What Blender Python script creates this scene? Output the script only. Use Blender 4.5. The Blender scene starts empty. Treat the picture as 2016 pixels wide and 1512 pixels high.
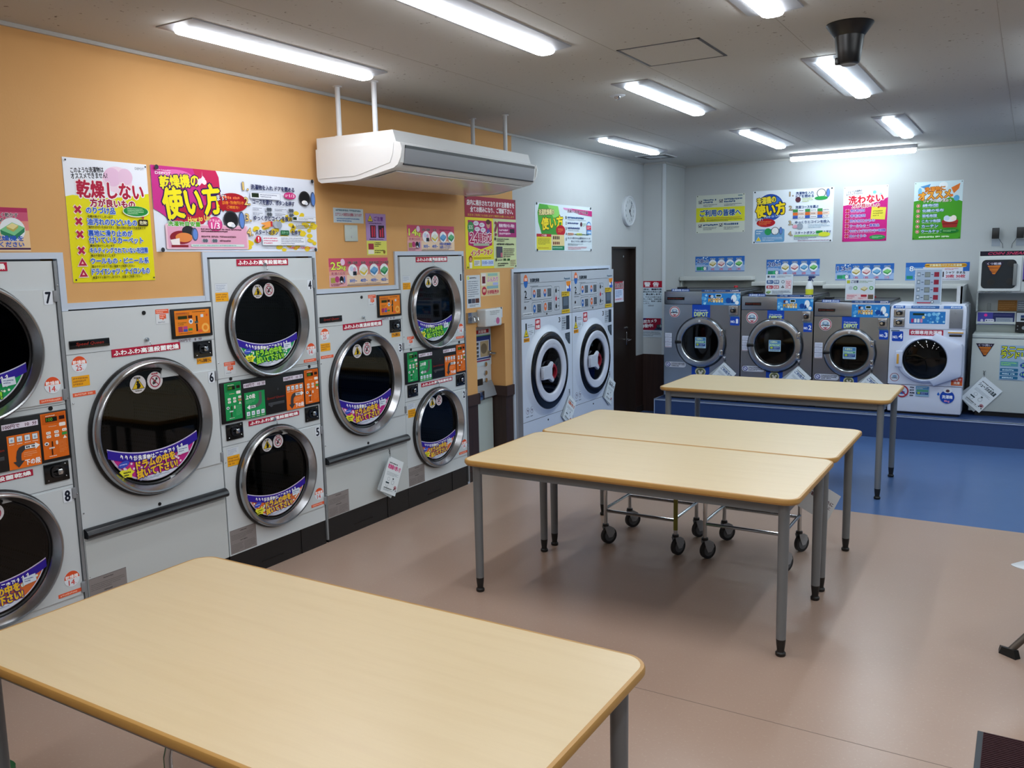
import bpy, math, random
import numpy as np
from mathutils import Matrix, Vector
random.seed(7)
SC = bpy.context.scene
COL = SC.collection
PI = math.pi

# ---------------------------------------------------------------- camera
CAMPOS = (3.585, 0.0, 1.69)
cd = bpy.data.cameras.new('camera'); cam = bpy.data.objects.new('camera', cd); COL.objects.link(cam)
cd.sensor_width = 36.0; cd.lens = 1687.0*36/2016; cd.clip_start = 0.02; cd.clip_end = 60
def _cam():
    yaw, pitch, roll = -0.542357452, -0.144014507, -0.0201766378
    cy, sy, cp, sp, cr, sr = math.cos(yaw), math.sin(yaw), math.cos(pitch), math.sin(pitch), math.cos(roll), math.sin(roll)
    fw = Vector((sy*cp, cy*cp, sp)); rt = Vector((cy, -sy, 0)); up = rt.cross(fw)
    r2 = cr*rt + sr*up; u2 = -sr*rt + cr*up
    m = Matrix((r2, u2, -fw)).transposed().to_4x4(); m.translation = Vector(CAMPOS)
    return m
cam.matrix_world = _cam()
SC.camera = cam
# ---------------------------------------------------------------- world, exposure
wd = bpy.data.worlds.new('world'); SC.world = wd; wd.use_nodes = True
wd.node_tree.nodes['Background'].inputs[0].default_value = (0.35, 0.40, 0.5, 1)
wd.node_tree.nodes['Background'].inputs[1].default_value = 0.03
SC.view_settings.view_transform = 'Standard'; SC.view_settings.look = 'None'
SC.view_settings.gamma = 1; SC.view_settings.use_curve_mapping = False
SC.view_settings.exposure = 0.88
# lamp strengths (emission of the diffusers)
LAMP = 16.0; TUBE = 20.0
LAMP_COL = (0.93, 0.96, 1.0); LAMP_COL2 = (0.80, 0.92, 1.0)
CEIL = 2.68; WX = -0.02; BY = 9.42; RX = 6.2; FY = -3.2

# ---------------------------------------------------------------- materials
def lin(h):
    if isinstance(h, (tuple, list)): return (*h[:3], 1)
    h = h.lstrip('#'); v = [int(h[i:i+2], 16)/255 for i in (0, 2, 4)]
    return (*[c/12.92 if c <= .04045 else ((c+.055)/1.055)**2.4 for c in v], 1)
MATS = {}
def mat(name, col, rough=.45, metal=0.0, spec=.5, emit=0, coat=0, bump=None, aniso=0):
    if name in MATS: return MATS[name]
    m = bpy.data.materials.new(name); m.use_nodes = True; nt = m.node_tree
    b = nt.nodes['Principled BSDF']
    b.inputs['Base Color'].default_value = lin(col); b.inputs['Roughness'].default_value = rough
    b.inputs['Metallic'].default_value = metal; b.inputs['Specular IOR Level'].default_value = spec
    if coat: b.inputs['Coat Weight'].default_value = coat; b.inputs['Coat Roughness'].default_value = .05
    if emit:
        b.inputs['Emission Color'].default_value = lin(col); b.inputs['Emission Strength'].default_value = emit
    if aniso: b.inputs['Anisotropic'].default_value = aniso
    if bump:
        sc, st, dist = bump
        tc = nt.nodes.new('ShaderNodeTexCoord'); n = nt.nodes.new('ShaderNodeTexNoise')
        n.inputs['Scale'].default_value = sc; n.inputs['Detail'].default_value = 4
        bp = nt.nodes.new('ShaderNodeBump'); bp.inputs['Strength'].default_value = st; bp.inputs['Distance'].default_value = dist
        nt.links.new(tc.outputs['Object'], n.inputs['Vector']); nt.links.new(n.outputs['Fac'], bp.inputs['Height'])
        nt.links.new(bp.outputs['Normal'], b.inputs['Normal'])
    MATS[name] = m; return m
def ink(h):
    return mat('ink_'+h.lstrip('#').lower(), h, .5, spec=.2)

def nodes(m): return m.node_tree.nodes, m.node_tree.links
def noise(N, L, vec, scale, detail=4, rough=.55):
    n = N.new('ShaderNodeTexNoise'); n.inputs['Scale'].default_value = scale; n.inputs['Detail'].default_value = detail
    n.inputs['Roughness'].default_value = rough; L.new(vec, n.inputs['Vector']); return n.outputs['Fac']
def ramp(N, L, fac, stops):
    r = N.new('ShaderNodeValToRGB'); e = r.color_ramp.elements
    while len(e) < len(stops): e.new(.5)
    for k, (p, c) in enumerate(stops): e[k].position = p; e[k].color = lin(c) if isinstance(c, str) else (c, c, c, 1)
    L.new(fac, r.inputs['Fac']); return r.outputs['Color']
def mixc(N, L, fac, a, b, mode='MIX'):
    x = N.new('ShaderNodeMix'); x.data_type = 'RGBA'; x.blend_type = mode
    for s, v in ((0, fac), (6, a), (7, b)):
        if hasattr(v, 'links'): L.new(v, x.inputs[s])
        elif s == 0: x.inputs[0].default_value = v
        else: x.inputs[s].default_value = lin(v)
    return x.outputs[2]
def vmath(N, L, vec, mul):
    x = N.new('ShaderNodeMapping'); x.inputs['Scale'].default_value = mul; L.new(vec, x.inputs['Vector']); return x.outputs['Vector']

def floor_mat(name, base, dark, light, rough):
    m = mat(name, base, rough, spec=.5); N, L = nodes(m); b = N['Principled BSDF']
    tc = N.new('ShaderNodeTexCoord').outputs['Object']
    c = ramp(N, L, noise(N, L, tc, 1.3, 3), [(.3, dark), (.7, base)])
    fl = ramp(N, L, noise(N, L, tc, 90, 1), [(.60, 0.0), (.78, .45)])
    c = mixc(N, L, fl, c, light)
    L.new(c, b.inputs['Base Color'])
    r = N.new('ShaderNodeMapRange'); r.inputs[3].default_value = rough-.01; r.inputs[4].default_value = rough+.05
    L.new(noise(N, L, tc, 5, 5), r.inputs[0]); L.new(r.outputs[0], b.inputs['Roughness'])
    bp = N.new('ShaderNodeBump'); bp.inputs['Strength'].default_value = .05; bp.inputs['Distance'].default_value = .002
    L.new(noise(N, L, tc, 9, 2), bp.inputs['Height']); L.new(bp.outputs['Normal'], b.inputs['Normal'])
    return m
M_FLOOR = floor_mat('floor_vinyl', '#b09786', '#ab9180', '#bda99a', .27)
M_BLUE = floor_mat('blue_vinyl', '#4c6a9c', '#496798', '#5270a0', .27)
M_SEAM = mat('seam', '#7a6a60', .6)

def ceil_mat():
    m = mat('ceiling_board', '#bdbdbb', .9, spec=.2); N, L = nodes(m); b = N['Principled BSDF']
    tc = N.new('ShaderNodeTexCoord').outputs['Object']
    n1 = ramp(N, L, noise(N, L, tc, 38, 2), [(.28, 1.0), (.33, 0.0)])
    n2 = ramp(N, L, noise(N, L, tc, 3, 2), [(.40, 0.0), (.62, 1.0)])
    mm = N.new('ShaderNodeMath'); mm.operation = 'MULTIPLY'; L.new(n1, mm.inputs[0]); L.new(n2, mm.inputs[1])
    c = mixc(N, L, mm.outputs[0], '#bdbdbb', '#6f6861')
    L.new(c, b.inputs['Base Color'])
    return m
M_CEIL = ceil_mat()
def wall_mat(name, col, col2):
    m = mat(name, col, .75, spec=.3); N, L = nodes(m); b = N['Principled BSDF']
    tc = N.new('ShaderNodeTexCoord').outputs['Object']
    c = ramp(N, L, noise(N, L, tc, 2.2, 3), [(.35, col2), (.65, col)]); L.new(c, b.inputs['Base Color'])
    bp = N.new('ShaderNodeBump'); bp.inputs['Strength'].default_value = .15; bp.inputs['Distance'].default_value = .002
    L.new(noise(N, L, tc, 120, 3), bp.inputs['Height']); L.new(bp.outputs['Normal'], b.inputs['Normal'])
    return m
M_ORANGE = wall_mat('orange_wallpaper', '#d6a56a', '#d3a064')
M_WHITE = wall_mat('white_wallpaper', '#bcc1c3', '#b8bdbf')
def panel_brown():
    m = mat('brown_panel', '#33221d', .45); N, L = nodes(m); b = N['Principled BSDF']
    tc = N.new('ShaderNodeTexCoord').outputs['Object']
    c = ramp(N, L, noise(N, L, vmath(N, L, tc, (40, 40, 1.5)), 1.5, 4), [(.3, '#2a1b17'), (.7, '#3a2722')]); L.new(c, b.inputs['Base Color'])
    return m
M_BROWN = panel_brown()
M_DOOR = mat('door_brown', '#261c18', .4)
M_FRAME = mat('bay_trim', '#c2cede', .35)
M_TRIMW = mat('trim_white', '#c9ccd0', .5)
M_BASEB = mat('baseboard_dark', '#2b2220', .5)
def wood_mat():
    m = mat('table_laminate', '#d8c49c', .33, spec=.5); N, L = nodes(m); b = N['Principled BSDF']
    tc = N.new('ShaderNodeTexCoord').outputs['Object']
    v = vmath(N, L, tc, (1.2, 16, 16))
    c = ramp(N, L, noise(N, L, v, 1.6, 5), [(.3, '#d5c098'), (.55, '#d9c59e'), (.8, '#d6c19b')]); 
    c2 = ramp(N, L, noise(N, L, vmath(N, L, tc, (8, 220, 40)), 1.0, 3), [(.45, 0.0), (.75, .14)])
    L.new(mixc(N, L, c2, c, '#cdb78f'), b.inputs['Base Color'])
    return m
M_WOOD = wood_mat()
M_EDGE = mat('table_edge', '#b98d4c', .4)
M_LEG = mat('leg_grey', '#7d8286', .38, metal=.25)
M_FOOT = mat('foot_black', '#161616', .5)
M_ENAMEL = mat('dryer_enamel', '#ccd3d6', .36, spec=.5)
M_WENAM = mat('white_enamel', '#cfd9e8', .3, spec=.5)
M_BLACK = mat('black_plastic', '#0f1114', .35)
M_BLACKG = mat('black_gloss', '#0b0c0f', .15)
M_DKGREY = mat('dark_grey', '#3a3d42', .5)
M_GREY = mat('mid_grey', '#85898e', .5)
M_LGREY = mat('light_grey', '#b9bdc4', .45)
def steel_mat(name, col, rough, scale, amt=.12):
    m = mat(name, col, rough, metal=1.0); N, L = nodes(m); b = N['Principled BSDF']
    tc = N.new('ShaderNodeTexCoord').outputs['Object']
    bp = N.new('ShaderNodeBump'); bp.inputs['Strength'].default_value = .45; bp.inputs['Distance'].default_value = .03
    L.new(noise(N, L, vmath(N, L, tc, (1.6, 1.6, .8)), 1.7, 1), bp.inputs['Height']); L.new(bp.outputs['Normal'], b.inputs['Normal'])
    return m
M_STEEL = steel_mat('brushed_steel', '#a6aeb8', .27, (2, 2, 160))
M_RING = mat('door_ring_steel', '#b4b7bb', .25, metal=1.0)
M_CHROME = mat('chrome', '#c8ccd0', .12, metal=1.0)
M_DCHROME = mat('dark_chrome', '#4a4c50', .25, metal=1.0)
M_LIGHTBODY = mat('lamp_body', '#a2a5ac', .5)
M_AC = mat('ac_white', '#dadcdd', .35)
M_ACD = mat('ac_grey', '#83868c', .45)
def glass_mat(name, tint, gl=.6):
    m = bpy.data.materials.new(name); m.use_nodes = True; N, L = nodes(m)
    for n in list(N):
        if n.type != 'OUTPUT_MATERIAL': N.remove(n)
    out = [n for n in N][0]
    t = N.new('ShaderNodeBsdfTransparent'); t.inputs[0].default_value = lin(tint)
    g = N.new('ShaderNodeBsdfGlossy'); g.inputs['Roughness'].default_value = .03; g.inputs['Color'].default_value = (gl, gl, gl, 1)
    lw = N.new('ShaderNodeLayerWeight'); p5 = N.new('ShaderNodeMath'); p5.operation = 'POWER'; p5.inputs[1].default_value = 5.0
    L.new(lw.outputs['Facing'], p5.inputs[0]); lw.inputs[0].default_value = .5
    f = N.new('ShaderNodeMapRange'); f.inputs[3].default_value = .035; f.inputs[4].default_value = 1.0; L.new(p5.outputs[0], f.inputs[0])
    x = N.new('ShaderNodeMixShader'); L.new(f.outputs[0], x.inputs[0]); L.new(t.outputs[0], x.inputs[1]); L.new(g.outputs[0], x.inputs[2])
    L.new(x.outputs[0], out.inputs[0]); MATS[name] = m; return m
M_GLASS = glass_mat('tinted_glass', (.16, .17, .18), .8)
M_CLEAR = glass_mat('clear_glass', (.55, .57, .6), .9)
M_ACRYL = glass_mat('acrylic', (.985, .99, .995), .25)
def drum_mat():
    m = mat('perforated_drum', '#4b4d50', .4, metal=.8); N, L = nodes(m); b = N['Principled BSDF']
    tc = N.new('ShaderNodeTexCoord').outputs['Object']
    v = N.new('ShaderNodeTexVoronoi'); v.inputs['Scale'].default_value = 55; v.inputs['Randomness'].default_value = .0; L.new(tc, v.inputs['Vector'])
    c = ramp(N, L, v.outputs['Distance'], [(.28, '#060606'), (.34, '#565a5e')]); L.new(c, b.inputs['Base Color'])
    return m
M_DRUM = drum_mat()
def lamp_mat(name, col, s):
    return mat(name, col, .5, emit=s)
M_LAMP = lamp_mat('lamp_diffuser', LAMP_COL, LAMP); M_LAMP2 = lamp_mat('lamp_diffuser_cool', LAMP_COL2, LAMP)
M_TUBE = lamp_mat('tube_diffuser', (0.86, 0.95, 1.0), TUBE)

# ---------------------------------------------------------------- mesh builder
class MB:
    def __init__(s): s.v = []; s.f = []; s.m = []; s.T = None
    def add(s, vs, fs, m=0):
        n = len(s.v)
        s.v += [tuple(v) for v in vs]
        for f in fs: s.f.append([n+i for i in f]); s.m.append(m)
    def box(s, x0, x1, y0, y1, z0, z1, m=0, b=0):
        if b: return s.rbox(x0, x1, y0, y1, z0, z1, b, m)
        s.add([(x0,y0,z0),(x1,y0,z0),(x1,y1,z0),(x0,y1,z0),(x0,y0,z1),(x1,y0,z1),(x1,y1,z1),(x0,y1,z1)],
              [(0,3,2,1),(4,5,6,7),(0,1,5,4),(1,2,6,5),(2,3,7,6),(3,0,4,7)], m)
    def rbox(s, x0, x1, y0, y1, z0, z1, b, m=0, n=3):
        # box with all edges rounded: superposed rounded rectangles lofted in z
        b = min(b, (x1-x0)/2.01, (y1-y0)/2.01, (z1-z0)/2.01); rings = []
        for k in range(n+1):
            a = PI/2*k/n; i = b*(1-math.sin(a)); z = z0+b*(1-math.cos(a)); rings.append((i, z))
        rings += [(i, z1-(z-z0)) for i, z in reversed(rings)]
        s.loft([[(x, y, z) for x, y in rrect(x0+i, x1-i, y0+i, y1-i, max(b-i, .0003), n)] for i, z in rings], m)
    def loft(s, rings, m=0, caps=True, close=True, flip=False):
        n = len(rings[0]); vs = [p for r in rings for p in r]; fs = []
        for k in range(len(rings)-1):
            for i in range(n if close else n-1):
                a, b_, c, d = k*n+i, k*n+(i+1) % n, (k+1)*n+(i+1) % n, (k+1)*n+i
                fs.append((a, b_, c, d) if not flip else (d, c, b_, a))
        if caps:
            lo = list(range(n)); hi = [(len(rings)-1)*n+i for i in range(n)]
            fs += [lo[::-1], hi] if not flip else [lo, hi[::-1]]
        s.add(vs, fs, m)
    def prism(s, pts, axis, a0, a1, m=0):
        # extrude a 2D outline along an axis: pts are the two other coordinates in x,y,z order
        def P(p, a):
            l = list(p); l.insert(axis, a); return tuple(l)
        s.loft([[P(p, a0) for p in pts], [P(p, a1) for p in pts]], m)
    def cyl(s, p0, p1, r0, r1=None, n=20, m=0, caps=True):
        r1 = r0 if r1 is None else r1; p0 = Vector(p0); p1 = Vector(p1); d = (p1-p0).normalized()
        u = d.orthogonal().normalized(); w = d.cross(u)
        R = [[tuple(p+(u*math.cos(2*PI*i/n)+w*math.sin(2*PI*i/n))*r) for i in range(n)] for p, r in ((p0, r0), (p1, r1))]
        s.loft(R, m, caps)
    def lathe(s, prof, o, axis, n=48, m=0, caps=False):
        # prof: (radius, along) pairs
        o = Vector(o); d = Vector(axis).normalized(); u = d.orthogonal().normalized(); w = d.cross(u)
        s.loft([[tuple(o+d*a+(u*math.cos(2*PI*i/n)+w*math.sin(2*PI*i/n))*r) for i in range(n)] for r, a in prof], m, caps)
    def tube(s, pts, r, n=10, m=0):
        pts = [Vector(p) for p in pts]; rings = []; u = None
        for k, p in enumerate(pts):
            d = (pts[min(k+1, len(pts)-1)]-pts[max(k-1, 0)]).normalized()
            u = d.orthogonal().normalized() if u is None else (u-d*u.dot(d)).normalized()
            w = d.cross(u); rings.append([tuple(p+(u*math.cos(2*PI*i/n)+w*math.sin(2*PI*i/n))*r) for i in range(n)])
        s.loft(rings, m)
    def ball(s, c, r, n=14, m=0, sz=1):
        s.lathe([(max(r*math.sin(PI*k/8), 1e-4), -r*sz*math.cos(PI*k/8)) for k in range(9)], c, (0, 0, 1), n, m)
    def build(s, name, mats, parent=None, loc=None):
        me = bpy.data.meshes.new(name); me.from_pydata(s.v, [], s.f)
        if not isinstance(mats, (list, tuple)): mats = [mats]
        for x in mats: me.materials.append(x)
        me.polygons.foreach_set('material_index', s.m)
        me.polygons.foreach_set('use_smooth', [True]*len(s.f))
        me.update(); me.set_sharp_from_angle(angle=math.radians(32))
        o = bpy.data.objects.new(name, me); COL.objects.link(o)
        if parent: o.parent = parent
        if loc: o.location = loc
        return o
def rrect(x0, x1, y0, y1, r, n=6):
    out = []
    for cx, cy, a in ((x1-r, y1-r, 0), (x0+r, y1-r, 90), (x0+r, y0+r, 180), (x1-r, y0+r, 270)):
        for k in range(n+1):
            t = math.radians(a+90*k/n); out.append((cx+r*math.cos(t), cy+r*math.sin(t)))
    return out
def tag(o, label=None, cat=None, group=None, kind=None):
    for k, v in (('label', label), ('category', cat), ('group', group), ('kind', kind)):
        if v: o[k] = v
    return o
def thing(name, label, cat, loc=(0, 0, 0), group=None, rz=0):
    o = bpy.data.objects.new(name, None); COL.objects.link(o); o.location = loc; o.rotation_euler = (0, 0, rz)
    o.empty_display_size = .1
    return tag(o, label, cat, group)
def struct(name, mb, m): return tag(mb.build(name, m), kind='structure')

# ---------------------------------------------------------------- printed matter
_TX = {}
def glyphs(s):
    if s in _TX: return _TX[s]
    c = bpy.data.curves.new('t', 'FONT'); c.body = s; c.size = 1; c.resolution_u = 2; c.fill_mode = 'FRONT'
    o = bpy.data.objects.new('t', c); COL.objects.link(o)
    me = o.evaluated_get(bpy.context.evaluated_depsgraph_get()).to_mesh(); me.calc_loop_triangles()
    v = np.zeros(len(me.vertices)*3); me.vertices.foreach_get('co', v); v = v.reshape(-1, 3)[:, :2].copy()
    t = np.zeros(len(me.loop_triangles)*3, dtype=np.int64); me.loop_triangles.foreach_get('vertices', t); t = t.reshape(-1, 3).copy()
    o.evaluated_get(bpy.context.evaluated_depsgraph_get()).to_mesh_clear()
    bpy.data.objects.remove(o); bpy.data.curves.remove(c)
    lo = v.min(0); hi = v.max(0); v = (v-lo)/np.maximum(hi-lo, 1e-6)
    _TX[s] = (v, t, (hi-lo)[0]/max((hi-lo)[1], 1e-6)); return _TX[s]
DIR8 = [(math.cos(PI*k/4), math.sin(PI*k/4)) for k in range(8)]
class Art:
    """flat print: x runs 0-100 across, y 0-100 down; every shape is a thin layer of ink on the sheet"""
    def __init__(s, O, w, h, face='L', base='#ffffff', t=.002, round_=0, x=None, shape=None):
        s.O = np.array(O, float); s.w = w; s.h = h
        s.U, s.V, s.N = {'L': ((0,1,0),(0,0,-1),(1,0,0)), 'B': ((1,0,0),(0,0,-1),(0,-1,0)), 'F': ((1,0,0),(0,-1,0),(0,0,1)),
                         'S': ((0,-1,0),(0,0,-1),(-1,0,0))}[face] if isinstance(face, str) else face
        s.U = np.array(s.U, float); s.V = np.array(s.V, float); s.N = np.array(s.N, float)
        s.vs = []; s.ts = []; s.ms = []; s.n = 0; s.mats = []; s.lay = t; s.t = t
        if shape is None:
            shape = rrect(0, 100, 0, 100, 100*round_/w if round_ else .001, 5) if round_ and abs(w-h) < 1e-3 else \
                    ([(a*100/w, b*100/h) for a, b in rrect(0, w, 0, h, round_, 5)] if round_ else [(100,100),(0,100),(0,0),(100,0)])
        if base:
            s.solid(shape, base)
    def mi(s, c):
        m = c if not isinstance(c, str) else ink(c)
        if m not in s.mats: s.mats.append(m)
        return s.mats.index(m)
    def put(s, p, tri, c, layer=None):
        p = np.asarray(p, float); l = s.lay if layer is None else layer
        P = s.O+np.outer(p[:, 0]*s.w/100, s.U)+np.outer(p[:, 1]*s.h/100, s.V)+s.N*l
        s.vs.append(P); s.ts.append(np.asarray(tri)+s.n); s.n += len(P); s.ms.append(np.full(len(tri), s.mi(c)))
    def solid(s, pts, c):
        n = len(pts); p = np.asarray(pts, float)
        fan = [(0, i, i+1) for i in range(1, n-1)]
        s.put(p, fan, c, s.t); s.put(p, [(a, c_, b) for a, b, c_ in fan], c, 0)
        q0 = s.n-n; q1 = s.n-2*n
        side = []
        for i in range(n):
            j = (i+1) % n; side += [(q0+i-s.n, q0+j-s.n, q1+j-s.n), (q0+i-s.n, q1+j-s.n, q1+i-s.n)]
        s.vs.append(np.zeros((0, 3))); s.ts.append(np.asarray(side)+s.n); s.ms.append(np.full(len(side), s.mi(c)))
        s.lay = s.t+.0001
    def up(s): s.lay += .00005
    def poly(s, pts, c):
        n = len(pts); s.up(); cx = sum(p[0] for p in pts)/n; cy = sum(p[1] for p in pts)/n
        s.put(list(pts)+[(cx, cy)], [(i, (i+1) % n, n) for i in range(n)], c)
    def rect(s, x, y, w, h, c, r=0, rot=0):
        if r:
            ry = r*s.w/s.h; pts = []
            for cx, cy, a in ((x+w-r, y+h-ry, 0), (x+r, y+h-ry, 90), (x+r, y+ry, 180), (x+w-r, y+ry, 270)):
                for k in range(5):
                    t = math.radians(a+22.5*k); pts.append((cx+r*math.cos(t), cy+ry*math.sin(t)))
        else: pts = [(x, y), (x+w, y), (x+w, y+h), (x, y+h)]
        if rot: pts = s.rotp(pts, x+w/2, y+h/2, rot)
        s.poly(pts, c)
    def rotp(s, pts, cx, cy, deg):
        a = math.radians(-deg); k = s.h/s.w; out = []
        for x, y in pts:
            dx, dy = x-cx, (y-cy)*k; out.append((cx+dx*math.cos(a)-dy*math.sin(a), cy+(dx*math.sin(a)+dy*math.cos(a))/k))
        return out
    def ell(s, cx, cy, rx, c, ry=None, rot=0, n=28):
        ry = rx*s.w/s.h if ry is None else ry
        pts = [(cx+rx*math.cos(2*PI*k/n), cy+ry*math.sin(2*PI*k/n)) for k in range(n)]
        s.poly(s.rotp(pts, cx, cy, rot) if rot else pts, c)
    def ring(s, cx, cy, rx, c, th=.2, inner='#ffffff', slash=False):
        s.ell(cx, cy, rx, c); s.ell(cx, cy, rx*(1-th), inner)
    def text(s, t, x, y, w, h, c, out=None, ow=.0015, bold=0, rot=0, shear=0, out2=None, ow2=.003):
        v, tri, asp = glyphs(t)
        p = np.stack([x+v[:, 0]*w, y+(1-v[:, 1])*h], 1)
        if shear: p[:, 0] += (1-v[:, 1]-.5)*-shear*w/100
        if rot: p = np.array(s.rotp([tuple(q) for q in p], x+w/2, y+h/2, rot))
        hm = h*s.h/100*(1 if any(ord(q_) > 0x2000 for q_ in t) else .8)      # signage lettering is heavy
        bold = max(bold*1.3, .026*hm) if not bold else max(bold*1.3, .040*hm)
        if out: ow = max(ow, .03*hm)+bold*.7
        def sh(r, d): return p+np.array([d[0]*r*100/s.w, d[1]*r*100/s.h])
        # every copy sits on its own hair-thin layer so that no two faces coincide
        if out2:
            s.up()
            for d in DIR8: s.put(sh(ow2, d), tri, out2); s.lay += 2e-5
        if out:
            s.up()
            for d in DIR8: s.put(sh(ow, d), tri, out); s.lay += 2e-5
        s.up()
        if bold:
            for d in DIR8[::2]: s.put(sh(bold, d), tri, c); s.lay += 2e-5
        s.put(p, tri, c)
    def bars(s, x, y, w, h, n, c, dens=.8, last=.6, th=.5):
        s.up(); pitch = h/n; V = []; T = []
        for r in range(n):
            X = x; end = x+w*(last if (r == n-1 and n > 1) else random.uniform(.85, 1)); ch = pitch*th*s.h/s.w
            y0 = y+r*pitch+pitch*(1-th)/2
            while X < end-ch*.4:
                cw = ch*random.uniform(.55, 1.0); k = len(V)
                yy = y0+pitch*th*random.choice((0, 0, .18)); hh = pitch*th*random.choice((1, 1, .75, .82))
                V += [(X, yy), (X+cw, yy), (X+cw, min(yy+hh, y0+pitch*th)), (X, min(yy+hh, y0+pitch*th))]
                T += [(k, k+1, k+2), (k, k+2, k+3)]
                X += cw+ch*random.choice((.12, .15, .25, .25, .25, .9 if random.random() < .2 else .2))
                if len(V) > 1200: break
        if V: s.put(V, T, c)
    def build(s, name='poster', parent=None):
        v = np.concatenate(s.vs); t = np.concatenate(s.ts).astype(np.int64); mi = np.concatenate(s.ms)
        # wind every face towards the reader
        me = bpy.data.meshes.new(name); me.vertices.add(len(v)); me.vertices.foreach_set('co', v.ravel())
        me.loops.add(len(t)*3); me.polygons.add(len(t))
        a, b, c = v[t[:, 0]], v[t[:, 1]], v[t[:, 2]]
        nrm = np.cross(b-a, c-a) @ s.N; fl = (nrm < 0) & ((v[t]@s.N).min(1) > (s.O@s.N)+s.t*.5)
        t[fl] = t[fl][:, ::-1]
        me.polygons.foreach_set('loop_start', np.arange(len(t))*3); me.polygons.foreach_set('loop_total', np.full(len(t), 3))
        me.loops.foreach_set('vertex_index', t.ravel()); me.polygons.foreach_set('material_index', mi)
        for x in s.mats: me.materials.append(x)
        me.polygons.foreach_set('use_smooth', np.zeros(len(t), dtype=bool)); me.update(calc_edges=True); me.validate()
        o = bpy.data.objects.new(name, me); COL.objects.link(o)
        if parent: o.parent = parent
        return o
# small drawings used on several prints
def ic_pile(A, cx, cy, r, c1, c2):
    k = A.w/A.h
    A.poly([(cx-r, cy+.1*r*k), (cx, cy-.5*r*k), (cx+r, cy-.1*r*k), (cx+.1*r, cy+.55*r*k)], c1)
    A.poly([(cx-r, cy+.1*r*k), (cx+.1*r, cy+.55*r*k), (cx+.1*r, cy+.95*r*k), (cx-.95*r, cy+.45*r*k)], c2)
    A.poly([(cx+r, cy-.1*r*k), (cx+r*.95, cy+.25*r*k), (cx+.1*r, cy+.95*r*k), (cx+.1*r, cy+.55*r*k)], c2)
def ic_drum(A, cx, cy, r, ry=None, lid='#5f86cf', inside='#17181c', side=1):
    A.ell(cx, cy, r, '#3a3a40', (ry or r*A.w/A.h)*1.0); A.ell(cx, cy, r*.86, inside, (ry or r*A.w/A.h)*.86)
    q = (ry or r*A.w/A.h)
    A.ell(cx-.05*r, cy+.5*q, r*.5, '#f2f2f4', q*.28, n=9); A.ell(cx+.25*r, cy+.62*q, r*.3, '#d9dee8', q*.22, n=7)
    A.ell(cx+side*1.45*r, cy, r*.42, '#4a5876', q*.98); A.ell(cx+side*1.48*r, cy, r*.30, lid, q*.82)
def ic_cross(A, cx, cy, r, c, out='#ffffff'):
    for k, (cc, e) in enumerate(((out, 1.25), (c, 1.0))):
        for a in (45, -45): A.rect(cx-r*e, cy-.30*r*e*A.w/A.h, 2*r*e, .60*r*e*A.w/A.h, cc, rot=a)
def ic_tri(A, cx, cy, r, c, out='#ffffff', inn=None):
    k = A.w/A.h
    for cc, e in ((out, 1.25), (c, 1.0)): A.poly([(cx-r*e, cy+.75*r*e*k), (cx+r*e, cy+.75*r*e*k), (cx, cy-.95*r*e*k)], cc)
    if inn: A.poly([(cx-.3*r, cy+.35*r*k), (cx+.3*r, cy+.35*r*k), (cx, cy-.2*r*k)], inn)
# ================================================================ room shell
mb = MB(); mb.box(-.9, RX+.1, FY-.1, 5.835, -.1, 0, 0); mb.box(-.9, RX+.1, 5.835, BY+.1, -.1, 0, 1)
mb.box(.0, RX, 2.974, 2.977, 0, .0004, 2)
struct('floor', mb, [M_FLOOR, M_BLUE, M_SEAM])
mb = MB(); mb.box(-.15, RX+.1, FY-.1, BY+.1, CEIL, CEIL+.1, 0)
for x in (.9, 1.8, 2.6, 3.41, 4.3, 5.2): mb.box(x-.0009, x+.0009, FY, BY, CEIL-.0006, CEIL, 1)
struct('ceiling', mb, [M_CEIL, mat('ceiling_joint', '#98938b', .9)])
# left wall: orange part with the dryer bays and the service niche, then the white part with the washer-dryer bay and the door
W0 = -.14
mb = MB()
def wl(y0, y1, z0, z1, m): mb.box(W0, WX, y0, y1, z0, z1, m)
wl(FY, 1.42, .6, CEIL, 0); wl(FY, 1.42, 0, .6, 2)
wl(1.42, 2.195, 1.735, CEIL, 0); wl(2.195, 2.98, 1.517, CEIL, 0); wl(2.98, 3.74, 1.735, CEIL, 0)
wl(3.74, 4.53, 1.517, CEIL, 0); wl(4.53, 5.29, 1.735, CEIL, 0)
wl(5.29, 5.467, .6, CEIL, 0); wl(5.29, 5.467, 0, .6, 2)
wl(5.467, 5.883, 1.185, CEIL, 0)
wl(5.883, 6.02, .6, CEIL, 0); wl(5.883, 6.02, 0, .6, 2)
wl(6.02, 6.045, 1.59, CEIL, 0)
wl(6.045, 7.976, 1.59, CEIL, 1); wl(7.875, 7.976, 0, 1.59, 1)
wl(7.976, 8.573, 1.793, CEIL, 1); wl(8.573, 8.80, .635, CEIL, 1); wl(8.573, 8.80, 0, .635, 2)
# niche reveals, floor to head
mb.box(-.62, W0, 5.44, 5.467, 0, 1.2, 0); mb.box(-.62, W0, 5.883, 5.90, .6, 1.2, 0); mb.box(-.62, W0, 5.883, 5.90, 0, .6, 2)
mb.box(-.62, W0, 5.44, 5.9, 1.185, 1.2, 0); mb.box(-.64, -.62, 5.44, 5.9, 0, 1.2, 0)
# pillar
mb.box(W0, .215, 8.80, BY+.05, .635, CEIL, 1); mb.box(W0, .218, 8.795, BY+.05, 0, .635, 2)
struct('wall_left', mb, [M_ORANGE, M_WHITE, M_BROWN])
mb = MB(); mb.box(.215, RX, BY, BY+.1, 0, CEIL, 0); struct('wall_back', mb, M_WHITE)
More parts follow.
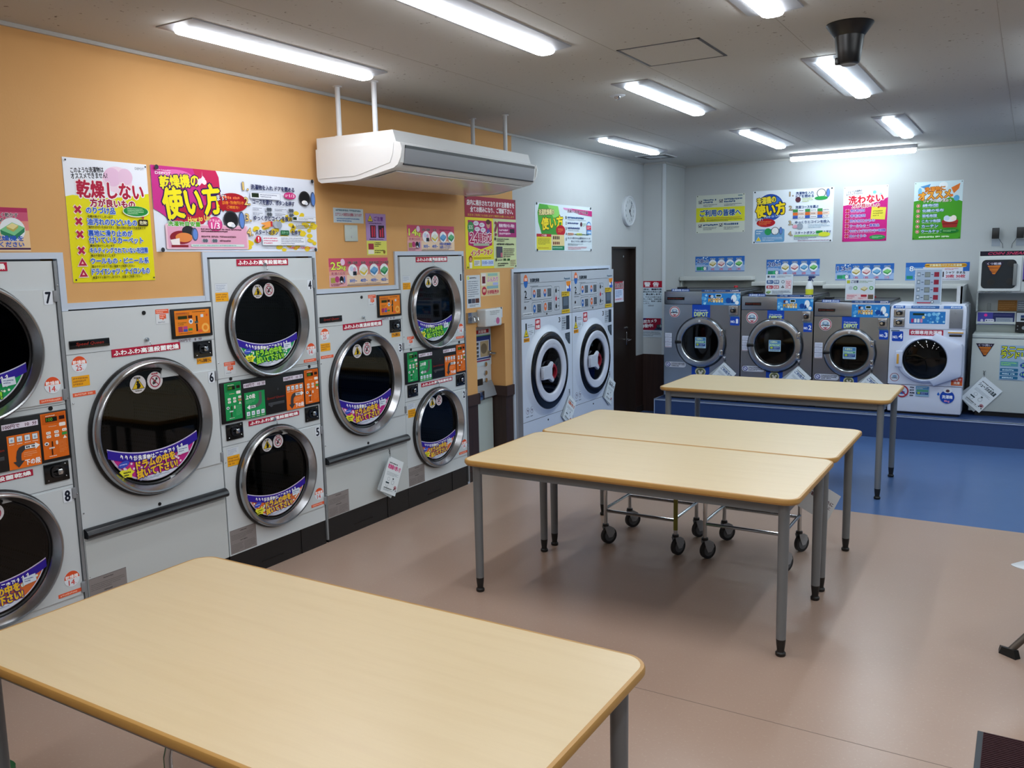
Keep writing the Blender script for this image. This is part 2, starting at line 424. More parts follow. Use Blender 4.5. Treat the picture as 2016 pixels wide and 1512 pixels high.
# right wall with a shop window, front wall behind the camera
mb = MB()
mb.box(RX, RX+.1, FY, BY, 2.3, CEIL, 0); mb.box(RX, RX+.1, FY, BY, 0, .5, 0); mb.box(RX, RX+.1, FY, -2.6, .5, 2.3, 0)
mb.box(RX, RX+.1, 6.6, BY, .5, 2.3, 0); mb.box(RX, RX+.1, 1.9, 2.1, .5, 2.3, 0)
struct('wall_right', mb, M_WHITE)
for k, (a, b_) in enumerate(((-2.6, 1.9), (2.1, 6.6))):
    mb = MB(); mb.box(RX+.04, RX+.05, a, b_, .5, 2.3, 0)
    for y in (a+.02, (a+b_)/2, b_-.02): mb.box(RX+.01, RX+.08, y-.02, y+.02, .5, 2.3, 1)
    mb.box(RX+.01, RX+.08, a, b_, .5, .54, 1); mb.box(RX+.01, RX+.08, a, b_, 2.26, 2.3, 1)
    struct('window_%d' % (k+1), mb, [mat('night_pane', '#0c1018', .05, spec=.8), M_GREY])
mb = MB(); mb.box(W0, RX+.1, FY-.1, FY, 0, CEIL, 0); struct('wall_front', mb, M_WHITE)
# cornice, trims
mb = MB()
mb.box(WX, WX+.014, FY, 8.80, CEIL-.016, CEIL, 0); mb.box(.215, RX, BY-.015, BY, CEIL-.02, CEIL, 0)
mb.box(.215, .233, 8.80, BY, CEIL-.02, CEIL, 0); mb.box(WX, .233, 8.785, 8.80, CEIL-.02, CEIL, 0)
struct('trim_1', mb, mat('cornice', '#b9bab8', .5))
mb = MB()
def tr(y0, y1, z0, z1): mb.box(WX-.02, WX+.012, y0, y1, z0, z1, 0)
T = .028
tr(1.42-T, 2.22, 1.733, 1.76); tr(2.191, 2.22, 1.507, 1.733); tr(2.22, 2.957, 1.512, 1.54); tr(2.955, 2.983, 1.512, 1.733)
tr(2.955, 3.763, 1.733, 1.76); tr(3.735, 3.763, 1.512, 1.733); tr(3.763, 4.502, 1.512, 1.54); tr(4.500, 4.528, 1.512, 1.733)
tr(4.500, 5.308, 1.733, 1.76); tr(5.282, 5.308, 0.0, 1.733); tr(1.42-T, 1.42, 0, 1.733)
tr(5.995, 6.022, 0, 1.615); tr(6.022, 7.90, 1.588, 1.615); tr(7.872, 7.90, 0, 1.588)
struct('trim_2', mb, M_FRAME)
mb = MB()   # dado rails
for a, b_ in ((FY, 1.39), (5.308, 5.467), (5.883, 5.995)): mb.box(WX, WX+.018, a, b_, .592, .675, 0)
mb.box(-.60, WX+.018, 5.462, 5.476, .592, .675, 0); mb.box(-.60, WX+.018, 5.874, 5.884, .592, .675, 0)
struct('trim_3', mb, mat('dado_rail', '#3c2b26', .45))
mb = MB()
for a, b_ in ((FY, 1.39), (5.308, 5.467), (5.883, 5.995), (8.6, 8.79)): mb.box(WX, WX+.008, a, b_, 0, .07, 0)
struct('baseboard_left', mb, M_BASEB)
mb = MB(); mb.box(.199, .226, 8.788, 8.80, .635, CEIL-.02, 0); mb.box(.215, .226, 8.80, 8.82, .635, CEIL-.02, 0)
struct('trim_4', mb, mat('corner_bead', '#cfd6dc', .5))
# service door
d = MB(); d.box(-.12, -.085, 7.976, 8.573, 0, 1.793, 0)
door = struct('door_1', d, M_DOOR)
d = MB()
d.box(-.12, WX+.004, 7.968, 7.980, 0, 1.80, 0); d.box(-.12, WX+.004, 8.567, 8.582, 0, 1.80, 0); d.box(-.12, WX+.004, 7.968, 8.582, 1.783, 1.80, 0)
d.box(-.125, WX+.0, 8.573, 8.585, 0, 1.8, 0)
o = d.build('door_frame', M_DOOR, door)
d = MB(); d.rbox(-.085, -.078, 8.478, 8.50, .76, .90, .003, 0); d.cyl((-.078, 8.489, .82), (-.035, 8.489, .82), .007, m=0)
d.cyl((-.037, 8.489, .82), (-.037, 8.40, .815), .007, m=0); d.cyl((-.085, 8.489, .945), (-.068, 8.489, .945), .014, m=0)
tag(d.build('door_handle', M_CHROME, door), 'steel lever handle and lock cylinder')
d = MB(); d.cyl((-.085, 8.40, 1.70), (-.08, 8.40, 1.70), .012, m=0); d.build('door_viewer', M_CHROME, door)
# raised laundry platform
mb = MB(); mb.box(.285, RX, 8.372, BY, 0, .215, 0); struct('trim_5', mb, mat('platform_vinyl_shaded', '#2f4572', .34))  # same vinyl as the blue floor, the riser's shade put into a darker colour
mb = MB(); mb.box(.283, RX, 8.366, 8.372, .205, .219, 0); mb.box(.283, RX, 8.366, 8.392, .215, .219, 0)
mb.box(.278, .285, 8.366, BY, 0, .219, 0)
struct('trim_6', mb, mat('nosing_metal', '#c9d6ea', .3, metal=.5))
# white window-sill like ledges on the back wall above the washers
mb = MB()
for x0, x1, z in ((.222, 1.03, 1.462), (1.03, 1.762, 1.403), (1.762, 3.06, 1.372)):
    mb.rbox(x0, x1, BY-.16, BY, z-.042, z, .004, 0); mb.box(x0, x1, BY-.02, BY, z-.3, z-.04, 1)
mb.box(.222, .24, BY-.12, BY, 1.1, 1.42, 1)
struct('trim_7', mb, [mat('ledge_white', '#c8ccca', .45), mat('ledge_back', '#b9bfba', .5)])
mb = MB(); mb.box(3.06, 3.075, 8.75, BY, .215, 1.372, 0); mb.box(3.03, 3.075, 8.75, 8.765, .215, 1.372, 0)
struct('trim_8', mb, M_TRIMW)
# ceiling hatch, vent
h = thing('ceiling_hatch', 'square access hatch with grey metal rim set in the ceiling', 'ceiling hatch', (2.02, 4.19, CEIL))
mb = MB()
for (a, b_, c, d_) in ((-.207, .207, -.213, -.205), (-.207, .207, .205, .213), (-.207, -.193, -.213, .213), (.193, .207, -.213, .213)):
    mb.box(a, b_, c, d_, -.003, .0, 0)
mb.build('rim', mat('hatch_rim', '#48464a', .5), h)
mb = MB(); mb.box(-.193, .193, -.205, .205, -.0015, 0, 0); mb.build('panel', M_CEIL, h)
h = thing('air_vent', 'square dark-slotted air vent in the ceiling corner near the pillar', 'air vent', (.33, 8.27, CEIL))
mb = MB(); mb.box(-.16, .16, -.16, .16, -.008, 0, 0); mb.build('plate', M_TRIMW, h)
mb = MB()
for a in (-1, 1):
    for k in (-1, 1):
        mb.box(min(a*.10, a*.145), max(a*.10, a*.145), min(k*.008, k*.14), max(k*.008, k*.14), -.0095, -.008, 0); mb.box(min(k*.008, k*.14), max(k*.008, k*.14), min(a*.10, a*.145), max(a*.10, a*.145), -.0095, -.008, 0)
tag(mb.build('slot', M_BLACK, h), 'black air slots')
h = thing('smoke_detector', 'small round ceiling sensor between the hatch and the ceiling light', 'smoke detector', (1.34, 5.055, CEIL))
mb = MB(); mb.lathe([(.001, -.008), (.02, -.008), (.045, -.004), (.05, 0)], (0, 0, 0), (0, 0, 1), 28); mb.build('base', M_LGREY, h)
mb = MB(); mb.lathe([(.001, -.026), (.012, -.024), (.017, -.016), (.019, -.007)], (0, 0, 0), (0, 0, 1), 16); mb.build('sensor_head', M_CHROME, h)

# ================================================================ ceiling lamps
LN = 1.235
def lamp(x, y0, label):
    t = thing('ceiling_light', label, 'ceiling light', (x, y0, CEIL), 'strip lights in rows on the ceiling')
    b = MB(); w0, w1, hgt = .113, .052, .020
    b.loft([[(-w0, 0, 0), (w0, 0, 0), (w0, LN, 0), (-w0, LN, 0)], [(-w0, 0, -.004), (w0, 0, -.004), (w0, LN, -.006), (-w0, LN, -.006)],
            [(-w1, .03, -hgt), (w1, .03, -hgt), (w1, LN-.03, -hgt), (-w1, LN-.03, -hgt)]], 0, flip=True)
    b.build('housing', M_LIGHTBODY, t)
    b = MB(); prof = [(a, z) for a, z in ((-.045, -.019), (-.045, -.027), (-.039, -.033), (-.024, -.037), (0, -.038), (.024, -.037), (.039, -.033), (.045, -.027), (.045, -.019))]
    rings = []
    for yy, e, dz in ((.030, .80, .008), (.036, .95, .002), (.05, 1, 0), (LN-.05, 1, 0), (LN-.036, .95, .002), (LN-.030, .80, .008)):
        rings.append([(a*e, yy, z+(dz*.7 if z < -.026 else 0)) for a, z in prof])
    b.loft(rings, 0, flip=False)
    tag(b.build('diffuser', M_LAMP2 if y0 > 4 else M_LAMP, t), 'glowing white diffuser')
    return t
lamp(.52, 2.46, 'long strip light on the ceiling nearest the orange wall, left of the air conditioner')
lamp(1.565, 2.53, 'long strip light cut by the top edge of the photo above the air conditioner')
lamp(2.63, 2.50, 'strip light end peeking in at the top edge near the black dome')
lamp(1.57, 4.70, 'strip light on the ceiling just beyond the square hatch')
lamp(2.63, 4.70, 'strip light on the ceiling right behind the black dome')
lamp(.48, 6.66, 'strip light nearest the far left corner and its air vent')
lamp(1.57, 6.98, 'strip light in the far row between the corner light and the right-hand light')
lamp(2.63, 6.98, 'strip light at far right of the ceiling, in front of the wall-side tube')
for x in (3.69, 4.75):
    for y in (2.5, 4.72, 6.98): lamp(x, y, 'strip light over the right side of the room beyond the photo')
for x in (1.57, 2.63, 3.69, 4.75): lamp(x, .2, 'strip light above and beside the camera position')
for x in (1.57, 3.69): lamp(x, -2.05, 'strip light behind the camera position')
t = thing('tube_light', 'horizontal bare tube light on the ceiling along the back wall above the posters', 'tube light', (1.46, 9.00, CEIL))
b = MB(); b.rbox(0, 1.16, -.03, .03, -.035, 0, .006, 0); b.build('housing', M_LIGHTBODY, t)
b = MB(); b.rbox(.008, 1.152, -.028, .028, -.075, -.033, .018, 0); tag(b.build('diffuser', M_TUBE, t), 'glowing white tube cover')

# ================================================================ tables
TW, TD, TH = 1.655, .81, .70
def outl(i, z, r=.068): return [(x, y, z) for x, y in rrect(i, TW-i, i, TD-i, max(r-i, .004), 7)]
def table(x, y, label):
    t = thing('folding_work_table', label, 'table', (x, y, 0), 'laundry folding tables')
    b = MB(); b.loft([outl(.012, TH-.004), outl(.012, TH)], 0); top = b.build('tabletop', M_WOOD, t)
    b = MB(); b.loft([outl(.018, TH-.030), outl(.006, TH-.027), outl(.0, TH-.018), outl(.0, TH-.006), outl(.003, TH-.001), outl(.006, TH), outl(.0121, TH), outl(.0121, TH-.004)], 0, caps=False)
    o = b.build('edge_band', M_EDGE, top); b2 = MB(); b2.add(outl(.018, TH-.0295), [tuple(range(len(outl(.018, 0))))[::-1]], 0); b2.build('underside', mat('table_under', '#5a4c40', .6), top)
    b = MB(); q = .052
    for x0, x1, y0, y1 in ((q, TW-q, q, q+.02), (q, TW-q, TD-q-.02, TD-q), (q, q+.02, q, TD-q), (TW-q-.02, TW-q, q, TD-q)):
        b.box(x0, x1, y0, y1, TH-.075, TH-.030, 0)
    b.build('apron', M_LEG, t)
    for sx in (0, 1):
        for sy in (0, 1):
            lx, ly = (TW-.066 if sx else .066), (TD-.062 if sy else .062)
            b = MB(); b.lathe([(.0205, .075), (.0225, TH-.25), (.0235, TH-.031)], (lx, ly, 0), (0, 0, 1), 20, 0, True)
            l = b.build('leg', M_LEG, t)
            b = MB(); b.lathe([(.019, 0), (.0215, .004), (.0215, .014), (.0165, .019), (.0155, .026), (.0185, .05), (.0205, .075)], (lx, ly, 0), (0, 0, 1), 20, 0, True)
            tag(b.build('foot', M_FOOT, l), 'black adjustable foot')
    return t
ft = table(1.182, 1.065, 'light wood folding table in the foreground, cut by the bottom edge'); ft.scale = (1, 1.03, 1)
table(1.178, 3.465, 'light wood table in the middle, the nearer of the two pushed together')
table(1.178, 4.279, 'light wood table in the middle, the farther of the two pushed together')
table(1.178, 6.16, 'light wood table farthest away, in front of the steel washers')

# ================================================================ laundry carts under the tables
def caster(x, y, parent, rz):
    c_, s_ = math.cos(rz), math.sin(rz)
    def q(p): return (x+p[0]*c_-p[1]*s_, y+p[0]*s_+p[1]*c_, p[2])
    b = MB(); b.lathe([(.0, .124), (.018, .124), (.019, .118), (.019, .112), (.012, .106), (.001, .106)], (x, y, 0), (0, 0, 1), 18)
    cst = b.build('caster', M_BLACK, parent)
    b = MB()
    b.cyl(q((.022, -.011, .05)), q((.022, .011, .05)), .05, m=0, n=28); b.build('wheel', mat('tyre', '#26272a', .6), cst)
    b = MB(); b.cyl(q((.022, -.0125, .05)), q((.022, .0125, .05)), .034, m=0, n=24)
    b.build('wheel_disc', mat('wheel_disc', '#60656b', .45), cst)
    b = MB()
    for sd in (-1, 1):
        pts = [(-.016, .110), (.022, .110), (.050, .094), (.056, .066), (.036, .040), (.012, .040), (-.002, .068)]
        r0 = [q((a, sd*.0135, z)) for a, z in pts]; r1 = [q((a, sd*.017, z)) for a, z in pts]
        b.loft([r0, r1], 0)
    b.build('fork', mat('fork_grey', '#a9adb2', .45), cst)
def cart(x, y, label, yellow=True, w=.435, dp=.36):
    t = thing('laundry_cart', label, 'laundry cart', (x, y, 0), 'chrome laundry carts')
    R_ = .0115; H0, H1 = .205, .47
    for sx in (0, 1):
        for sy in (0, 1):
            b = MB(); px, py = sx*w, sy*dp; ix = (1 if sx == 0 else -1)
            b.tube([(px, py, .12), (px, py, .30), (px, py, .40), (px+ix*.006, py+(.008 if sy == 0 else -.008), .44), (px+ix*.03, py+(.03 if sy == 0 else -.03), .475)], R_, 12)
            b.build('post', M_CHROME, t)
            caster(px, py, t, PI*.33+.15*sx-.1*sy)
    b = MB()
    for sy in (0, 1): b.tube([(0, sy*dp, H0), (w, sy*dp, H0)], .0095, 10)
    for sx in (0, 1): b.tube([(sx*w, 0, H0+.012), (sx*w, dp, H0+.012)], .0095, 10)
    b.build('lower_frame', M_CHROME, t)
    b = MB(); z = .475; x0, x1, y0, y1 = .03, w-.03, .03, dp-.03
    b.tube([(x0, y0, z), (x1, y0, z), (x1, y1, z), (x0, y1, z), (x0, y0, z)], .006, 8)
    for k in range(9): xx = x0+(x1-x0)*k/8; b.tube([(xx, y0, z), (xx, y1, z)], .002, 6)
    for k in range(1, 7): yy = y0+(y1-y0)*k/7; b.tube([(x0, yy, z+.003), (x1, yy, z+.003)], .002, 6)
    b.tube([(x0-.02, y0-.02, z+.12), (x1+.02, y0-.02, z+.12), (x1+.02, y1+.02, z+.12), (x0-.02, y1+.02, z+.12), (x0-.02, y0-.02, z+.12)], .005, 8)
    for k in range(7):
        a = k/6
        for yy, y2 in ((y0, y0-.02), (y1, y1+.02)): b.tube([(x0+(x1-x0)*a, yy, z), (x0-.02+(x1-x0+.04)*a, y2, z+.12)], .002, 6)
    for k in range(6):
        a = k/5
        for xx, x2 in ((x0, x0-.02), (x1, x1+.02)): b.tube([(xx, y0+(y1-y0)*a, z), (x2, y0-.02+(y1-y0+.04)*a, z+.12)], .002, 6)
    b.build('basket', M_CHROME, t)
    if yellow:
        b = MB(); b.tube([(w, 0, .15), (w, 0, .36)], .0123, 12); tag(b.build('post_tape', mat('yellow_tape', '#8c8a2e', .5), t), 'yellow-green tape on one post')
cart(1.505, 4.50, 'chrome wheeled cart under the paired tables, left one with yellow-taped post')
cart(2.105, 4.52, 'chrome wheeled cart under the paired tables, right one with hanging tag', False)
cart(1.69, 1.33, 'chrome wheeled cart mostly hidden under the foreground table', False, dp=.30)
b = MB(); bx = [(.70, 1.02, .72, 1.14)]
b.loft([[(x, y, z) for x, y in rrect(.82-i, 1.16+i, .84-i, 1.16+i, .04, 4)] for i, z in ((0, .004), (.03, .28), (.045, .285), (.045, .295), (.03, .295), (-.005, .01))], 0)
tag(b.build('plastic_basket', mat('green_plastic', '#1f7a45', .4)), 'green plastic basket on the floor at the bottom left corner', 'basket')

# ================================================================ air conditioner
t = thing('air_conditioner', 'long white ceiling-hung air conditioner above the left dryers', 'air conditioner', (.03, 3.78, 2.165))
AL = 1.475
b = MB()
prof = [(0, 0), (0, .235), (.555, .235), (.575, .165), (.60, .150), (.60, .055), (.555, .045), (.30, -.012), (.03, -.012)]
prof = [(0, .02), (0, .235), (.555, .235), (.575, .172), (.606, .162), (.612, .15), (.600, .06), (.585, .044), (.56, .030), (.32, -.008), (.28, -.012), (.03, -.012)]
b.prism(prof, 1, 0, AL, 0)
b.build('casing', M_AC, t)
for y0, s_ in ((-.012, 1), (AL, 1)):
    b = MB(); p2 = [(.0, .02), (.0, .172), (.575, .172), (.612, .162), (.622, .13), (.612, .085), (.590, .048), (.562, .032), (.32, -.014), (.28, -.018), (.03, -.018), (.008, -.005)]
    e = .012
    b.prism(p2, 1, y0, y0+e, 0); b.prism([(.02, .006), (.02, .166), (.570, .166), (.562, .11), (.540, .062), (.33, .014), (.29, .006)], 1, y0-(.003 if y0 < 0 else -.003), y0+e-(.003 if y0 < 0 else -.003), 0)
    b.build('end_cover', M_AC, t)
b = MB(); b.prism([(.585, .136), (.616, .136), (.617, .152), (.585, .152)], 1, .03, AL-.02, 0); b.build('air_outlet', M_BLACK, t)
b = MB(); b.prism([(.585, .050), (.600, .050), (.607, .075), (.611, .10), (.614, .136), (.585, .136)], 1, .03, AL-.02, 0); tag(b.build('louver', M_ACD, t), 'grey louver flap')
b = MB(); b.prism([(.585, .053), (.600, .047), (.604, .052), (.60, .058)], 1, .03, AL-.02, 0); b.build('louver_edge', M_DKGREY, t)
b = MB(); b.prism([(.05, -.0135), (.27, -.0135), (.40, -.0035), (.53, .018), (.53, .022), (.40, 0), (.27, -.011), (.05, -.011)], 1, .05, AL-.05, 0); b.build('intake_panel', mat('ac_intake', '#c9c8c6', .18), t)
for x, y in ((.135, .045), (.388, .06), (.125, 1.445), (.386, 1.455)):
    b = MB(); b.cyl((x, y, .235), (x, y, CEIL-2.165), .0145, n=14); b.cyl((x, y, CEIL-2.170), (x, y, CEIL-2.165), .026, n=18); b.cyl((x, y, .235), (x, y, .242), .024, n=16)
    tag(b.build('hanging_rod', M_TRIMW, t), 'white ceiling rod')

# ================================================================ black dome on the ceiling
t = thing('ceiling_camera', 'black cone-shaped camera housing hanging from the ceiling', 'camera', (2.85, 4.14, CEIL))
b = MB(); b.lathe([(.001, 0), (.098, 0), (.099, -.004), (.092, -.014), (.064, -.052), (.060, -.055)], (0, 0, 0), (0, 0, 1), 40, caps=True)
b.build('mount', M_BLACK, t)
b = MB(); b.lathe([(.062, -.050), (.055, -.11), (.048, -.158), (.044, -.166), (.036, -.170), (.001, -.170)], (0, 0, 0), (0, 0, 1), 40)
b.build('housing', M_BLACK, t)
b = MB(); b.lathe([(.034, -.170), (.030, -.174), (.001, -.174)], (0, 0, 0), (0, 0, 1), 24); b.build('lens_cap', M_GREY, t)
b = MB(); b.rbox(-.054, -.034, -.03, -.012, -.172, -.14, .006); b.build('latch', M_BLACK, t)
# ================================================================ dryers
def holed(mb, y0, y1, z0, z1, cy, cz, r, x, m=0, n=64):
    """flat front sheet with a round opening, facing +x"""
    a, b_ = [], []
    for k in range(n):
        t = 2*PI*k/n; c, s = math.cos(t), math.sin(t)
        a.append((x, cy+r*c, cz+r*s))
        q = min(((y1-cy)/c if c > 1e-9 else (y0-cy)/c if c < -1e-9 else 1e9), ((z1-cz)/s if s > 1e-9 else (z0-cz)/s if s < -1e-9 else 1e9))
        b_.append((x, cy+q*c, cz+q*s))
    # put exact corners in
    for yy, zz in ((y0, z0), (y1, z0), (y1, z1), (y0, z1)):
        k = min(range(n), key=lambda i: (b_[i][1]-yy)**2+(b_[i][2]-zz)**2); b_[k] = (x, yy, zz)
    mb.loft([a, b_], m, caps=False, flip=True)
RED = '#b01c3c'
def A(parent_face_x, y, z, w, h, base=None, **k):
    return Art((parent_face_x, y, z), w, h, 'L', base, **k)
def sticker(p, art, name='sticker', label=None):
    o = art.build(name, p)
    if label: o['label'] = label
    return o
def fuwa(p, y, z, w, h, x=.0005, drop=0):
    a = Art((x, y, z), w, h, ((0, 1, 0), (0, 0, -1), (1, 0, 0)), None)
    a.solid([(100, drop), (100, 100+drop), (0, 100), (0, 0)], RED)
    a.text('ふわふわ高温殺菌乾燥', 2.5, 18, 95, 64, '#ffffff', bold=.0009)
    sticker(p, a, 'banner_sticker', 'crimson banner sticker with white writing')
def kg(p, y, z, n, x=.0005):
    a = A(x, y, z, .072, .072, '#e4ecf4', round_=.0359, t=.0006)
    a.poly([(50-49*math.cos(t), 50-49*math.sin(t)) for t in [PI*k/16 for k in range(17)]], '#e2562c')
    a.text('乾燥機', 9, 26, 82, 24, '#ffffff'); a.text(n, 27, 56, 38, 33, '#d9463c'); a.ell(72, 84, 2.5, '#d9463c')
    sticker(p, a, 'capacity_sticker', 'round orange and white capacity sticker reading '+n)
def strip(p, y, z, w, x=.0005):
    a = A(x, y, z, w, .017, '#e8603c', t=.0006); a.bars(8, 20, 84, 60, 1, '#f3b49c', th=.8); sticker(p, a, 'orange_strip')
def yel(p, y, z, w=.083, h=.045, x=.0005):
    a = A(x, y, z, w, h, '#eeaa1e', t=.0006); a.bars(6, 10, 88, 80, 3, '#b4762a', th=.62); sticker(p, a, 'caution_sticker', 'small yellow notice sticker')
def wht(p, y, z, w=.08, h=.042, x=.0005):
    a = A(x, y, z, w, h, '#d3dae2', t=.0006); a.rect(0, 0, 100, 3, '#8d99a8'); a.bars(8, 14, 80, 74, 4, '#8796b0', th=.4); sticker(p, a, 'notice_sticker', 'small white notice sticker')
def tagst(p, y, z, w=.074, h=.066, x=.0005):
    a = A(x, y, z, w, h, '#d5dbe0', t=.0006); a.rect(0, 0, 100, 30, '#e8603c'); a.bars(6, 3, 88, 24, 2, '#f7d3c6', th=.5)
    a.rect(28, 34, 50, 32, '#e8603c'); a.bars(32, 38, 42, 24, 2, '#f7d3c6', th=.5); a.poly([(48, 66), (60, 66), (52, 78)], '#e8603c'); a.bars(15, 80, 50, 16, 1, '#9aa3ae')
    sticker(p, a, 'notice_sticker', 'small white and orange notice sticker')
def num(p, n, y, z, x=.0085):
    a = A(x, y, z, .040, .058, '#dfe6ee', t=.0006, round_=.005)
    a.text(n, 22 if n != '1' else 32, 10, 56 if n != '1' else 34, 80, '#151a2b', bold=.0016)
    sticker(p, a, 'number_sticker', 'number sticker reading '+n)
def brand(p, y, z, x=.0):
    b = MB(); b.rbox(x, x+.006, y, y+.192, z-.036, z, .002); o = b.build('brand_plate', M_BLACKG, p)
    a = A(x+.0062, y+.03, z-.010, .132, .017, None); a.lay = .0; a.text('Speed Queen', 0, 0, 100, 100, '#93291c', shear=4); a.build('brand_lettering', o)
    tag(o, 'black name plate with red lettering')
def greyplate(p, y, z, w, h, x=.0005):
    a = A(x, y, z, w, h, '#8b8482', t=.0006); a.rect(0, 0, 100, 1.6, '#6a6462'); a.bars(38, 6, 30, 8, 1, '#4d4846')
    a.bars(4, 20, 92, 24, 4, '#6d6765', th=.42); a.bars(38, 47, 26, 8, 1, '#4d4846'); a.bars(4, 60, 44, 36, 6, '#6d6765', th=.4); a.bars(52, 60, 44, 36, 6, '#6d6765', th=.4)
    sticker(p, a, 'caution_plate', 'grey caution plate with small print')
def coin(p, y, z, w, h, x=.0):
    b = MB(); b.rbox(x, x+.007, y, y+w, z-h, z, .002); o = b.build('coin_slot', M_BLACKG, p)
    b = MB(); cy, cz = y+w*.50, z-h*.48
    b.loft([[(x+.006+dx, yy, zz) for yy, zz in rrect(cy-w*.27+i, cy+w*.29-i, cz-h*.30+i, cz+h*.34-i, .018, 5)] for dx, i in ((0, 0), (.009, .002), (.009, .009), (.002, .012))], 0)
    b.build('coin_bezel', M_DCHROME, o)
    b = MB(); b.rbox(x+.006, x+.020, cy-.001, cy+w*.20, cz-h*.16, cz+h*.14, .005); b.cyl((x+.018, cy+w*.10, cz-h*.02), (x+.024, cy+w*.10, cz-h*.02), .007, n=14)
    b.build('coin_button', M_CHROME, o)
    b = MB()
    for yy, zz in ((y+w*.13, z-h*.85), (y+w*.86, z-h*.78), (y+w*.84, z-h*.13)): b.ball((x+.007, yy, zz), .0035, 8)
    b.build('screws', M_CHROME, o)
def keylock(p, y, z):
    b = MB(); b.cyl((0, y, z), (.010, y, z), .009, n=18); b.cyl((.010, y, z), (.016, y, z), .006, n=14); o = b.build('key_lock', M_CHROME, p)
    b = MB(); b.tube([(.012, y+.004, z-.006), (.016, y+.010, z-.016), (.016, y+.004, z-.030), (.012, y+.018, z-.026), (.013, y+.012, z-.030)], .0014, 6); b.build('key_wire', M_CHROME, o)
def dot(p, y, z, r=.0095):
    b = MB(); b.cyl((-.001, y, z), (.003, y, z), r, n=20); b.build('lock_plug', M_BLACK, p)
def ctrl_strip(p, x, y, z, w, h, green):
    bg = '#1f9a55' if green else '#e06c1c'; dk = '#168044' if green else '#c95c14'
    a = A(x, y, z, w, h, bg, t=.0008)
    a.rect(4, 2, 92, 22, dk); a.bars(20, 4, 40, 4, 1, '#e8e2d8'); a.rect(18, 9, 46, 10, '#0c1408'); a.text('100', 22, 10.5, 24, 7, '#5fae2c')
    a.rect(72, 9, 22, 8, '#2a0f10'); a.rect(70, 24, 26, 8, '#f3ece6', r=4); a.bars(28, 28, 34, 3, 1, '#f0c9a8')
    for xx, yy in ((16, 40), (48, 40), (80, 38), (16, 48), (48, 48)):
        a.rect(xx, yy, 18, 6, '#f6efe8', r=3); a.ell(xx+6, yy+3, 1.6, '#443830'); a.ell(xx+12, yy+3, 1.6, '#443830')
    a.rect(78, 46, 20, 6, '#38a04c' if not green else '#b98a5c'); a.poly([(80, 60), (96, 60), (88, 53)], '#f6efe8')
    a.ell(14, 66, 9, '#e9edf2', 3.8); a.rect(10, 64.5, 8, 3.5, '#39404a'); a.rect(34, 62, 5, 12, '#3a2012'); a.rect(22, 75, 22, 3, '#d8dde2'); a.rect(31, 78, 5, 14, '#33190e')
    a.rect(50, 62, 9, 9, '#f2e4da', r=4); a.bars(62, 62, 32, 28, 9, '#ee9a58' if not green else '#6cc48f', th=.35); a.bars(20, 93, 30, 3, 1, '#f6efe8')
    return sticker(p, a, 'control_strip', ('green' if green else 'orange')+' control strip with display and buttons')
def guide(p, x, y, z, w, h, green):
    bg = '#1f9a55' if green else '#ee7420'
    a = A(x, y, z, w, h, bg, t=.0008)
    ty = 72 if green else 4
    for k in range(4):
        a.rect(5+k*24, ty, 18, 18, '#3e3a3a' if not green else '#14603a'); a.rect(6+k*24, ty+1, 16, 16, '#e4ebf2'); a.ell(14+k*24, ty+10, 4, '#9db4cf'); a.bars(5+k*24, ty+20, 18, 5, 1, '#f3e6d6', th=.5)
    g = '#3c3b3e' if not green else '#56605c'
    if green:
        a.text('上の段', 5, 8, 46, 17, '#ffffff', bold=.0006); a.bars(5, 29, 45, 14, 3, '#7fd0a0', th=.4)
        pts = [(62, 4), (78, 4), (84, 22), (84, 40), (74, 56), (56, 62), (34, 62), (34, 70), (12, 57), (34, 46), (34, 52), (54, 50), (66, 44), (70, 34), (70, 20)]
        a.poly([(70, 4), (84, 4), (84, 34), (70, 34)], g); a.poly([(70, 34), (84, 34), (82, 48), (66, 60), (46, 62), (46, 51), (62, 46)], g)
        a.poly([(46, 50), (46, 63), (30, 63), (30, 50)], g); a.rect(20, 52, 30, 9, '#f2f4f5'); a.poly([(8, 56.5), (22, 47), (22, 66)], '#f2f4f5'); a.bars(24, 53, 22, 7, 1, '#3d4e5e', th=.8)
    else:
        a.poly([(46, 34), (84, 34), (84, 47), (50, 48)], g); a.poly([(46, 34), (50, 48), (40, 56), (38, 66), (22, 66), (26, 48), (34, 38)], g)
        a.poly([(22, 64), (38, 64), (38, 80), (22, 80)], g); a.poly([(12, 78), (48, 78), (28, 97)], g)
        a.rect(52, 36, 34, 10, '#f2f4f5'); a.poly([(99, 41), (84, 31), (84, 51)], '#f2f4f5'); a.bars(55, 37.5, 30, 7, 1, '#3d4e5e', th=.8)
        a.bars(46, 54, 44, 16, 3, '#f6b684', th=.4); a.text('下の段', 48, 77, 48, 17, '#ffffff', bold=.0006)
    return sticker(p, a, 'guide_panel', ('green upper-drum' if green else 'orange lower-drum')+' guide panel with curved arrow')
def yen(p, x, y, z, w, h, t='100円で   10  分', c='#e6dfee'):
    a = A(x, y, z, w, h, c, t=.0006); a.text(t, 4, 14, 92, 72, '#5c2440'); sticker(p, a, 'price_strip', 'white price strip')
DOTC = {'g': ('#1f9e5c', '#9be03c', '#1d5c34'), 'o': ('#e07038', '#f4c42a', '#4a2a7a'), 'm': ('#c8308a', '#f4c42a', '#5a1c6a')}
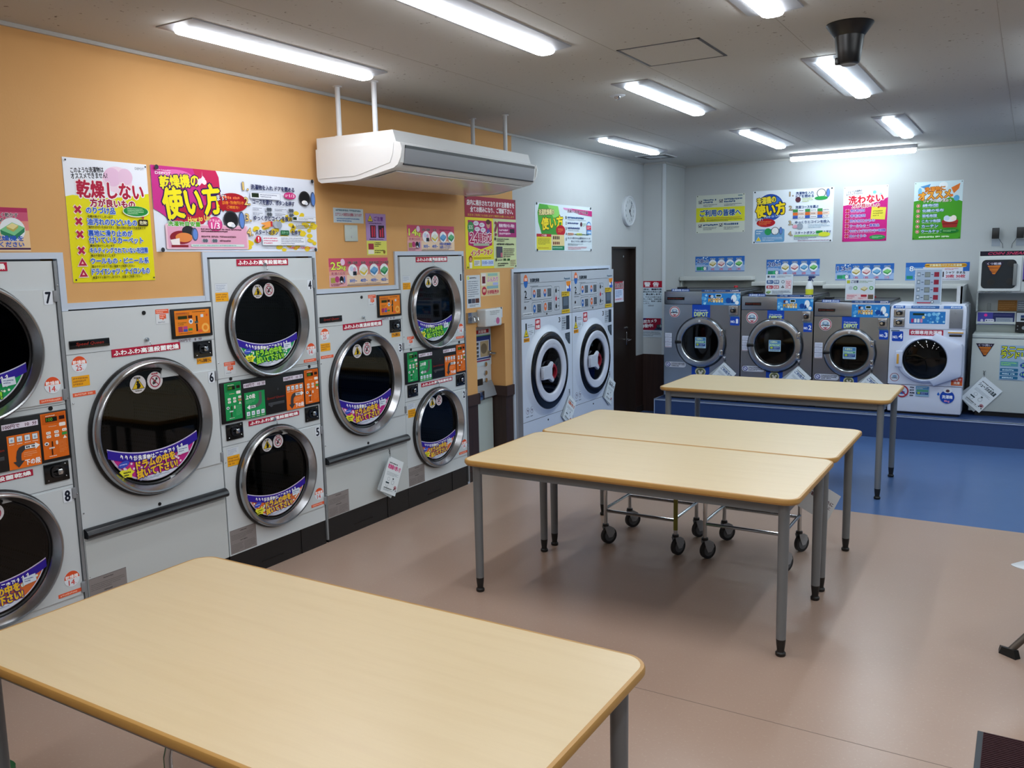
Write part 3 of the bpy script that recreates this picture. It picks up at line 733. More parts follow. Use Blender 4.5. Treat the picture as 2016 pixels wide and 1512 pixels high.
def lens_sticker(p, x, cy, cz, r, kind):
    dc, tc, oc = DOTC[kind]
    a = A(x, cy-r, cz+r, 2*r, 2*r, None); a.lay = .0003
    top = lambda u, d=0: 50+100*(-.0)+ (50*(.22+.23*(1-u*u)) + d)       # y (0-100 down) of the upper edge for u in -1..1
    us = [-.92+1.84*k/28 for k in range(29)]
    def circ(u, s=.965): return 50+50*math.sqrt(max(s*s-u*u, 0))
    def band(f0, f1, c, g=1.0):
        P = [(50+50*u*g, f0(u)) for u in us]+[(50+50*u*g, f1(u)) for u in reversed(us)]
        n = len(us); a.up(); a.put(P, [t for i in range(n-1) for t in ((i, i+1, 2*n-2-i), (i, 2*n-2-i, 2*n-1-i))], c)
    band(lambda u: top(u, -1), lambda u: max(circ(u), top(u, -1)), '#d9d4ea')
    band(lambda u: top(u), lambda u: max(circ(u, .955), top(u)), dc)
    for i in range(40):
        u = random.uniform(-.85, .85); y_ = random.uniform(top(u, 9), max(circ(u, .9), top(u, 9.1)))
        if y_ < circ(u, .90): a.ell(50+50*u, y_, 1.1, '#f6dff0' if kind == 'm' else '#eaf6e4', n=10)
    band(lambda u: max(min(92.8-2*u, circ(u, .94)), top(u)), lambda u: max(circ(u, .95), top(u)), '#dbe3f0')
    band(lambda u: top(u), lambda u: top(u, 7.6), '#33209a')
    for k, ch in enumerate('↑↑↑お洗濯物はここまで↑↑↑'):
        u = -.66+1.30*k/15
        w_ = 3.6 if ch != '↑' else 2.4
        slope = math.degrees(math.atan(-2*u*.23)); a.text(ch, 50+50*u-w_/2, top(u, 1.6), w_, 4.4, '#ffffff', bold=.0003, rot=-slope*-1)
    a.text('ドラムの中を', 30, 77.0, 40, 7.6, tc, out=oc, ow=.0042, bold=.0018, rot=3)
    a.text('拭いて下さい!', 30, 84.8, 42, 7.8, tc, out=oc, ow=.0042, bold=.0018, rot=3)
    a.ell(18, 78, 5.5, '#3a50c0', 2.8, rot=12); a.bars(14, 77, 8, 2, 1, '#c8d0f4')
    a.poly([(13, 84), (16, 82.5), (20, 83.5), (24, 81.5), (25, 84), (28, 86), (25, 88), (25, 91), (20, 89.5), (16, 90.5), (16, 87.5)], '#e8e23a'); a.bars(17, 84.5, 8, 4.6, 2, '#3a3a20', th=.6)
    a.rect(73, 73.5, 12, 7, '#dce6f2', rot=6); a.bars(74.5, 75, 9, 4, 2, '#5a6c98', th=.5)
    a.bars(32, 93.8, 32, 2.2, 2, '#8a90b0', th=.5)
    sticker(p, a, 'lens_sticker', {'g': 'green', 'o': 'orange', 'm': 'magenta'}[kind]+' dotted sticker with purple band on the door glass')
def round_st(p, x, cy, cz, r, kind):
    a = A(x, cy-r, cz+r, 2*r, 2*r, '#dcd9dc', t=.0004, round_=r*.999)
    if kind == 'tri':
        a.bars(28, 8, 44, 13, 1, '#4a4640', th=.9); a.poly([(50, 14), (90, 76), (10, 76)], '#2a2618'); a.poly([(50, 19), (85, 73), (15, 73)], '#e8c428')
        a.ell(50, 38, 8, '#1c1a16'); a.poly([(38, 46), (62, 44), (66, 60), (58, 72), (40, 72), (44, 58)], '#1c1a16'); a.bars(30, 81, 40, 8, 1, '#6a6860', th=.9)
    else:
        a.bars(30, 6, 40, 11, 1, '#b03048', th=.9); a.ell(50, 54, 34, '#a82848'); a.ell(50, 54, 28, '#dcd9dc')
        a.ell(60, 40, 7, '#3c3a3c'); a.poly([(44, 44), (58, 46), (54, 66), (36, 72), (32, 62)], '#3c3a3c'); a.ell(38, 40, 5, '#3c3a3c')
        a.rect(22, 52, 56, 5, '#a82848', rot=-45)
    sticker(p, a, 'warning_sticker', 'round white sticker with yellow warning triangle' if kind == 'tri' else 'round white sticker with red prohibition ring')
def dryer_door(t, cy, cz, R_, yedge, z0, z1, kind, n, yaxis=1):
    # hinged plate + ring
    mb = MB(); zs = (z0, z1)
    mb.box(.0, .0075, cy, yedge, z0, z1, 0)
    # cut-out look: plate only outside the ring
    mb = MB(); N_ = 40; a, b_ = [], []
    for k in range(N_+1):
        th = math.radians(-75+150*k/N_); c, s = math.cos(th), math.sin(th)
        a.append((cy+R_*.97*c, cz+R_*.97*s))
        q = min((yedge-cy)/c, (z1-cz)/s if s > 1e-6 else (z0-cz)/s if s < -1e-6 else 1e9); b_.append((cy+q*c, cz+q*s))
    for yy, zz in ((yedge, z0), (yedge, z1)):
        k = min(range(N_+1), key=lambda i: (b_[i][0]-yy)**2+(b_[i][1]-zz)**2); b_[k] = (yy, zz)
    pts = a+b_[::-1]
    vs = [(x, y, z) for x in (0.0, .0075) for y, z in pts]; L_ = len(pts); fs = []
    for i in range(N_):
        fs.append((L_+i, L_+L_-1-i, L_+L_-2-i, L_+i+1))
    for i in range(L_): j = (i+1) % L_; fs.append((i, j, L_+j, L_+i))
    mb.add(vs, fs, 0)
    d = mb.build('door', M_ENAMEL, t)
    mb = MB(); mb.lathe([(R_*1.035, 0), (R_*1.04, .012), (R_*1.02, .020), (R_*.97, .022)], (0, cy, cz), (1, 0, 0), 72); tag(mb.build('outer_gasket', M_BLACK, d), 'black outer seal')
    mb = MB(); mb.lathe([(R_*1.012, .018), (R_*1.008, .032), (R_*.99, .046), (R_*.968, .052), (R_*.945, .050), (R_*.885, .016), (R_*.875, .010), (R_*.87, -.004)], (0, cy, cz), (1, 0, 0), 96)
    tag(mb.build('door_ring', M_RING, d), 'brushed steel door ring')
    mb = MB(); mb.lathe([(R_*.872, .004), (R_*.862, .008), (R_*.845, .002), (R_*.84, -.02)], (0, cy, cz), (1, 0, 0), 72); mb.build('inner_gasket', M_BLACK, d)
    g = R_*.85; mb = MB(); mb.lathe([(.0001, .0), (g*.999, .0)], (0, cy, cz), (1, 0, 0), 72)
    gl = mb.build('door_glass', M_GLASS, d)
    lens_sticker(gl, .0008, cy, cz, R_*.84, kind)
    round_st(gl, .0008, cy-R_*.19, cz+R_*.66, R_*.134, 'tri'); round_st(gl, .0008, cy+R_*.10, cz+R_*.68, R_*.134, 'no')
    # drum behind the glass
    mb = MB(); ri = R_*.90
    mb.lathe([(R_*.85, -.03), (ri*1.0, -.09), (ri*1.0, -.55), (.001, -.57)], (0, cy, cz), (1, 0, 0), 48)
    for k in range(3):
        th = 2*PI*k/3+.5; c, s = math.cos(th), math.sin(th); 
        mb.tube([(-.10, cy+ri*.97*c, cz+ri*.97*s), (-.5, cy+ri*.97*c, cz+ri*.97*s)], .03, 8)
    tag(mb.build('drum', M_DRUM, t), 'perforated metal drum behind the glass')
    # hinge
    for zz in (z0+.03, z1-.03):
        mb = MB(); mb.rbox(.0, .013, yedge-.004, yedge+.014, zz-.024, zz+.024, .002); mb.cyl((.008, yedge+.006, zz-.022), (.008, yedge+.006, zz+.022), .005, n=10); mb.build('hinge', M_GREY, d)
    num(d, n, yedge-.046, z1-.006)
def cabinet(t, w, top, holes):
    mb = MB(); x = 0; e = .0015
    zs = sorted(holes, key=lambda h_: h_[1])
    z = .147; cuts = [.147] + ([(zs[0][1]+zs[1][1])/2] if len(zs) > 1 else []) + [top]
    for (cy, cz, r), a, b_ in zip(zs, cuts[:-1], cuts[1:]): holed(mb, e, w-e, a, b_, cy, cz, r, 0)
    mb.add([(0,e,.147),(0,w-e,.147),(0,w-e,top),(0,e,top),(-.62,e,.147),(-.62,w-e,.147),(-.62,w-e,top),(-.62,e,top)],
           [(0,1,5,4),(3,7,6,2),(0,4,7,3),(1,2,6,5),(4,5,6,7)], 0)
    mb.build('cabinet', M_ENAMEL, t)
    mb = MB(); mb.box(-.6, -.002, e, w-e, 0, .147, 0); mb.box(-.001, .001, w*.30, w*.52, .045, .050, 1); mb.box(-.003, .001, w*.715, w*.718, .0, .147, 1)
    tag(mb.build('kick_plate', [M_BLACK, M_BLACKG], t), 'black base panel')
def seams(t, w, zs, y0=0):
    mb = MB()
    for z in zs: mb.box(-.0005, .0006, y0, w-.002, z-.0012, z+.0012, 0)
    mb.build('panel_seam', mat('seam_shadow', '#6b7072', .6), t)
def single(y0, n, label):
    w = .80; t = thing('coin_dryer', label, 'dryer', (0, y0, 0), 'dryers built into the orange wall')
    cabinet(t, w, 1.506, [(.40, .93, .279)])
    seams(t, w, [1.316])
    dryer_door(t, .40, .93, .322, .785, .668, 1.158, 'm', n)
    b = MB(); b.rbox(0, .010, .545, .787, 1.338, 1.484, .003); o = b.build('display_frame', M_BLACK, t)
    a = A(.0105, .562, 1.474, .208, .122, '#e88422', t=.0008)
    a.rect(2, 8, 40, 26, '#c8701c'); a.rect(9, 22, 26, 13, '#26300e'); a.rect(38, 21, 12, 12, '#4a1a10'); a.bars(5, 8, 30, 7, 1, '#a03838'); a.bars(50, 6, 42, 5, 1, '#5a3a1a', th=.6)
    a.rect(60, 25, 5, 22, '#2a1a10'); a.rect(59, 58, 5, 30, '#2a1a10'); a.ell(45, 46, 6, '#d9e0e8'); a.ell(45, 46, 3, '#3f6a9a'); a.rect(56, 47, 10, 8, '#4a5a5a')
    a.bars(8, 46, 26, 14, 2, '#7a5a1c', th=.5); a.rect(8, 64, 12, 22, '#a8385c'); a.rect(22, 64, 12, 12, '#b8427c'); a.rect(22, 76, 12, 10, '#3a5ab0'); a.rect(36, 74, 12, 9, '#3a8a3c')
    a.ell(86, 76, 11, '#f4b455'); a.ell(86, 76, 6, '#e88422'); a.ell(70, 88, 7, '#e8623c', 6); a.rect(74, 20, 8, 12, '#d8dfe6'); a.rect(90, 20, 5, 8, '#e05a2a'); a.bars(8, 89, 44, 6, 1, '#8a4a18')
    sticker(o, a, 'display', 'orange control display')
    brand(t, .018, 1.376)
    fuwa(t, .217, 1.320-.001, .372, .036, drop=-8)
    yen(t, .0005, .578, 1.336, .15, .021, '100円で   8  分', '#c6ccd4')
    coin(t, .666, 1.314, .113, .083)
    a = A(.0005, .683, 1.2275, .09, .029, '#eda31e', t=.0006); a.text('ドラム消毒さん', 4, 18, 92, 62, '#5a3a2a', bold=.0004); sticker(t, a, 'yellow_label')
    dot(t, .401, 1.476, .010); keylock(t, .403, 1.350); dot(t, .403, .543, .0085)
    kg(t, .021, 1.307, '25'); yel(t, .016, 1.219, .083, .047); strip(t, .014, 1.145, .108); tagst(t, .464, 1.487, .074, .07)
    b = MB(); b.prism([(.0, .485), (.026, .485), (.034, .491), (.036, .503), (.030, .516), (.014, .527), (0, .528)], 1, .004, w-.001, 0)
    b.tube([(.018, .006, .506), (.018, .012, .506)], .012, 12)
    tag(b.build('lint_door_bar', mat('bar_black', '#15191f', .3), t), 'black horizontal bar across the front')
    b = MB(); b.box(-.001, .004, .004, w-.004, .149, .470, 0); b.build('lower_panel', mat('dryer_enamel_b', '#c3c9c9', .38), t)
    greyplate(t, .004, .292, .188, .140, x=.0045)
    b = MB()
    for yy, zz in ((.012, 1.10), (.012, .30), (.79, .30), (.012, .60)): b.ball((.001, yy, zz), .004, 8)
    b.build('screws', M_CHROME, t)
    return t
def double(y0, nu, nl, label, ku='g', kl='o'):
    w = .745; t = thing('coin_dryer', label, 'dryer', (0, y0, 0), 'dryers built into the orange wall')
    cabinet(t, w-.012, 1.724, [(.36, 1.362, .243), (.36, .512, .243)])
    seams(t, w, [1.105, .745])
    dryer_door(t, .36, 1.362, .281, .722, 1.118, 1.604, ku, nu); dryer_door(t, .36, .512, .281, .722, .240, .736, kl, nl)
    fuwa(t, .173, 1.7215, .368, .036); fuwa(t, .184, .8515, .376, .027)
    keylock(t, .362, 1.692); keylock(t, .366, .835)
    b = MB(); b.rbox(0, .009, .004, w-.014, .866, 1.084, .003); pn = b.build('control_panel', M_BLACK, t)
    ctrl_strip(pn, .0092, .029, 1.078, .110, .198, True); ctrl_strip(pn, .0092, .610, 1.078, .112, .198, False)
    guide(pn, .0092, .160, 1.010, .142, .143, True); guide(pn, .0092, .462, 1.010, .136, .143, False)
    yen(pn, .0092, .158, 1.060, .154, .023); yen(pn, .0092, .446, 1.060, .152, .023)
    a = A(.0093, .318, .962, .130, .015, None); a.lay = 0; a.text('Speed Queen', 0, 0, 100, 100, '#8c2a1c', shear=4); a.build('brand_lettering', pn)
    b = MB(); b.rbox(.009, .0105, .325, .445, .915, .93, .0005); b.cyl((.009, .345, .918), (.0115, .345, .918), .012, n=20); b.cyl((.009, .40, 1.0), (.0115, .40, 1.0), .006, n=16); b.build('panel_trim', M_DKGREY, pn)
    coin(t, .028, .858, .113, .085); coin(t, .606, .858, .111, .085)
    dot(t, .083, 1.098); dot(t, .663, 1.096)
    kg(t, .642, 1.232, '14', .0082); strip(t, .615, 1.140, .10, .0082); kg(t, .644, .362, '14', .0082); strip(t, .612, .272, .106, .0082)
    wht(t, .022, 1.598); yel(t, .022, 1.551); wht(t, .024, .731); yel(t, .026, .688, .083, .055); tagst(t, .046, 1.188)
    greyplate(t, .008, .284, .18, .13)
    b = MB(); b.box(-.03, .006, w-.010, w+.004, .02, 1.724, 0)
    b.build('edge_strip', mat('edge_strip', '#8d9296', .4, metal=.4), t)
    b = MB()
    for zz in (1.13, .70, .30, 1.62): b.ball((.0065, w-.003, zz), .004, 8)
    for zz in (1.19, .66): b.ball((.001, .012, zz), .004, 8)
    b.build('screws', M_CHROME, t)
    return t
double(1.430, '7', '8', 'stacked coin dryer numbered 7 and 8, leftmost, cut by the left edge of the photo')
single(2.185, '6', 'single-drum coin dryer numbered 6 with black bar and magenta sticker, nearest the foreground table')
double(2.990, '4', '5', 'stacked coin dryer numbered 4 and 5 between the two single-drum dryers')
single(3.740, '3', 'single-drum coin dryer numbered 3 with a white tag hanging from its bar')
double(4.540, '1', '2', 'stacked coin dryer numbered 1 and 2, rightmost beside the brown niche')

# a hanging paper tag: two laminated sheets on a wire
def hang_tag(o_top, U, N, w, h, rot, label, art, hook=.05, back=True, off=(0, 0)):
    """o_top: point the tag hangs from; corner of the sheet sits below it"""
    U = Vector(U).normalized(); N = Vector(N).normalized(); Z = Vector((0, 0, 1)); a = math.radians(rot)
    u = U*math.cos(a)-Z*math.sin(a); v = -Z*math.cos(a)-U*math.sin(a)
    P = Vector(o_top)
    t = thing('hanging_tag', label, 'tag', tuple(P), 'laminated tags hanging from machines')
    b = MB(); S = U*.012; q = Vector((0, 0, 0))
    b.tube([q+S*.8+N*.002+Z*.012, q+N*.004, q-S*.4-Z*hook*.3+N*.004, q+S*.2-Z*hook*.6+N*.006, q-Z*hook+N*.004], .0018, 6)
    b.tube([q-S*.8+N*.002+Z*.012, q+N*.006, q+S*.3-Z*hook*.35+N*.006, q-Z*hook+N*.005], .0018, 6)
    b.build('wire', M_BLACK, t)
    c0 = q-Z*hook+U*off[0]+Z*off[1]+N*.004
    if back:
        a2 = a+math.radians(8); u2 = U*math.cos(a2)-Z*math.sin(a2); v2 = -Z*math.cos(a2)-U*math.sin(a2)
        A2 = Art(c0-u2*.01-v2*.01-N*.003, w, h, (tuple(u2), tuple(v2), tuple(N)), '#aeb6ba', t=.0008); A2.build('back_sheet', t)
    A1 = Art(c0-u*.01-v*.01, w, h, (tuple(u), tuple(v), tuple(N)), '#e6eef2', t=.001)
    art(A1); A1.build('front_sheet', t)
    return t
def tag_art(title, c, blot=True):
    def f(a):
        a.bars(12, 13, 62, 4, 1, '#2c3436', th=.8); a.text(title, 10, 19, 82, 13, c, bold=.0008)
        a.bars(12, 40, 80, 11, 4, '#8d9aa4', th=.4)
        a.ring(32, 60, 8, '#aab4bc', .2, '#e6eef2'); a.ring(62, 66, 9, '#aab4bc', .2, '#e6eef2'); a.ring(30, 77, 8, '#aab4bc', .2, '#e6eef2'); a.rect(18, 69, 22, 4, '#2a4048'); a.rect(56, 54, 8, 4, '#2a4048')
        a.bars(14, 84, 60, 4, 1, '#2c3436', th=.7); a.bars(14, 89, 62, 5, 2, '#8d9aa4', th=.5)
        a.ell(85, 78, 9, '#b8848c', 5.5); a.ell(85, 80, 3.5, '#5a2c38'); a.poly([(74, 86), (80, 80), (82, 86)], '#40464c'); a.poly([(88, 84), (96, 84), (93, 89)], '#40464c')
    return f
hang_tag((.044, 4.295, .470), (0, 1, 0), (1, 0, 0), .165, .235, 27, 'white laminated paper tag with pink title hanging from the bar of dryer 3', tag_art('乾燥機の使い方', '#d8508c'), .052)

# ================================================================ service niche with the change machine
t = thing('ticket_machine', 'narrow white coin vending machine standing in the brown-lined wall niche', 'vending machine', (-.15, 5.49, 0))
b = MB(); b.rbox(-.42, 0, 0, .385, .02, 1.165, .004); b.build('cabinet', mat('vend_white', '#c6cdd2', .35), t)
b = MB(); b.box(-.001, .006, .002, .383, .02, .575, 0); b.build('lower_door', mat('vend_panel', '#b7c2be', .45), t)
b = MB(); b.prism([(.002, .58), (.05, .60), (.03, .66), (.002, .72)], 1, .03, .383, 0); b.rbox(.02, .05, .04, .20, .585, .66, .006, 1); b.rbox(.0, .012, .06, .24, .668, .75, .006, 2); b.build('payout_tray', [M_GREY, M_CHROME, M_BLACK], t)
a = A(.001, .0, 1.150, .385, .30, None, t=.001); a.solid([(100, 0), (100, 100), (0, 100), (0, 0)], '#bfd0d8')
a.rect(42, 3, 50, 10, '#b02030'); a.text('両替機', 52, 4, 30, 8, '#ffffff'); a.rect(0, 18, 98, 14, '#4f9a54'); a.rect(0, 20, 98, 62, '#283c7c'); a.rect(2, 32, 90, 46, '#b8c4d8')
a.rect(58, 34, 32, 42, '#a89878'); a.ell(72, 54, 12, '#6f6450', 14)
for yy in (36, 47, 58, 68): a.rect(8, yy, 20, 7, '#3c4454'); a.rect(34, yy, 18, 7, '#3c4454')
a.rect(0, 84, 94, 4, '#8c3a5c'); sticker(t, a, 'instruction_sheet', 'blue instruction sheet')
a = A(.001, .0, .83, .16, .07, '#e4b82c', t=.001); a.bars(8, 12, 84, 72, 3, '#8a6a1c'); sticker(t, a, 'yellow_sticker')
b = MB()
for zz in (.86, .79, .73): b.cyl((0, .29, zz), (.012, .29, zz), .018, n=18)
b.cyl((0, .35, .945), (.07, .35, .945), .009, n=12); b.cyl((.0, .35, .945), (.02, .35, .945), .02, n=16); b.build('coin_lock', M_CHROME, t)
b = MB(); b.rbox(.0, .012, .02, .11, .70, .735, .003); b.build('coin_entry', M_BLACK, t)
# box, hook plate, papers around the niche
t = thing('tissue_dispenser', 'small white box with pink round sticker on the orange wall above the niche', 'dispenser', (WX, 5.475, 1.185))
b = MB(); b.rbox(0, .085, 0, .235, 0, .135, .012); b.build('box_body', mat('box_white', '#ced3d6', .4), t)
a = A(.0853, .11, .06, .10, .05, None); a.lay = 0; a.ell(62, 40, 26, '#b8608c'); a.rect(2, 30, 28, 30, '#c2cbd4'); a.bars(20, 5, 60, 10, 1, '#7a8288'); sticker(t, a, 'sticker')
a = A(.0853, .06, .125, .16, .04, None); a.lay = 0; a.bars(0, 5, 100, 90, 3, '#8a8e92', th=.5); sticker(t, a, 'printed_lines')
b = MB(); b.box(WX, WX+.02, 5.335, 5.458, 1.222, 1.302, 0); b.tube([(WX+.02, 5.37, 1.27), (WX+.05, 5.37, 1.26), (WX+.055, 5.37, 1.235)], .004, 8); b.tube([(WX+.02, 5.42, 1.27), (WX+.05, 5.42, 1.26), (WX+.055, 5.42, 1.235)], .004, 8)
tag(b.build('hook_plate', M_CHROME), 'small steel plate with hooks left of the white box on the orange wall', 'hook')
# ================================================================ washer-dryers in the white wall
def washer_dryer(y0, label, side):
    w = .908; t = thing('washer_dryer', label, 'washing machine', (.045, y0, 0), 'washer-dryers in the white wall')
    body = M_WENAM; cy, cz = .428, .735
    mb = MB()
    holed(mb, 0, w-.002, .34, 1.205, cy, cz, .30, 0)
    mb.add([(0,0,.34),(0,w-.002,.34),(0,w-.002,1.575),(0,0,1.575),(-.66,0,.34),(-.66,w-.002,.34),(-.66,w-.002,1.575),(-.66,0,1.575)], [(3,7,6,2),(0,4,7,3),(1,2,6,5),(4,5,6,7)], 0)
    mb.build('cabinet', body, t)
    mb = MB(); mb.box(-.66, .0, 0, w-.002, .03, .338, 0); mb.build('lower_panel', body, t)
    mb = MB(); mb.box(-.02, .0, 0, w-.002, 1.207, 1.578, 0); mb.box(-.001, .0006, 0, w-.002, 1.494, 1.4965, 1); mb.box(-.001, .0006, 0, w-.002, 1.204, 1.207, 1); mb.box(-.001, .0006, 0, w-.002, .338, .341, 1); mb.box(-.001, .001, w-.004, w-.0005, .03, 1.578, 2)
    cp = mb.build('control_panel', [mat('wd_panel', '#b4bcc6', .35), M_BLACK, M_GREY], t)
    a = A(.0, 0, 1.578, w, .373, None); a.lay = .0008
    def Y(v): return v*100/w
    def Z(z): return (1.578-z)*100/.373
    a.ell(Y(.078), Z(1.512), Y(.034), '#2f6ab8', 14.5); a.up(); a.put([(Y(.078+.034*math.cos(q)), Z(1.512+.054*math.sin(q))) for q in [PI*k/14 for k in range(15)]], [(0, i, i+1) for i in range(1, 14)], '#e0703c')
    a.text('洗濯', Y(.060), Z(1.538), Y(.036), 6, '#f4ece6'); a.text('洗濯乾燥機', Y(.15), Z(1.532), Y(.155), 8, '#2c3844', bold=.0006); a.bars(Y(.15), Z(1.474), Y(.15), 3, 1, '#6a7480')
    a.text('Panasonic', Y(.76), Z(1.524), Y(.115), 4.5, '#3c6c8c', bold=.0005)
    a.text('2', Y(.055), Z(1.435), Y(.035), 16, '#1c2228', bold=.001); a.rect(Y(.045), Z(1.365), Y(.11), .9, '#1c2228'); a.poly([(Y(.145), Z(1.375)), (Y(.17), Z(1.364)), (Y(.145), Z(1.364))], '#1c2228'); a.bars(Y(.045), Z(1.35), Y(.10), 3, 1, '#4a545e')
    def rb(y1, y2, z1, z2, c='#5c6670', r=2):
        a.rect(Y(y1), Z(z2), Y(y2-y1), Z(z1)-Z(z2), c, r=r); a.rect(Y(y1+.003), Z(z2-.003), Y(y2-y1-.006), Z(z1+.003)-Z(z2-.003), '#b4bcc6', r=r*.9)
    rb(.168, .53, 1.35, 1.462); rb(.172, .345, 1.240, 1.335); rb(.362, .53, 1.24, 1.335); rb(.565, .668, 1.245, 1.452)
    for yy, zz, c1, c2 in ((.215, 1.405, '#e0703c', '#2f6ab8'), (.40, 1.405, '#e0703c', '#2f6ab8'), (.405, 1.287, '#e0703c', '#e0703c'), (.215, 1.28, '#2f6ab8', '#2f6ab8')):
        a.ell(Y(yy), Z(zz), Y(.023), c2, 9); a.ell(Y(yy), Z(zz+.012), Y(.020), c1, 5.5); a.ell(Y(yy), Z(zz+.004), Y(.010), '#b4bcc6', 3)
        a.rect(Y(yy+.045), Z(zz+.034), Y(.066), 18, '#4c555e'); a.bars(Y(yy+.05), Z(zz+.03), Y(.055), 15, 4, '#828c96', th=.35)
    for zz, c in ((1.415, '#22272c'), (1.345, '#c8283c'), (1.28, '#22272c')): a.ell(Y(.60), Z(zz), Y(.014), c, 5); a.rect(Y(.597), Z(zz+.03), Y(.006), 8, c); a.bars(Y(.63), Z(zz+.01), Y(.025), 5, 1, '#3a444e')
    a.rect(Y(.705), Z(1.402), Y(.15), 12, '#d8b832'); a.bars(Y(.715), Z(1.398), Y(.13), 9, 2, '#6e5c1c', th=.6); a.rect(Y(.705), Z(1.242), Y(.155), 9, '#d8b832'); a.bars(Y(.715), Z(1.238), Y(.13), 6, 1, '#6e5c1c')
    a.rect(Y(.722), Z(1.358), Y(.118), 30, '#44505c'); a.rect(Y(.735), Z(1.35), Y(.09), 20, '#5d6c7c')
    a.rect(Y(.79), Z(1.495), Y(.10), 25, '#dfe4ea'); a.poly([(Y(.79), Z(1.49)), (Y(.885), Z(1.492)), (Y(.87), Z(1.45)), (Y(.84), Z(1.44)), (Y(.80), Z(1.455))], '#e48a2c'); a.rect(Y(.805), Z(1.425), Y(.075), 7, '#2a5cc0'); a.rect(Y(.845), Z(1.455), Y(.025), 10, '#2a5cc0')
    a.ell(Y(.06), Z(1.295), Y(.013), '#3c3438', 3.6); a.ell(Y(.425), Z(1.225), Y(.009), '#16181c', 2.6); a.rect(Y(.02), Z(1.255), Y(.16), 7, '#d2d8de'); a.bars(Y(.025), Z(1.25), Y(.15), 5, 1, '#5c6670')
    sticker(cp, a, 'panel_print')
    # lower stickers
    a = A(.0, 0, 1.205, w, .865, None); a.lay = .0006
    def Z(z): return (1.205-z)*100/.865
    a.text('1', Y(.062), Z(1.165), Y(.02), 6, '#1c2228', bold=.001); a.bars(Y(.10), Z(1.155), Y(.09), 1.4, 1, '#4a545e'); a.rect(Y(.10), Z(1.135), Y(.115), .35, '#3a444e'); a.rect(Y(.212), Z(1.135), Y(.003), 8, '#3a444e')
    ic_tri(a, Y(.072), Z(1.085), Y(.034), '#e4cc28', '#3c3a2c', '#3c3a2c'); a.rect(Y(.03), Z(1.045), Y(.095), 3.8, '#e09a28'); a.bars(Y(.035), Z(1.04), Y(.085), 2.6, 1, '#8c5a18', th=.8); a.rect(Y(.11), Z(1.11), Y(.09), 6, '#d8e2ee'); a.bars(Y(.115), Z(1.105), Y(.08), 5, 3, '#7c8894')
    sticker(t, a, 'step_sticker')
    a = A(.0, 0, 1.205, w, .865, None); a.lay = .0006
    a.rect(Y(.225), Z(1.19), Y(.088), 10, '#b8283a', r=1); a.text('お湯で', Y(.238), Z(1.18), Y(.062), 3.2, '#ffffff', bold=.0006); a.text('洗濯', Y(.238), Z(1.14), Y(.062), 3.2, '#ffffff', bold=.0006)
    sticker(t, a, 'red_sticker', 'small red sticker')
    a = A(.0, 0, 1.205, w, .865, None); a.lay = .0006
    a.text('3', Y(.645), Z(1.178), Y(.034), 5, '#1c2228', bold=.001); a.rect(Y(.70), Z(1.185), Y(.155), 14.5, '#aeb8c4'); a.rect(Y(.79), Z(1.185), Y(.065), 14.5, '#2e3a48'); a.bars(Y(.71), Z(1.175), Y(.07), 12, 5, '#64707c', th=.4); a.poly([(Y(.75), Z(1.13)), (Y(.80), Z(1.123)), (Y(.75), Z(1.116))], '#14181c')
    sticker(t, a, 'step_sticker')
    a = A(.0, 0, 1.205, w, .865, None); a.lay = .0006
    a.poly([(Y(.765), Z(1.028)), (Y(.862), Z(1.034)), (Y(.862), Z(.925)), (Y(.835), Z(.93)), (Y(.775), Z(.985))], '#36424e'); a.bars(Y(.79), Z(1.02), Y(.06), 7, 4, '#7c8894', th=.35)
    sticker(t, a, 'notice_sticker')
    a = A(.0, 0, 1.205, w, .865, None); a.lay = .0006
    for yy in (.075, .145): a.ring(Y(yy), Z(.432), Y(.028), '#74606c', .12, '#cfd9e8'); a.bars(Y(yy-.025), Z(.39), Y(.05), 2, 1, '#6a7480'); a.poly([(Y(yy-.01), Z(.445)), (Y(yy+.012), Z(.44)), (Y(yy+.006), Z(.415))], '#5c5064')
    sticker(t, a, 'warning_mark')
    mb = MB(); mb.cyl((-.001, .43, .300), (.003, .43, .300), .008, n=16); mb.build('lock_plug', M_BLACK, t)
    mb = MB(); mb.lathe([(.395, .0), (.375, .004), (.350, .022), (.338, .028), (.333, .024)], (0, cy, cz), (1, 0, 0), 96); d = mb.build('door', body, t)
    mb = MB(); mb.lathe([(.337, .022), (.333, .032), (.325, .037), (.272, .038)], (0, cy, cz), (1, 0, 0), 96); tag(mb.build('door_rim', M_BLACKG, d), 'glossy black door rim')
    mb = MB(); mb.lathe([(.274, .036), (.272, .045), (.266, .049), (.215, .049), (.205, .046), (.198, .040), (.196, .02)], (0, cy, cz), (1, 0, 0), 96); tag(mb.build('door_ring', mat('wd_ring', '#cdd3e2', .25), d), 'white inner ring')
    a = A(.0, cy-.25, cz+.25, .5, .5, None); a.lay = .0496
    for k, ch in enumerate('ご使用前によくお読みください'): 
        th = math.radians(128-76*k/13); a.text(ch, 50+47*math.cos(th)-1.6, 50-47*math.sin(th)-1.6, 3.2, 3.2, '#a9b0bc', rot=-(90-math.degrees(th))*-1*-1)
    sticker(d, a, 'ring_print')
    mb = MB(); mb.lathe([(.0001, .036), (.08, .035), (.197, .032)], (0, cy, cz), (1, 0, 0), 64); gl = mb.build('door_glass', M_GLASS, d)
    mb = MB(); mb.lathe([(.30, -.01), (.29, -.08), (.29, -.45), (.001, -.47)], (0, cy, cz), (1, 0, 0), 40); mb.build('drum', M_DRUM, t)
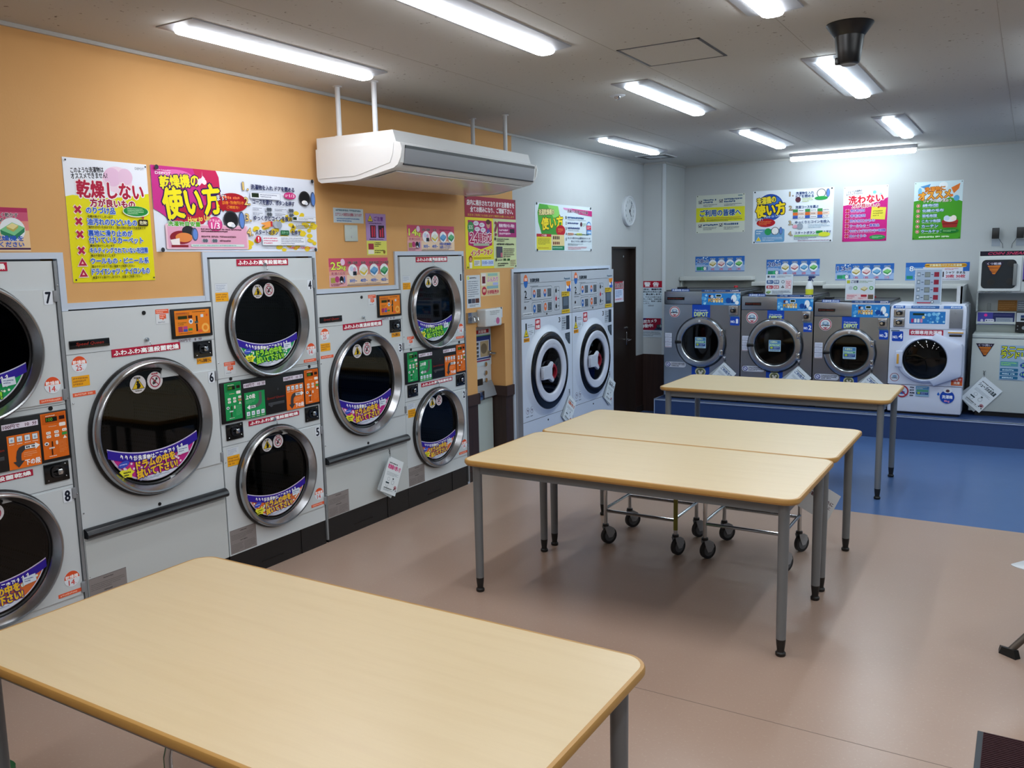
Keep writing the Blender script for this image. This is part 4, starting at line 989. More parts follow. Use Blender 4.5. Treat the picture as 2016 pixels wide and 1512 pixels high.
    mb = MB(); mb.lathe([(.070, .028), (.071, .05), (.060, .060), (.042, .058), (.040, .030)], (0, cy+.01, cz-.01), (1, 0, 0), 40); tag(mb.build('handle_ring', mat('red_plastic', '#8c1c28', .3), d), 'dark red handle ring')
    mb = MB()
    q = lambda y, z, x: (x, cy+y, cz+z)
    pl = [(-.215, .055), (-.10, .055), (-.045, .085), (-.03, .075), (-.055, .03), (-.055, -.035), (-.02, -.08), (-.04, -.095), (-.10, -.060), (-.215, -.055)]
    mb.loft([[q(y, z, .056) for y, z in pl], [q(y, z, .074) for y, z in pl], [q(y*.985-.003, z*.93, .080) for y, z in pl]], 0, flip=True)
    mb.rbox(.06, .088, cy-.225, cy-.205, cz-.04, cz+.04, .006)
    tag(mb.build('door_handle', mat('wd_handle', '#c4cbd8', .3), d), 'pale lever handle')
    a = A(.0, cy-.02, cz+.03, .05, .06, None); a.lay = .0325; ic_tri(a, 50, 50, 40, '#e8d87c', '#c8b850'); sticker(d, a, 'warning_sticker')
    if side:
        mb = MB(); mb.box(-.66, -.001, -.004, 0, .02, 1.578, 0); mb.box(-.066, -.05, -.008, -.004, 0, 1.578, 1); mb.box(-.03, -.026, -.006, -.004, .34, 1.578, 2)
        tag(mb.build('side_panel', [mat('side_grey', '#9aa0ab', .4, metal=.2), M_LGREY, M_GREY], t), 'grey side panel')
washer_dryer(6.045, 'tall white washer-dryer beside the orange wall, nearer of the pair', True)
washer_dryer(6.955, 'tall white washer-dryer next to the dark brown door, farther of the two round-door units', False)
mb = MB(); mb.box(-.1, -.03, 6.02, 6.045, 0, 1.585, 0); mb.box(-.06, .03, 7.863, 7.872, 0, 1.575, 0)
struct('trim_9', mb, mat('filler_grey', '#a4a9b4', .45))
hang_tag((.055, 6.86, .505), (0, 1, 0), (1, 0, 0), .17, .235, 35, 'white laminated tag with orange-brown title on the nearer white washer-dryer', tag_art('洗濯機の使い方', '#c86a4c'), .05)
hang_tag((.055, 7.735, .56), (0, 1, 0), (1, 0, 0), .17, .235, 30, 'white laminated tag on the farther white washer-dryer beside the brown door', tag_art('洗濯の使い方', '#3c4450'), .05)
# sign sticking out from the machine over the door
a = Art((.055, 7.872, 1.452), .215, .205, 'L', '#c8d2de', t=.003)
a.rect(0, 0, 92, 36, '#a81c34'); a.text('安心宣言', 6, 6, 84, 24, '#3a2a30', out='#e8d8dc', ow=.003); a.rect(0, 36, 92, 50, '#c4d4ec'); a.bars(6, 42, 76, 34, 5, '#5a74a8', th=.55); a.rect(0, 80, 86, 12, '#e0c4d4'); a.bars(6, 82, 70, 8, 1, '#8c4a6c'); a.rect(92, 8, 8, 84, '#b8a0a8'); a.ell(96, 40, 3, '#6c2c3c')
tag(a.build('notice_board'), 'small red-topped notice sticking out in front of the dark brown door', 'notice')
# ================================================================ clock, switch
t = thing('wall_clock', 'round white wall clock on the white wall above the dark brown door', 'clock', (WX, 8.36, 2.163))
b = MB(); b.lathe([(.150, 0), (.155, .02), (.153, .032), (.143, .036), (.136, .026), (.0001, .026)], (0, 0, 0), (1, 0, 0), 64); b.build('case', mat('clock_white', '#c9cfd6', .35), t)
a = Art((.0, -.135, .135), .27, .27, 'L', '#ccd3d8', t=.0265, round_=.1349)
for k in range(12):
    th = PI/2-2*PI*(k+1)/12; a.text(str(k+1), 50+37*math.cos(th)-3.2, 50-37*math.sin(th)-4.5, 6.4, 9, '#6c7884')
a.build('dial', t)
b = MB(); b.prism([(-.004, -.02), (.004, -.02), (.003, .07), (-.003, .07)], 0, .028, .030, 0); o = b.build('hour_hand', M_DKGREY, t); o.rotation_euler = (math.radians(-145), 0, 0)
b = MB(); b.prism([(-.003, -.02), (.003, -.02), (.002, .10), (-.002, .10)], 0, .031, .033, 0); o = b.build('minute_hand', M_DKGREY, t); o.rotation_euler = (math.radians(-35), 0, 0)
b = MB(); b.cyl((.026, 0, 0), (.036, 0, 0), .007, n=16); b.build('hub', M_DKGREY, t)
t = thing('wall_switch', 'grey switch plate under a small white notice on the orange wall', 'switch', (WX, 4.09, 1.871))
b = MB(); b.rbox(0, .010, -.058, .058, -.050, .050, .004); b.build('plate', mat('switch_plate', '#b9c4be', .4), t)
b = MB(); b.cyl((.009, -.002, -.022), (.016, -.002, -.022), .006, n=12); b.cyl((.009, -.002, .03), (.012, -.002, .03), .004, n=12); b.build('knob', M_LGREY, t)

# ================================================================ posters on the left wall
def pins(a):
    for x, y in ((2.5, 2.2), (97.5, 2.2), (2.5, 97.8), (97.5, 97.8)): a.ell(x, y, 1.0, '#33363c')
# 1: yellow poster, things not to dry
a = Art((WX, 2.262, 2.168), .415, .540, 'L', '#e9eef8')
a.ell(62, 15, 18, '#efd6e6', 11); a.ell(56, 13, 10, '#e6bfdc'); a.ell(72, 12, 9, '#e6c2dc')
a.poly([(0, 31), (8, 29.5), (40, 31), (70, 29), (100, 25), (100, 100), (0, 100)], '#e3dc12')
a.text('このような洗濯物は', 8, 6.5, 38, 4.5, '#1c1c28', rot=5); a.text('オススメできません!', 8, 11, 42, 4.5, '#1c1c28', rot=5); a.text('DEPOT', 85, 3.2, 11, 2, '#8c909c')
a.text('乾燥しない', 13, 17.2, 80, 13.8, '#b0183c', out='#f4ecf0', ow=.005, bold=.0022, out2='#c8b0c0', ow2=.007); a.text('方が良いもの', 27, 31.6, 54, 6.6, '#a01c3c', out='#f4ecf0', ow=.0035, bold=.0014)
for y_ in (41, 50.5, 61, 74): ic_cross(a, 12, y_, 4.6, '#b01c44', '#f2d8d0')
for y_ in (83.5, 92.5): ic_tri(a, 12, y_, 5, '#b01c44', '#f2d8d0', '#f4c8c0')
BL = '#2456c0'
for s_, y_, w_, h_ in (('のりづけ品', 38.6, 34, 5.2), ('油汚れのひどいもの', 47.8, 60, 5.4), ('裏地に滑り止めが', 57.2, 53, 5.2), ('付いているカーペット', 62.8, 66, 5.2), ('キルティングされていない布団類', 71.6, 71, 4.6), ('ウールもの・ビニール系', 80.2, 71, 4.8), ('ドライTシャツ・ナイロンもの', 89.0, 71, 5.2)):
    a.text(s_, 21.5, y_, w_, h_, BL, out='#d8e4f4', ow=.0022, bold=.0007)
for y_, s_, w_ in ((45.2, '衣類が焦げてしまいます', 30), (53.9, '油汚れが付いたままですと、発火の恐れがあり大変危険です!', 70), (69.1, '裏地が溶けてしまいます', 29), (77.2, '縮みや変形をおこします', 29), (86.2, '縮みやすいので、低い温度でご利用ください', 52), (95.3, '高温ですと溶けてしまうので、低温でご利用ください', 60)):
    a.text(s_, 22, y_, w_, 2.0, '#3c3a18')
a.ell(81, 41, 16.5, '#e4ecd8', 4.7); a.ell(81, 40.6, 15.6, '#1e8c3c', 4.2); a.bars(70, 38, 23, 5.4, 4, '#b8e0b8', th=.5)
a.rect(83, 47.5, 12.5, 5.4, '#2c2210', r=1.5); a.text('危険!', 84.5, 48.6, 9.5, 3.2, '#e8e4c0'); a.poly([(88, 45), (91, 45), (89.5, 48)], '#b01c44')
pins(a); tag(a.build('poster'), 'yellow and white Japanese poster with red crosses, above dryer 6', 'poster')
# 2: pink how-to poster
a = Art((WX, 2.697, 2.170), 1.095, .408, 'L', '#dfe6f4')
random.seed(3)
for k in range(90):
    x_, y_ = random.uniform(52, 99), random.uniform(34, 98)
    if (x_-52)/47*.6+(y_-38)/60 > .5: a.ell(x_, y_, random.uniform(1.4, 2.2), '#e8cc28', random.uniform(2.2, 3.2), rot=0)
a.poly([(0, 0), (35, 0), (36.5, 8), (37, 34), (33, 48), (26, 66), (18, 70), (9, 64), (3, 54), (0, 50)], '#c8308a')
a.poly([(22, 0), (35, 0), (36.5, 8), (37, 40), (32, 50), (28, 40)], '#c42458'); a.poly([(6, 50), (30, 42), (33, 48), (26, 66), (18, 70), (9, 64)], '#b81c3c')
a.ell(13, 12, 9, '#e070b4', 9)
a.text('乾燥機の', 4, 9, 21, 15, '#ece02c', out='#3c1456', ow=.006, bold=.002, rot=6); a.text('使い方', 5, 21, 31.5, 36, '#f0e41c', out='#2c1650', ow=.009, bold=.004, rot=7)
a.text('How to Use', 17.5, 56.5, 13, 6.5, '#f0d860', bold=.0008, rot=7, shear=3); a.text('Coin Laundry', 2, 4, 8, 2, '#f4e4f0'); a.text('DEPOT', 2, 7, 8, 3, '#f4e4f0', bold=.0004)
for k in range(4): a.poly([(27-.15, 14), (27+.15, 14), (27, 2)], '#f8e8f8') if k == 0 else a.rect(26-k*.2, 12-k*1.5, .5+.4*k, 4+3*k, '#f6dcf0', rot=45*k)
a.ell(28, 15, 1.2, '#fff6fc')
a.ell(44, 38, 9, '#a81424', 12); a.poly([(35, 44), (38, 50), (40, 44)], '#a81424'); a.text('ます!', 34.5, 29, 5.5, 7, '#f2f4f8', out='#1c1c40', ow=.003, rot=6)
a.bars(38, 30, 11, 4, 1, '#e87848', th=.8); a.text('忘れ物・汚れ物がないか', 37.5, 36, 13, 4.4, '#f0902c', rot=2); a.text('ご確認を!', 40, 42, 7.5, 3.8, '#f0902c')
a.rect(5, 67, 47, 30, '#e8c4d0', r=.8); a.rect(6, 68.5, 45, 27, '#e0a4c0'); a.text('洗濯物目安量', 6.5, 64, 17.5, 5.6, '#58a82c', out='#e4ecf0', ow=.002, bold=.001)
a.ell(32.5, 66, 4.2, '#c8307c', 9.2); a.ell(32.5, 66, 3.7, '#d84890', 8.2); a.text('ドラムの', 29.4, 60, 6.2, 3.2, '#fbe8f4'); a.text('1/3', 30.2, 64, 4.8, 8, '#fbe8f4', bold=.0008)
ic_drum(a, 42, 60, 4.5, 11.5); a.ell(13, 83, 6, '#8c1c2c', 8); a.ell(17, 75, 3.4, '#26262c', 6); a.ell(14.5, 83, 4.6, '#e08848', 5.6); a.ell(20.5, 79, 1.8, '#4a5876', 8); a.ell(20.7, 79, 1.25, '#5f86cf', 6.4); a.poly([(7, 86), (12, 84), (12, 92), (8, 92)], '#f0e8e8'); a.rect(7.5, 92, 9, 2.6, '#8c1c2c')
a.bars(24, 71, 26, 5.4, 2, '#5c3444', th=.6); a.bars(24, 80, 21, 3, 1, '#7c5464', th=.7)
for x_ in (24, 29.5): a.rect(x_, 84.5, 4, 4, '#c4b4c4', r=.6); a.ell(x_+1.4, 86.5, .8, '#5c6470'); a.ell(x_+2.7, 86.5, .8, '#5c6470')
a.bars(34.5, 85, 7, 3, 1, '#7c5464', th=.7); a.rect(18, 91, 31, 3, '#d0e4e0'); a.bars(19, 91.3, 29, 2.4, 1, '#6ca4a0')
for n_, y_, s_, x_, w_ in (('1.', 13, '洗濯物を入れ ドアを閉める', 55.5, 29), ('2.', 32, 'コースを選び、ボタンを押す', 56, 28), ('3.', 53, 'ゆっくりとコインを投入', 56, 25.5), ('4.', 71.5, 'スタートボタン', 56.5, 15)):
    a.text(n_, x_-5.2, y_-1.5, 3.6, 9.5, '#e8c878', out='#3c3040', ow=.0025, bold=.0008); a.text(s_, x_, y_, w_, 6.4, '#28305c', bold=.0006)
a.rect(54.5, 22.5, 20, 9, '#b8c0d0'); a.rect(54.8, 23.2, 19.4, 7.6, '#e4e9f4'); a.rect(55.5, 24, 4.6, 5.6, '#1c2a14'); a.bars(61, 24.4, 12, 5, 2, '#7c849c', th=.5)
a.ell(81, 24.5, 4.2, '#c8307c', 4.6); a.text('1/3', 80.6, 22.4, 3.6, 4, '#fbe8f4'); a.bars(77.6, 23, 2.6, 3.4, 2, '#fbe8f4')
ic_drum(a, 91.5, 27, 4.2, 10.5)
for yy, xs in ((42, (64, 79)), (48.5, (64, 79))):
    for x_ in xs: a.rect(x_, yy, 4.4, 5, '#b4bac4', r=.6); a.ell(x_+1.5, yy+2.5, .9, '#4c5460'); a.ell(x_+3, yy+2.5, .9, '#4c5460')
    a.bars(55.5, yy+.6, 7, 3.6, 2, '#6c7084', th=.5); a.bars(70, yy+.6, 8, 3.6, 2, '#6c7084', th=.5)
a.rect(82, 52, 17, 6.5, '#c4ccd8'); a.rect(82.2, 52.6, 16.6, 5.3, '#e8edf6'); a.rect(82.3, 53, 2.6, 4, '#1c3014'); a.bars(86, 53.4, 12, 3.6, 2, '#7c849c', th=.5)
a.poly([(60, 63), (66, 60), (68, 60), (67, 67), (61, 70), (63, 66)], '#f0a050'); a.rect(66.6, 60, 1.3, 7, '#b82838'); a.ell(70.5, 64, 1.9, '#aab2c0'); a.ell(72.4, 64.5, 1.9, '#98a2b2')
ic_tri(a, 82, 66, 1.2, '#4c4420', '#e8cc28'); a.bars(84, 63, 14, 6, 3, '#5c5430', th=.55)
a.rect(73, 71.5, 6, 6.4, '#2c6c48', r=.5); a.text('スタート', 73.8, 73, 4.4, 3.2, '#a8e0b8'); a.text('を押す', 80.5, 71.5, 6.5, 6.4, '#28305c', bold=.0006)
a.ell(58, 84, 1.8, '#c81c38', 4.6); a.text('!', 57.7, 81, .8, 6, '#ffffff'); a.rect(60.5, 79.5, 30, 12.5, '#c4ccd8'); a.rect(60.7, 80.1, 29.6, 11.4, '#e8edf6'); a.bars(61.3, 81, 10, 9.6, 3, '#d85c80', th=.5); a.bars(73, 81, 16, 9.6, 4, '#6c7890', th=.45)
a.text('ご利用後は、ドアを閉めてご退出下さい', 78, 93.6, 20, 3, '#c8303c')
pins(a); tag(a.build('poster'), 'wide pink and white Japanese how-to poster above dryers 4 and 6', 'poster')
# 3: pink strip posters with drawn bedding
def bedding(y, z, w, h, kgs, label, full=True):
    a = Art((WX, y, z), w, h, 'L', '#e8c49c', t=.002)
    a.rect(0, 0, 100, 30, '#c84c6c'); a.rect(0, 30, 100, 16, '#d87c80'); a.rect(0, 46, 100, 14, '#e0a08c'); a.rect(0, 60, 100, 40, '#ead0b4'); a.rect(0, 60, 28, 40, '#e0a8b0')
    a.rect(28, 97, 72, 2, '#3c1448')
    a.text(kgs, 3, 14, 16, 26, '#e0f060', out='#2c3c1c', ow=.0025, bold=.001); a.text('kg', 19.5, 24, 7, 20, '#e0f060', out='#2c3c1c', ow=.002, bold=.0006); a.text('乾燥の目安', 3.5, 48, 22, 11, '#b02c54', out='#f0d8d8', ow=.001)
    a.ell(22, 14, 3.6, '#e8c8e4'); a.rect(2, 68, 7, 18, '#a89c48'); a.ell(12, 74, 3.4, '#b83c78'); ic_drum(a, 19, 76, 3.2, 13); a.bars(2, 88, 22, 10, 2, '#8c3450', th=.6)
    for k, (s_, mn) in enumerate((('衣類・洋服類', '30分~'), ('毛布', '40分~'), ('羽毛布団', '40分~'), ('こたつ布団', '40分~'))):
        x_ = 38+k*18; a.ell(x_, 44, 7.6, '#eef0f4', 22)
        if full or k < 2: a.text(s_, x_-(8 if k != 1 else 4), 12, 16 if k != 1 else 8, 10, '#2c2430', out='#e8b0b4', ow=.0008); a.text(mn, x_-6, 74, 12, 13, '#2c5cc0', bold=.0005, out='#e4ecf4', ow=.001)
        if k == 0: a.ell(x_-2, 38, 3, '#c8d4ec', 9); a.ell(x_+3, 42, 2.4, '#d8a8c4', 9); a.rect(x_, 48, 6, 14, '#1c2430')
        else: ic_pile(a, x_, 42, 6.8, ('#dfe4d4', '#6ca8d8', '#64b880')[k-1], ('#d8c048', '#4888bc', '#2c8450')[k-1])
    if not full: a.bars(66, 12, 26, 8, 1, '#8c3450'); a.text('中型の乾燥機を', 66, 66, 26, 11, '#2c5cc0'); a.text('お使いください', 66, 79, 26, 11, '#2c5cc0')
    a.bars(28, 91, 66, 4, 1, '#6c4858'); tag(a.build('poster'), label, 'poster', 'pink bedding charts on the orange wall')
bedding(3.88, 1.720, .556, .172, '25', 'pink chart of bedding pictures reading 25kg, above dryer 3')
bedding(4.653, 1.936, .553, .175, '14', 'pink chart of bedding pictures reading 14kg, above dryer 1', False)
a = Art((WX, 1.40, 1.943), .688, .178, 'L', '#e4c8a0')
a.rect(0, 0, 100, 10, '#b02c5c'); a.rect(0, 10, 100, 20, '#c85878'); a.rect(0, 30, 100, 22, '#dc8c80'); a.rect(0, 92, 100, 4, '#3c1448')
a.text('よりふんわりよりよく乾かす', 60, 12, 34, 10, '#2c1c28', out='#f0e4e8', ow=.0012); a.text('ためにも', 78, 24, 16, 10, '#2c1c28', out='#f0e4e8', ow=.0012)
a.ell(90, 50, 7.6, '#e4ecf0', 27); ic_pile(a, 90, 48, 7.4, '#7cc890', '#2c8058'); ic_pile(a, 90, 42, 3.6, '#e4d898', '#bcae5c'); a.text('中型乾燥機を', 70, 64, 26, 12, '#2c5cc0', bold=.0006); a.text('ご利用ください', 70, 78, 26, 12, '#2c5cc0', bold=.0006)
tag(a.build('poster'), 'pink and cream poster cut by the left edge, above dryer 7', 'poster')
# small notices by the switch
a = Art((WX, 3.944, 2.021), .272, .088, 'L', '#c4d2da', t=.001); a.bars(8, 8, 84, 14, 1, '#5c7c8c', th=.8); a.text('エアコンの設定は自動になります', 6, 32, 88, 22, '#a83050'); a.bars(10, 64, 80, 30, 2, '#4c74a8', th=.55)
tag(a.build('notice'), 'small white air-conditioner notice above the switch on the orange wall', 'notice')
a = Art((WX, 4.236, 1.998), .198, .262, 'L', '#a888bc', t=.001)
a.rect(0, 65, 100, 35, '#dcdc64'); a.rect(2, 2, 96, 62, '#ac8cc4'); ic_tri(a, 22, 12, 11, '#e4cc28', '#3c3434', '#3c3434'); a.text('ご注意', 40, 7, 46, 10, '#6c2c8c', bold=.0006); a.bars(10, 21, 80, 5, 1, '#5c3c74')
a.rect(20, 28, 28, 30, '#3c1c34'); a.rect(60, 28, 30, 30, '#2c1828'); a.rect(26, 30, 8, 26, '#c42c48'); a.rect(38, 30, 6, 26, '#c42c48'); a.rect(66, 38, 8, 18, '#c42c48'); a.rect(78, 34, 7, 22, '#c42c48'); a.bars(14, 60, 72, 4, 1, '#3c2c54')
a.rect(8, 72, 26, 14, '#9c2c44'); a.bars(38, 68, 34, 12, 3, '#3c3c28', th=.5); a.bars(38, 86, 50, 10, 2, '#4c4c28', th=.5); a.ell(86, 92, 6, '#8c6c2c'); a.rect(6, 87, 28, 10, '#ece8d8')
tag(a.build('notice'), 'purple and yellow caution notice beside the switch on the orange wall', 'notice')
# 24h support poster
a = Art((WX, 5.352, 2.167), .737, .540, 'L', '#cfdca8')
a.rect(0, 0, 100, 29, '#a01c3c'); a.text('店内に掲示されております注意書きを', 4, 5, 93, 7.5, '#f0e8ec', bold=.001); a.text('全てお読みになり、ご理解下さい。', 10, 14, 84, 7.5, '#f0e8ec', bold=.001); a.text('店主をご利用になる前に必ずご確認をお願いいたします', 5, 24, 91, 3.2, '#d8a83c')
a.rect(0, 29, 53, 71, '#e8dc28'); a.poly([(5, 33), (50, 33), (50, 67), (28, 73), (5, 67)], '#b01c6c'); a.ell(10, 43, 6, '#3c8c54'); a.text('SOS', 6.5, 40, 7, 5, '#d8e4d4', bold=.0006)
for x_, y_ in ((20, 37), (31, 39), (22, 45), (33, 46)): a.ell(x_, y_, 5, '#e4e0ec', 3.2); a.bars(x_-3.5, y_-1.2, 7, 2.4, 2, '#6c5c7c')
a.ell(43, 38, 3.6, '#c89078', 5.5); a.poly([(39, 50), (42, 44), (46, 46), (48, 54), (40, 54)], '#5c54a0'); a.ell(43, 34.5, 4.4, '#5c2c28', 3.5)
a.text('24', 8, 50, 16, 13, '#b01c54', out='#f4e8ec', ow=.007, bold=.002); a.text('時間', 25, 50.5, 5.5, 12, '#b01c54', out='#f4e8ec', ow=.003); a.text('対応', 31, 50, 18, 13, '#b01c54', out='#f4e8ec', ow=.007, bold=.002); a.rect(14, 64.5, 30, 3.6, '#a8b49c')
a.text('インターフォン', 9, 73, 41, 8, '#c8402c', out='#f0e4c8', ow=.005, bold=.002, rot=3); a.ell(8, 86, 3.2, '#8c2c24', 4.5); a.ell(8, 87, 2.2, '#d8a080', 3); a.poly([(5, 91), (11, 91), (10, 99), (6, 99)], '#e8e4dc'); a.bars(14, 84, 36, 2, 1, '#7c6c1c'); a.rect(14, 88, 12, 8, '#e0e4dc'); a.bars(15, 89, 10, 6, 3, '#3c3c44'); a.rect(28, 87.5, 24, 9, '#c8d8ec'); a.text('10:00~18:00', 29.5, 89.5, 21, 4.4, '#3c68c8', bold=.0006)
a.text('?', 55, 33.5, 6.5, 20, '#8c3450', bold=.002); a.rect(62, 33, 38, 22, '#a82c74'); a.text('機械が動かない場合', 64, 36, 32, 5, '#f0e0ec', bold=.0008); a.bars(64, 43.5, 20, 3.4, 1, '#e8c8dc', th=.8); a.bars(64, 48.5, 26, 3.4, 1, '#e8c8dc', th=.8); a.rect(86, 43, 10, 6, '#2c2434')
a.ell(56, 58, 1.6, '#3c3c34'); a.bars(59, 57, 26, 5, 2, '#3c3c34', th=.6); a.bars(59, 64, 38, 3, 1, '#2c2c28', th=.8); a.rect(58, 69, 12, 16, '#4c4c5c'); a.rect(66, 78, 4, 6, '#c86c7c'); a.bars(72, 71, 24, 14, 5, '#5c4c4c', th=.5); a.ell(57, 88, 1.6, '#3c3c34'); a.bars(60, 87, 10, 3, 1, '#4c4c44'); a.rect(72, 86.5, 5, 3, '#2c5c28'); a.rect(80, 86.5, 5, 3, '#2c5c28'); a.bars(60, 92, 24, 6, 2, '#3c3c34', th=.6); a.bars(86, 88, 12, 10, 4, '#8c5c4c', th=.4)
pins(a); tag(a.build('poster'), 'red-topped yellow-green Japanese support poster with 24 in large figures above the niche', 'poster')
a = Art((WX, 5.352, 1.580), .186, .245, 'L', '#ccd4dc', t=.001); a.ell(12, 8, 8, '#d8dc6c'); a.bars(22, 6, 60, 5, 1, '#3c4450', th=.8); a.bars(8, 16, 80, 52, 8, '#6c7888', th=.4); a.rect(8, 72, 24, 14, '#2c3c54'); a.rect(34, 72, 26, 14, '#4c4c5c'); a.rect(62, 72, 28, 14, '#5c342c'); a.bars(18, 89, 70, 8, 2, '#4c5868')
tag(a.build('notice'), 'white text notice with three small photos, left side under the 24-hour poster', 'notice')
a = Art((WX, 5.548, 1.596), .277, .180, 'L', '#dccc9c', t=.001); a.rect(0, 0, 100, 55, '#d8d4a8'); a.rect(3, 3, 24, 52, '#e4dcd8'); a.rect(7, 16, 16, 30, '#6c2434'); a.rect(36, 4, 52, 12, '#94c0b4'); a.text('ふんわり', 32, 20, 58, 20, '#c86cb4', out='#f0e4f0', ow=.002, bold=.0008); a.rect(62, 44, 28, 12, '#a8b4e4'); a.ell(16, 78, 12, '#b82c44'); a.text('好評', 9, 70, 14, 14, '#f4e4c8'); a.text('好評販売中', 32, 76, 60, 18, '#b8243c', bold=.0008, out='#f0e0d0', ow=.0016); a.rect(30, 58, 60, 12, '#8cb4bc')
tag(a.build('notice'), 'pastel softener sale notice, right side under the 24-hour poster', 'notice')
a = Art((WX, 5.742, 1.318), .112, .082, 'L', '#c4d0dc', t=.001); a.bars(12, 30, 76, 58, 4, '#6c7888', th=.45); a.ell(14, 10, 8, '#1c1c20'); a.ell(84, 10, 8, '#1c1c20')
tag(a.build('notice'), 'tiny pale notice held by two black clips right of the white box', 'notice')
# green how-to poster
a = Art((WX, 6.408, 2.165), 1.103, .407, 'L', '#d4e2ea')
a.poly([(7, 2), (38, 4), (40, 20), (45, 50), (47, 62), (36, 66), (10, 64), (5, 40), (4, 20)], '#4cac38'); a.poly([(20, 3), (38, 4), (41, 24), (30, 30)], '#8cd468'); a.poly([(8, 40), (45, 50), (47, 62), (36, 66), (10, 64)], '#3c9434')
a.text('洗濯乾燥機の', 6, 12, 25, 12, '#e8dc9c', out='#4c2c1c', ow=.004, bold=.0015, rot=3); a.text('使い方', 10, 27, 36, 25, '#f0d828', out='#2c2410', ow=.007, bold=.004, rot=5)
a.ell(42, 56, 8, '#b81c2c', 12); a.bars(37, 51, 10, 9, 3, '#e88848', th=.55)
a.rect(2, 64, 24, 34, '#e0d83c'); a.rect(2, 64, 24, 6, '#b8283c'); a.text('ご注意', 10, 65, 8, 4, '#f4e8e8'); a.bars(4, 73, 20, 14, 5, '#7c782c', th=.5); a.bars(4, 92, 20, 3, 1, '#a87c1c')
a.rect(27, 65, 21, 33, '#e0cc94'); a.rect(27, 89, 21, 9, '#1c7c54'); a.bars(28, 91, 19, 4, 1, '#a8dcc0')
for x_ in (28.5, 31.5, 34.5, 37.5): a.rect(x_, 68, 2, 7, '#3c2c2c'); a.rect(x_, 80, 2, 6, '#6c2c2c')
a.poly([(46, 6), (100, 8), (100, 20), (48, 10)], '#e094c8'); a.poly([(60, 7), (100, 9), (100, 21), (75, 18)], '#c42c7c'); a.text('洗濯から乾燥まで全自動', 54, 9, 38, 7, '#3c1c34', out='#f4d8e8', ow=.0015, rot=-1)
for k, y_ in enumerate((24, 36, 48, 59, 71)):
    a.text(str(k+1), 50.5, y_, 1.6, 6, '#4c5450', bold=.0006); 
a.bars(54, 24, 30, 5, 1, '#4c6c9c', th=.8); a.bars(54, 30, 38, 2.4, 1, '#7c8c9c'); a.bars(54, 36.5, 22, 4.4, 1, '#4c5c8c', th=.8); a.ell(79, 40, 2, '#5c3444', 5); a.bars(82, 37, 6, 8, 3, '#8cac7c'); a.bars(54, 47, 24, 5, 1, '#4c5c8c', th=.8); a.bars(54, 53.5, 22, 2.4, 1, '#7c8c9c'); a.rect(54, 60, 10, 5, '#e8a08c'); a.rect(70, 60, 10, 5, '#d8dc6c'); a.bars(54, 61, 42, 3.4, 1, '#4c6c5c', th=.8)
a.text('モニター表示された必要料金分のコインを', 54, 69, 42, 4.6, '#3c4464'); a.text('投入してください。自動でスタートします', 60, 76, 38, 4.6, '#3c4464'); a.bars(54, 83, 30, 5, 2, '#5c6c74', th=.5); a.bars(54, 90, 40, 7, 3, '#c45c6c', th=.45)
a.ell(93.5, 45, 4.6, '#4c84c0', 12); a.ell(93.5, 44, 3.6, '#cfe0f0', 8); a.rect(89, 42, 9, 10, '#c83c54'); a.bars(90, 44, 7, 6, 2, '#f4dce0'); a.rect(89.2, 52, 8.8, 10, '#3c84c8'); a.text('洗濯機', 90, 55, 7, 5, '#e4f0f8')
pins(a); tag(a.build('poster'), 'green and white Japanese how-to poster above the white washer-dryers', 'poster')
# pillar notices
a = Art((-.058, 8.797, 1.432), .262, .405, 'B', '#c3d4e2', t=.001)
a.rect(0, 0, 100, 17.5, '#a81830'); a.text('警', 19, 3, 27, 12, '#eceef4', bold=.0012); a.text('告', 57, 3, 26, 12, '#eceef4', bold=.0012)
for k, s_ in enumerate(('当店は、機器利用', '目的以外の方の入店', 'を、禁止致します。')): a.text(s_, 6, 20+k*6.6, 88, 4.6, '#1c2434', bold=.0008)
for k, s_ in enumerate(('尚、不法な犯罪行為を', '発見した場合、営業妨害', 'とみなし、警察へ通報', '致します。')): a.text(s_, 6, 41+k*5.6, 88 if k < 3 else 38, 3.8, '#54606e')
a.rect(36, 64.5, 26, 3, '#b0bccc'); a.text('DEPOT', 37, 64, 24, 4, '#7c8898')
tag(a.build('notice'), 'red-headed white warning notice on the pillar, upper of two', 'notice')
a = Art((-.058, 8.797, 1.029), .262, .208, 'B', '#c3d0dc', t=.001)
a.rect(0, 0, 100, 63, '#8c1834'); a.poly([(0, 0), (30, 0), (0, 40)], '#3c2c6c'); a.poly([(60, 63), (100, 20), (100, 63)], '#2c3c5c'); a.rect(92, 0, 8, 30, '#5c7c94'); a.text('防犯カメラ', 4, 8, 70, 17, '#eceef4', bold=.0009, rot=5); a.text('作動中!', 6, 31, 52, 19, '#eceef4', bold=.0009, rot=5); a.ell(82, 44, 9, '#1c2430', 12); a.rect(76, 34, 18, 14, '#3c4c50'); a.ell(92, 40, 4, '#8c9ca0', 8)
a.bars(4, 69, 92, 26, 4, '#5c6874', th=.5)
tag(a.build('notice'), 'dark red security camera notice on the pillar, lower of two', 'notice')
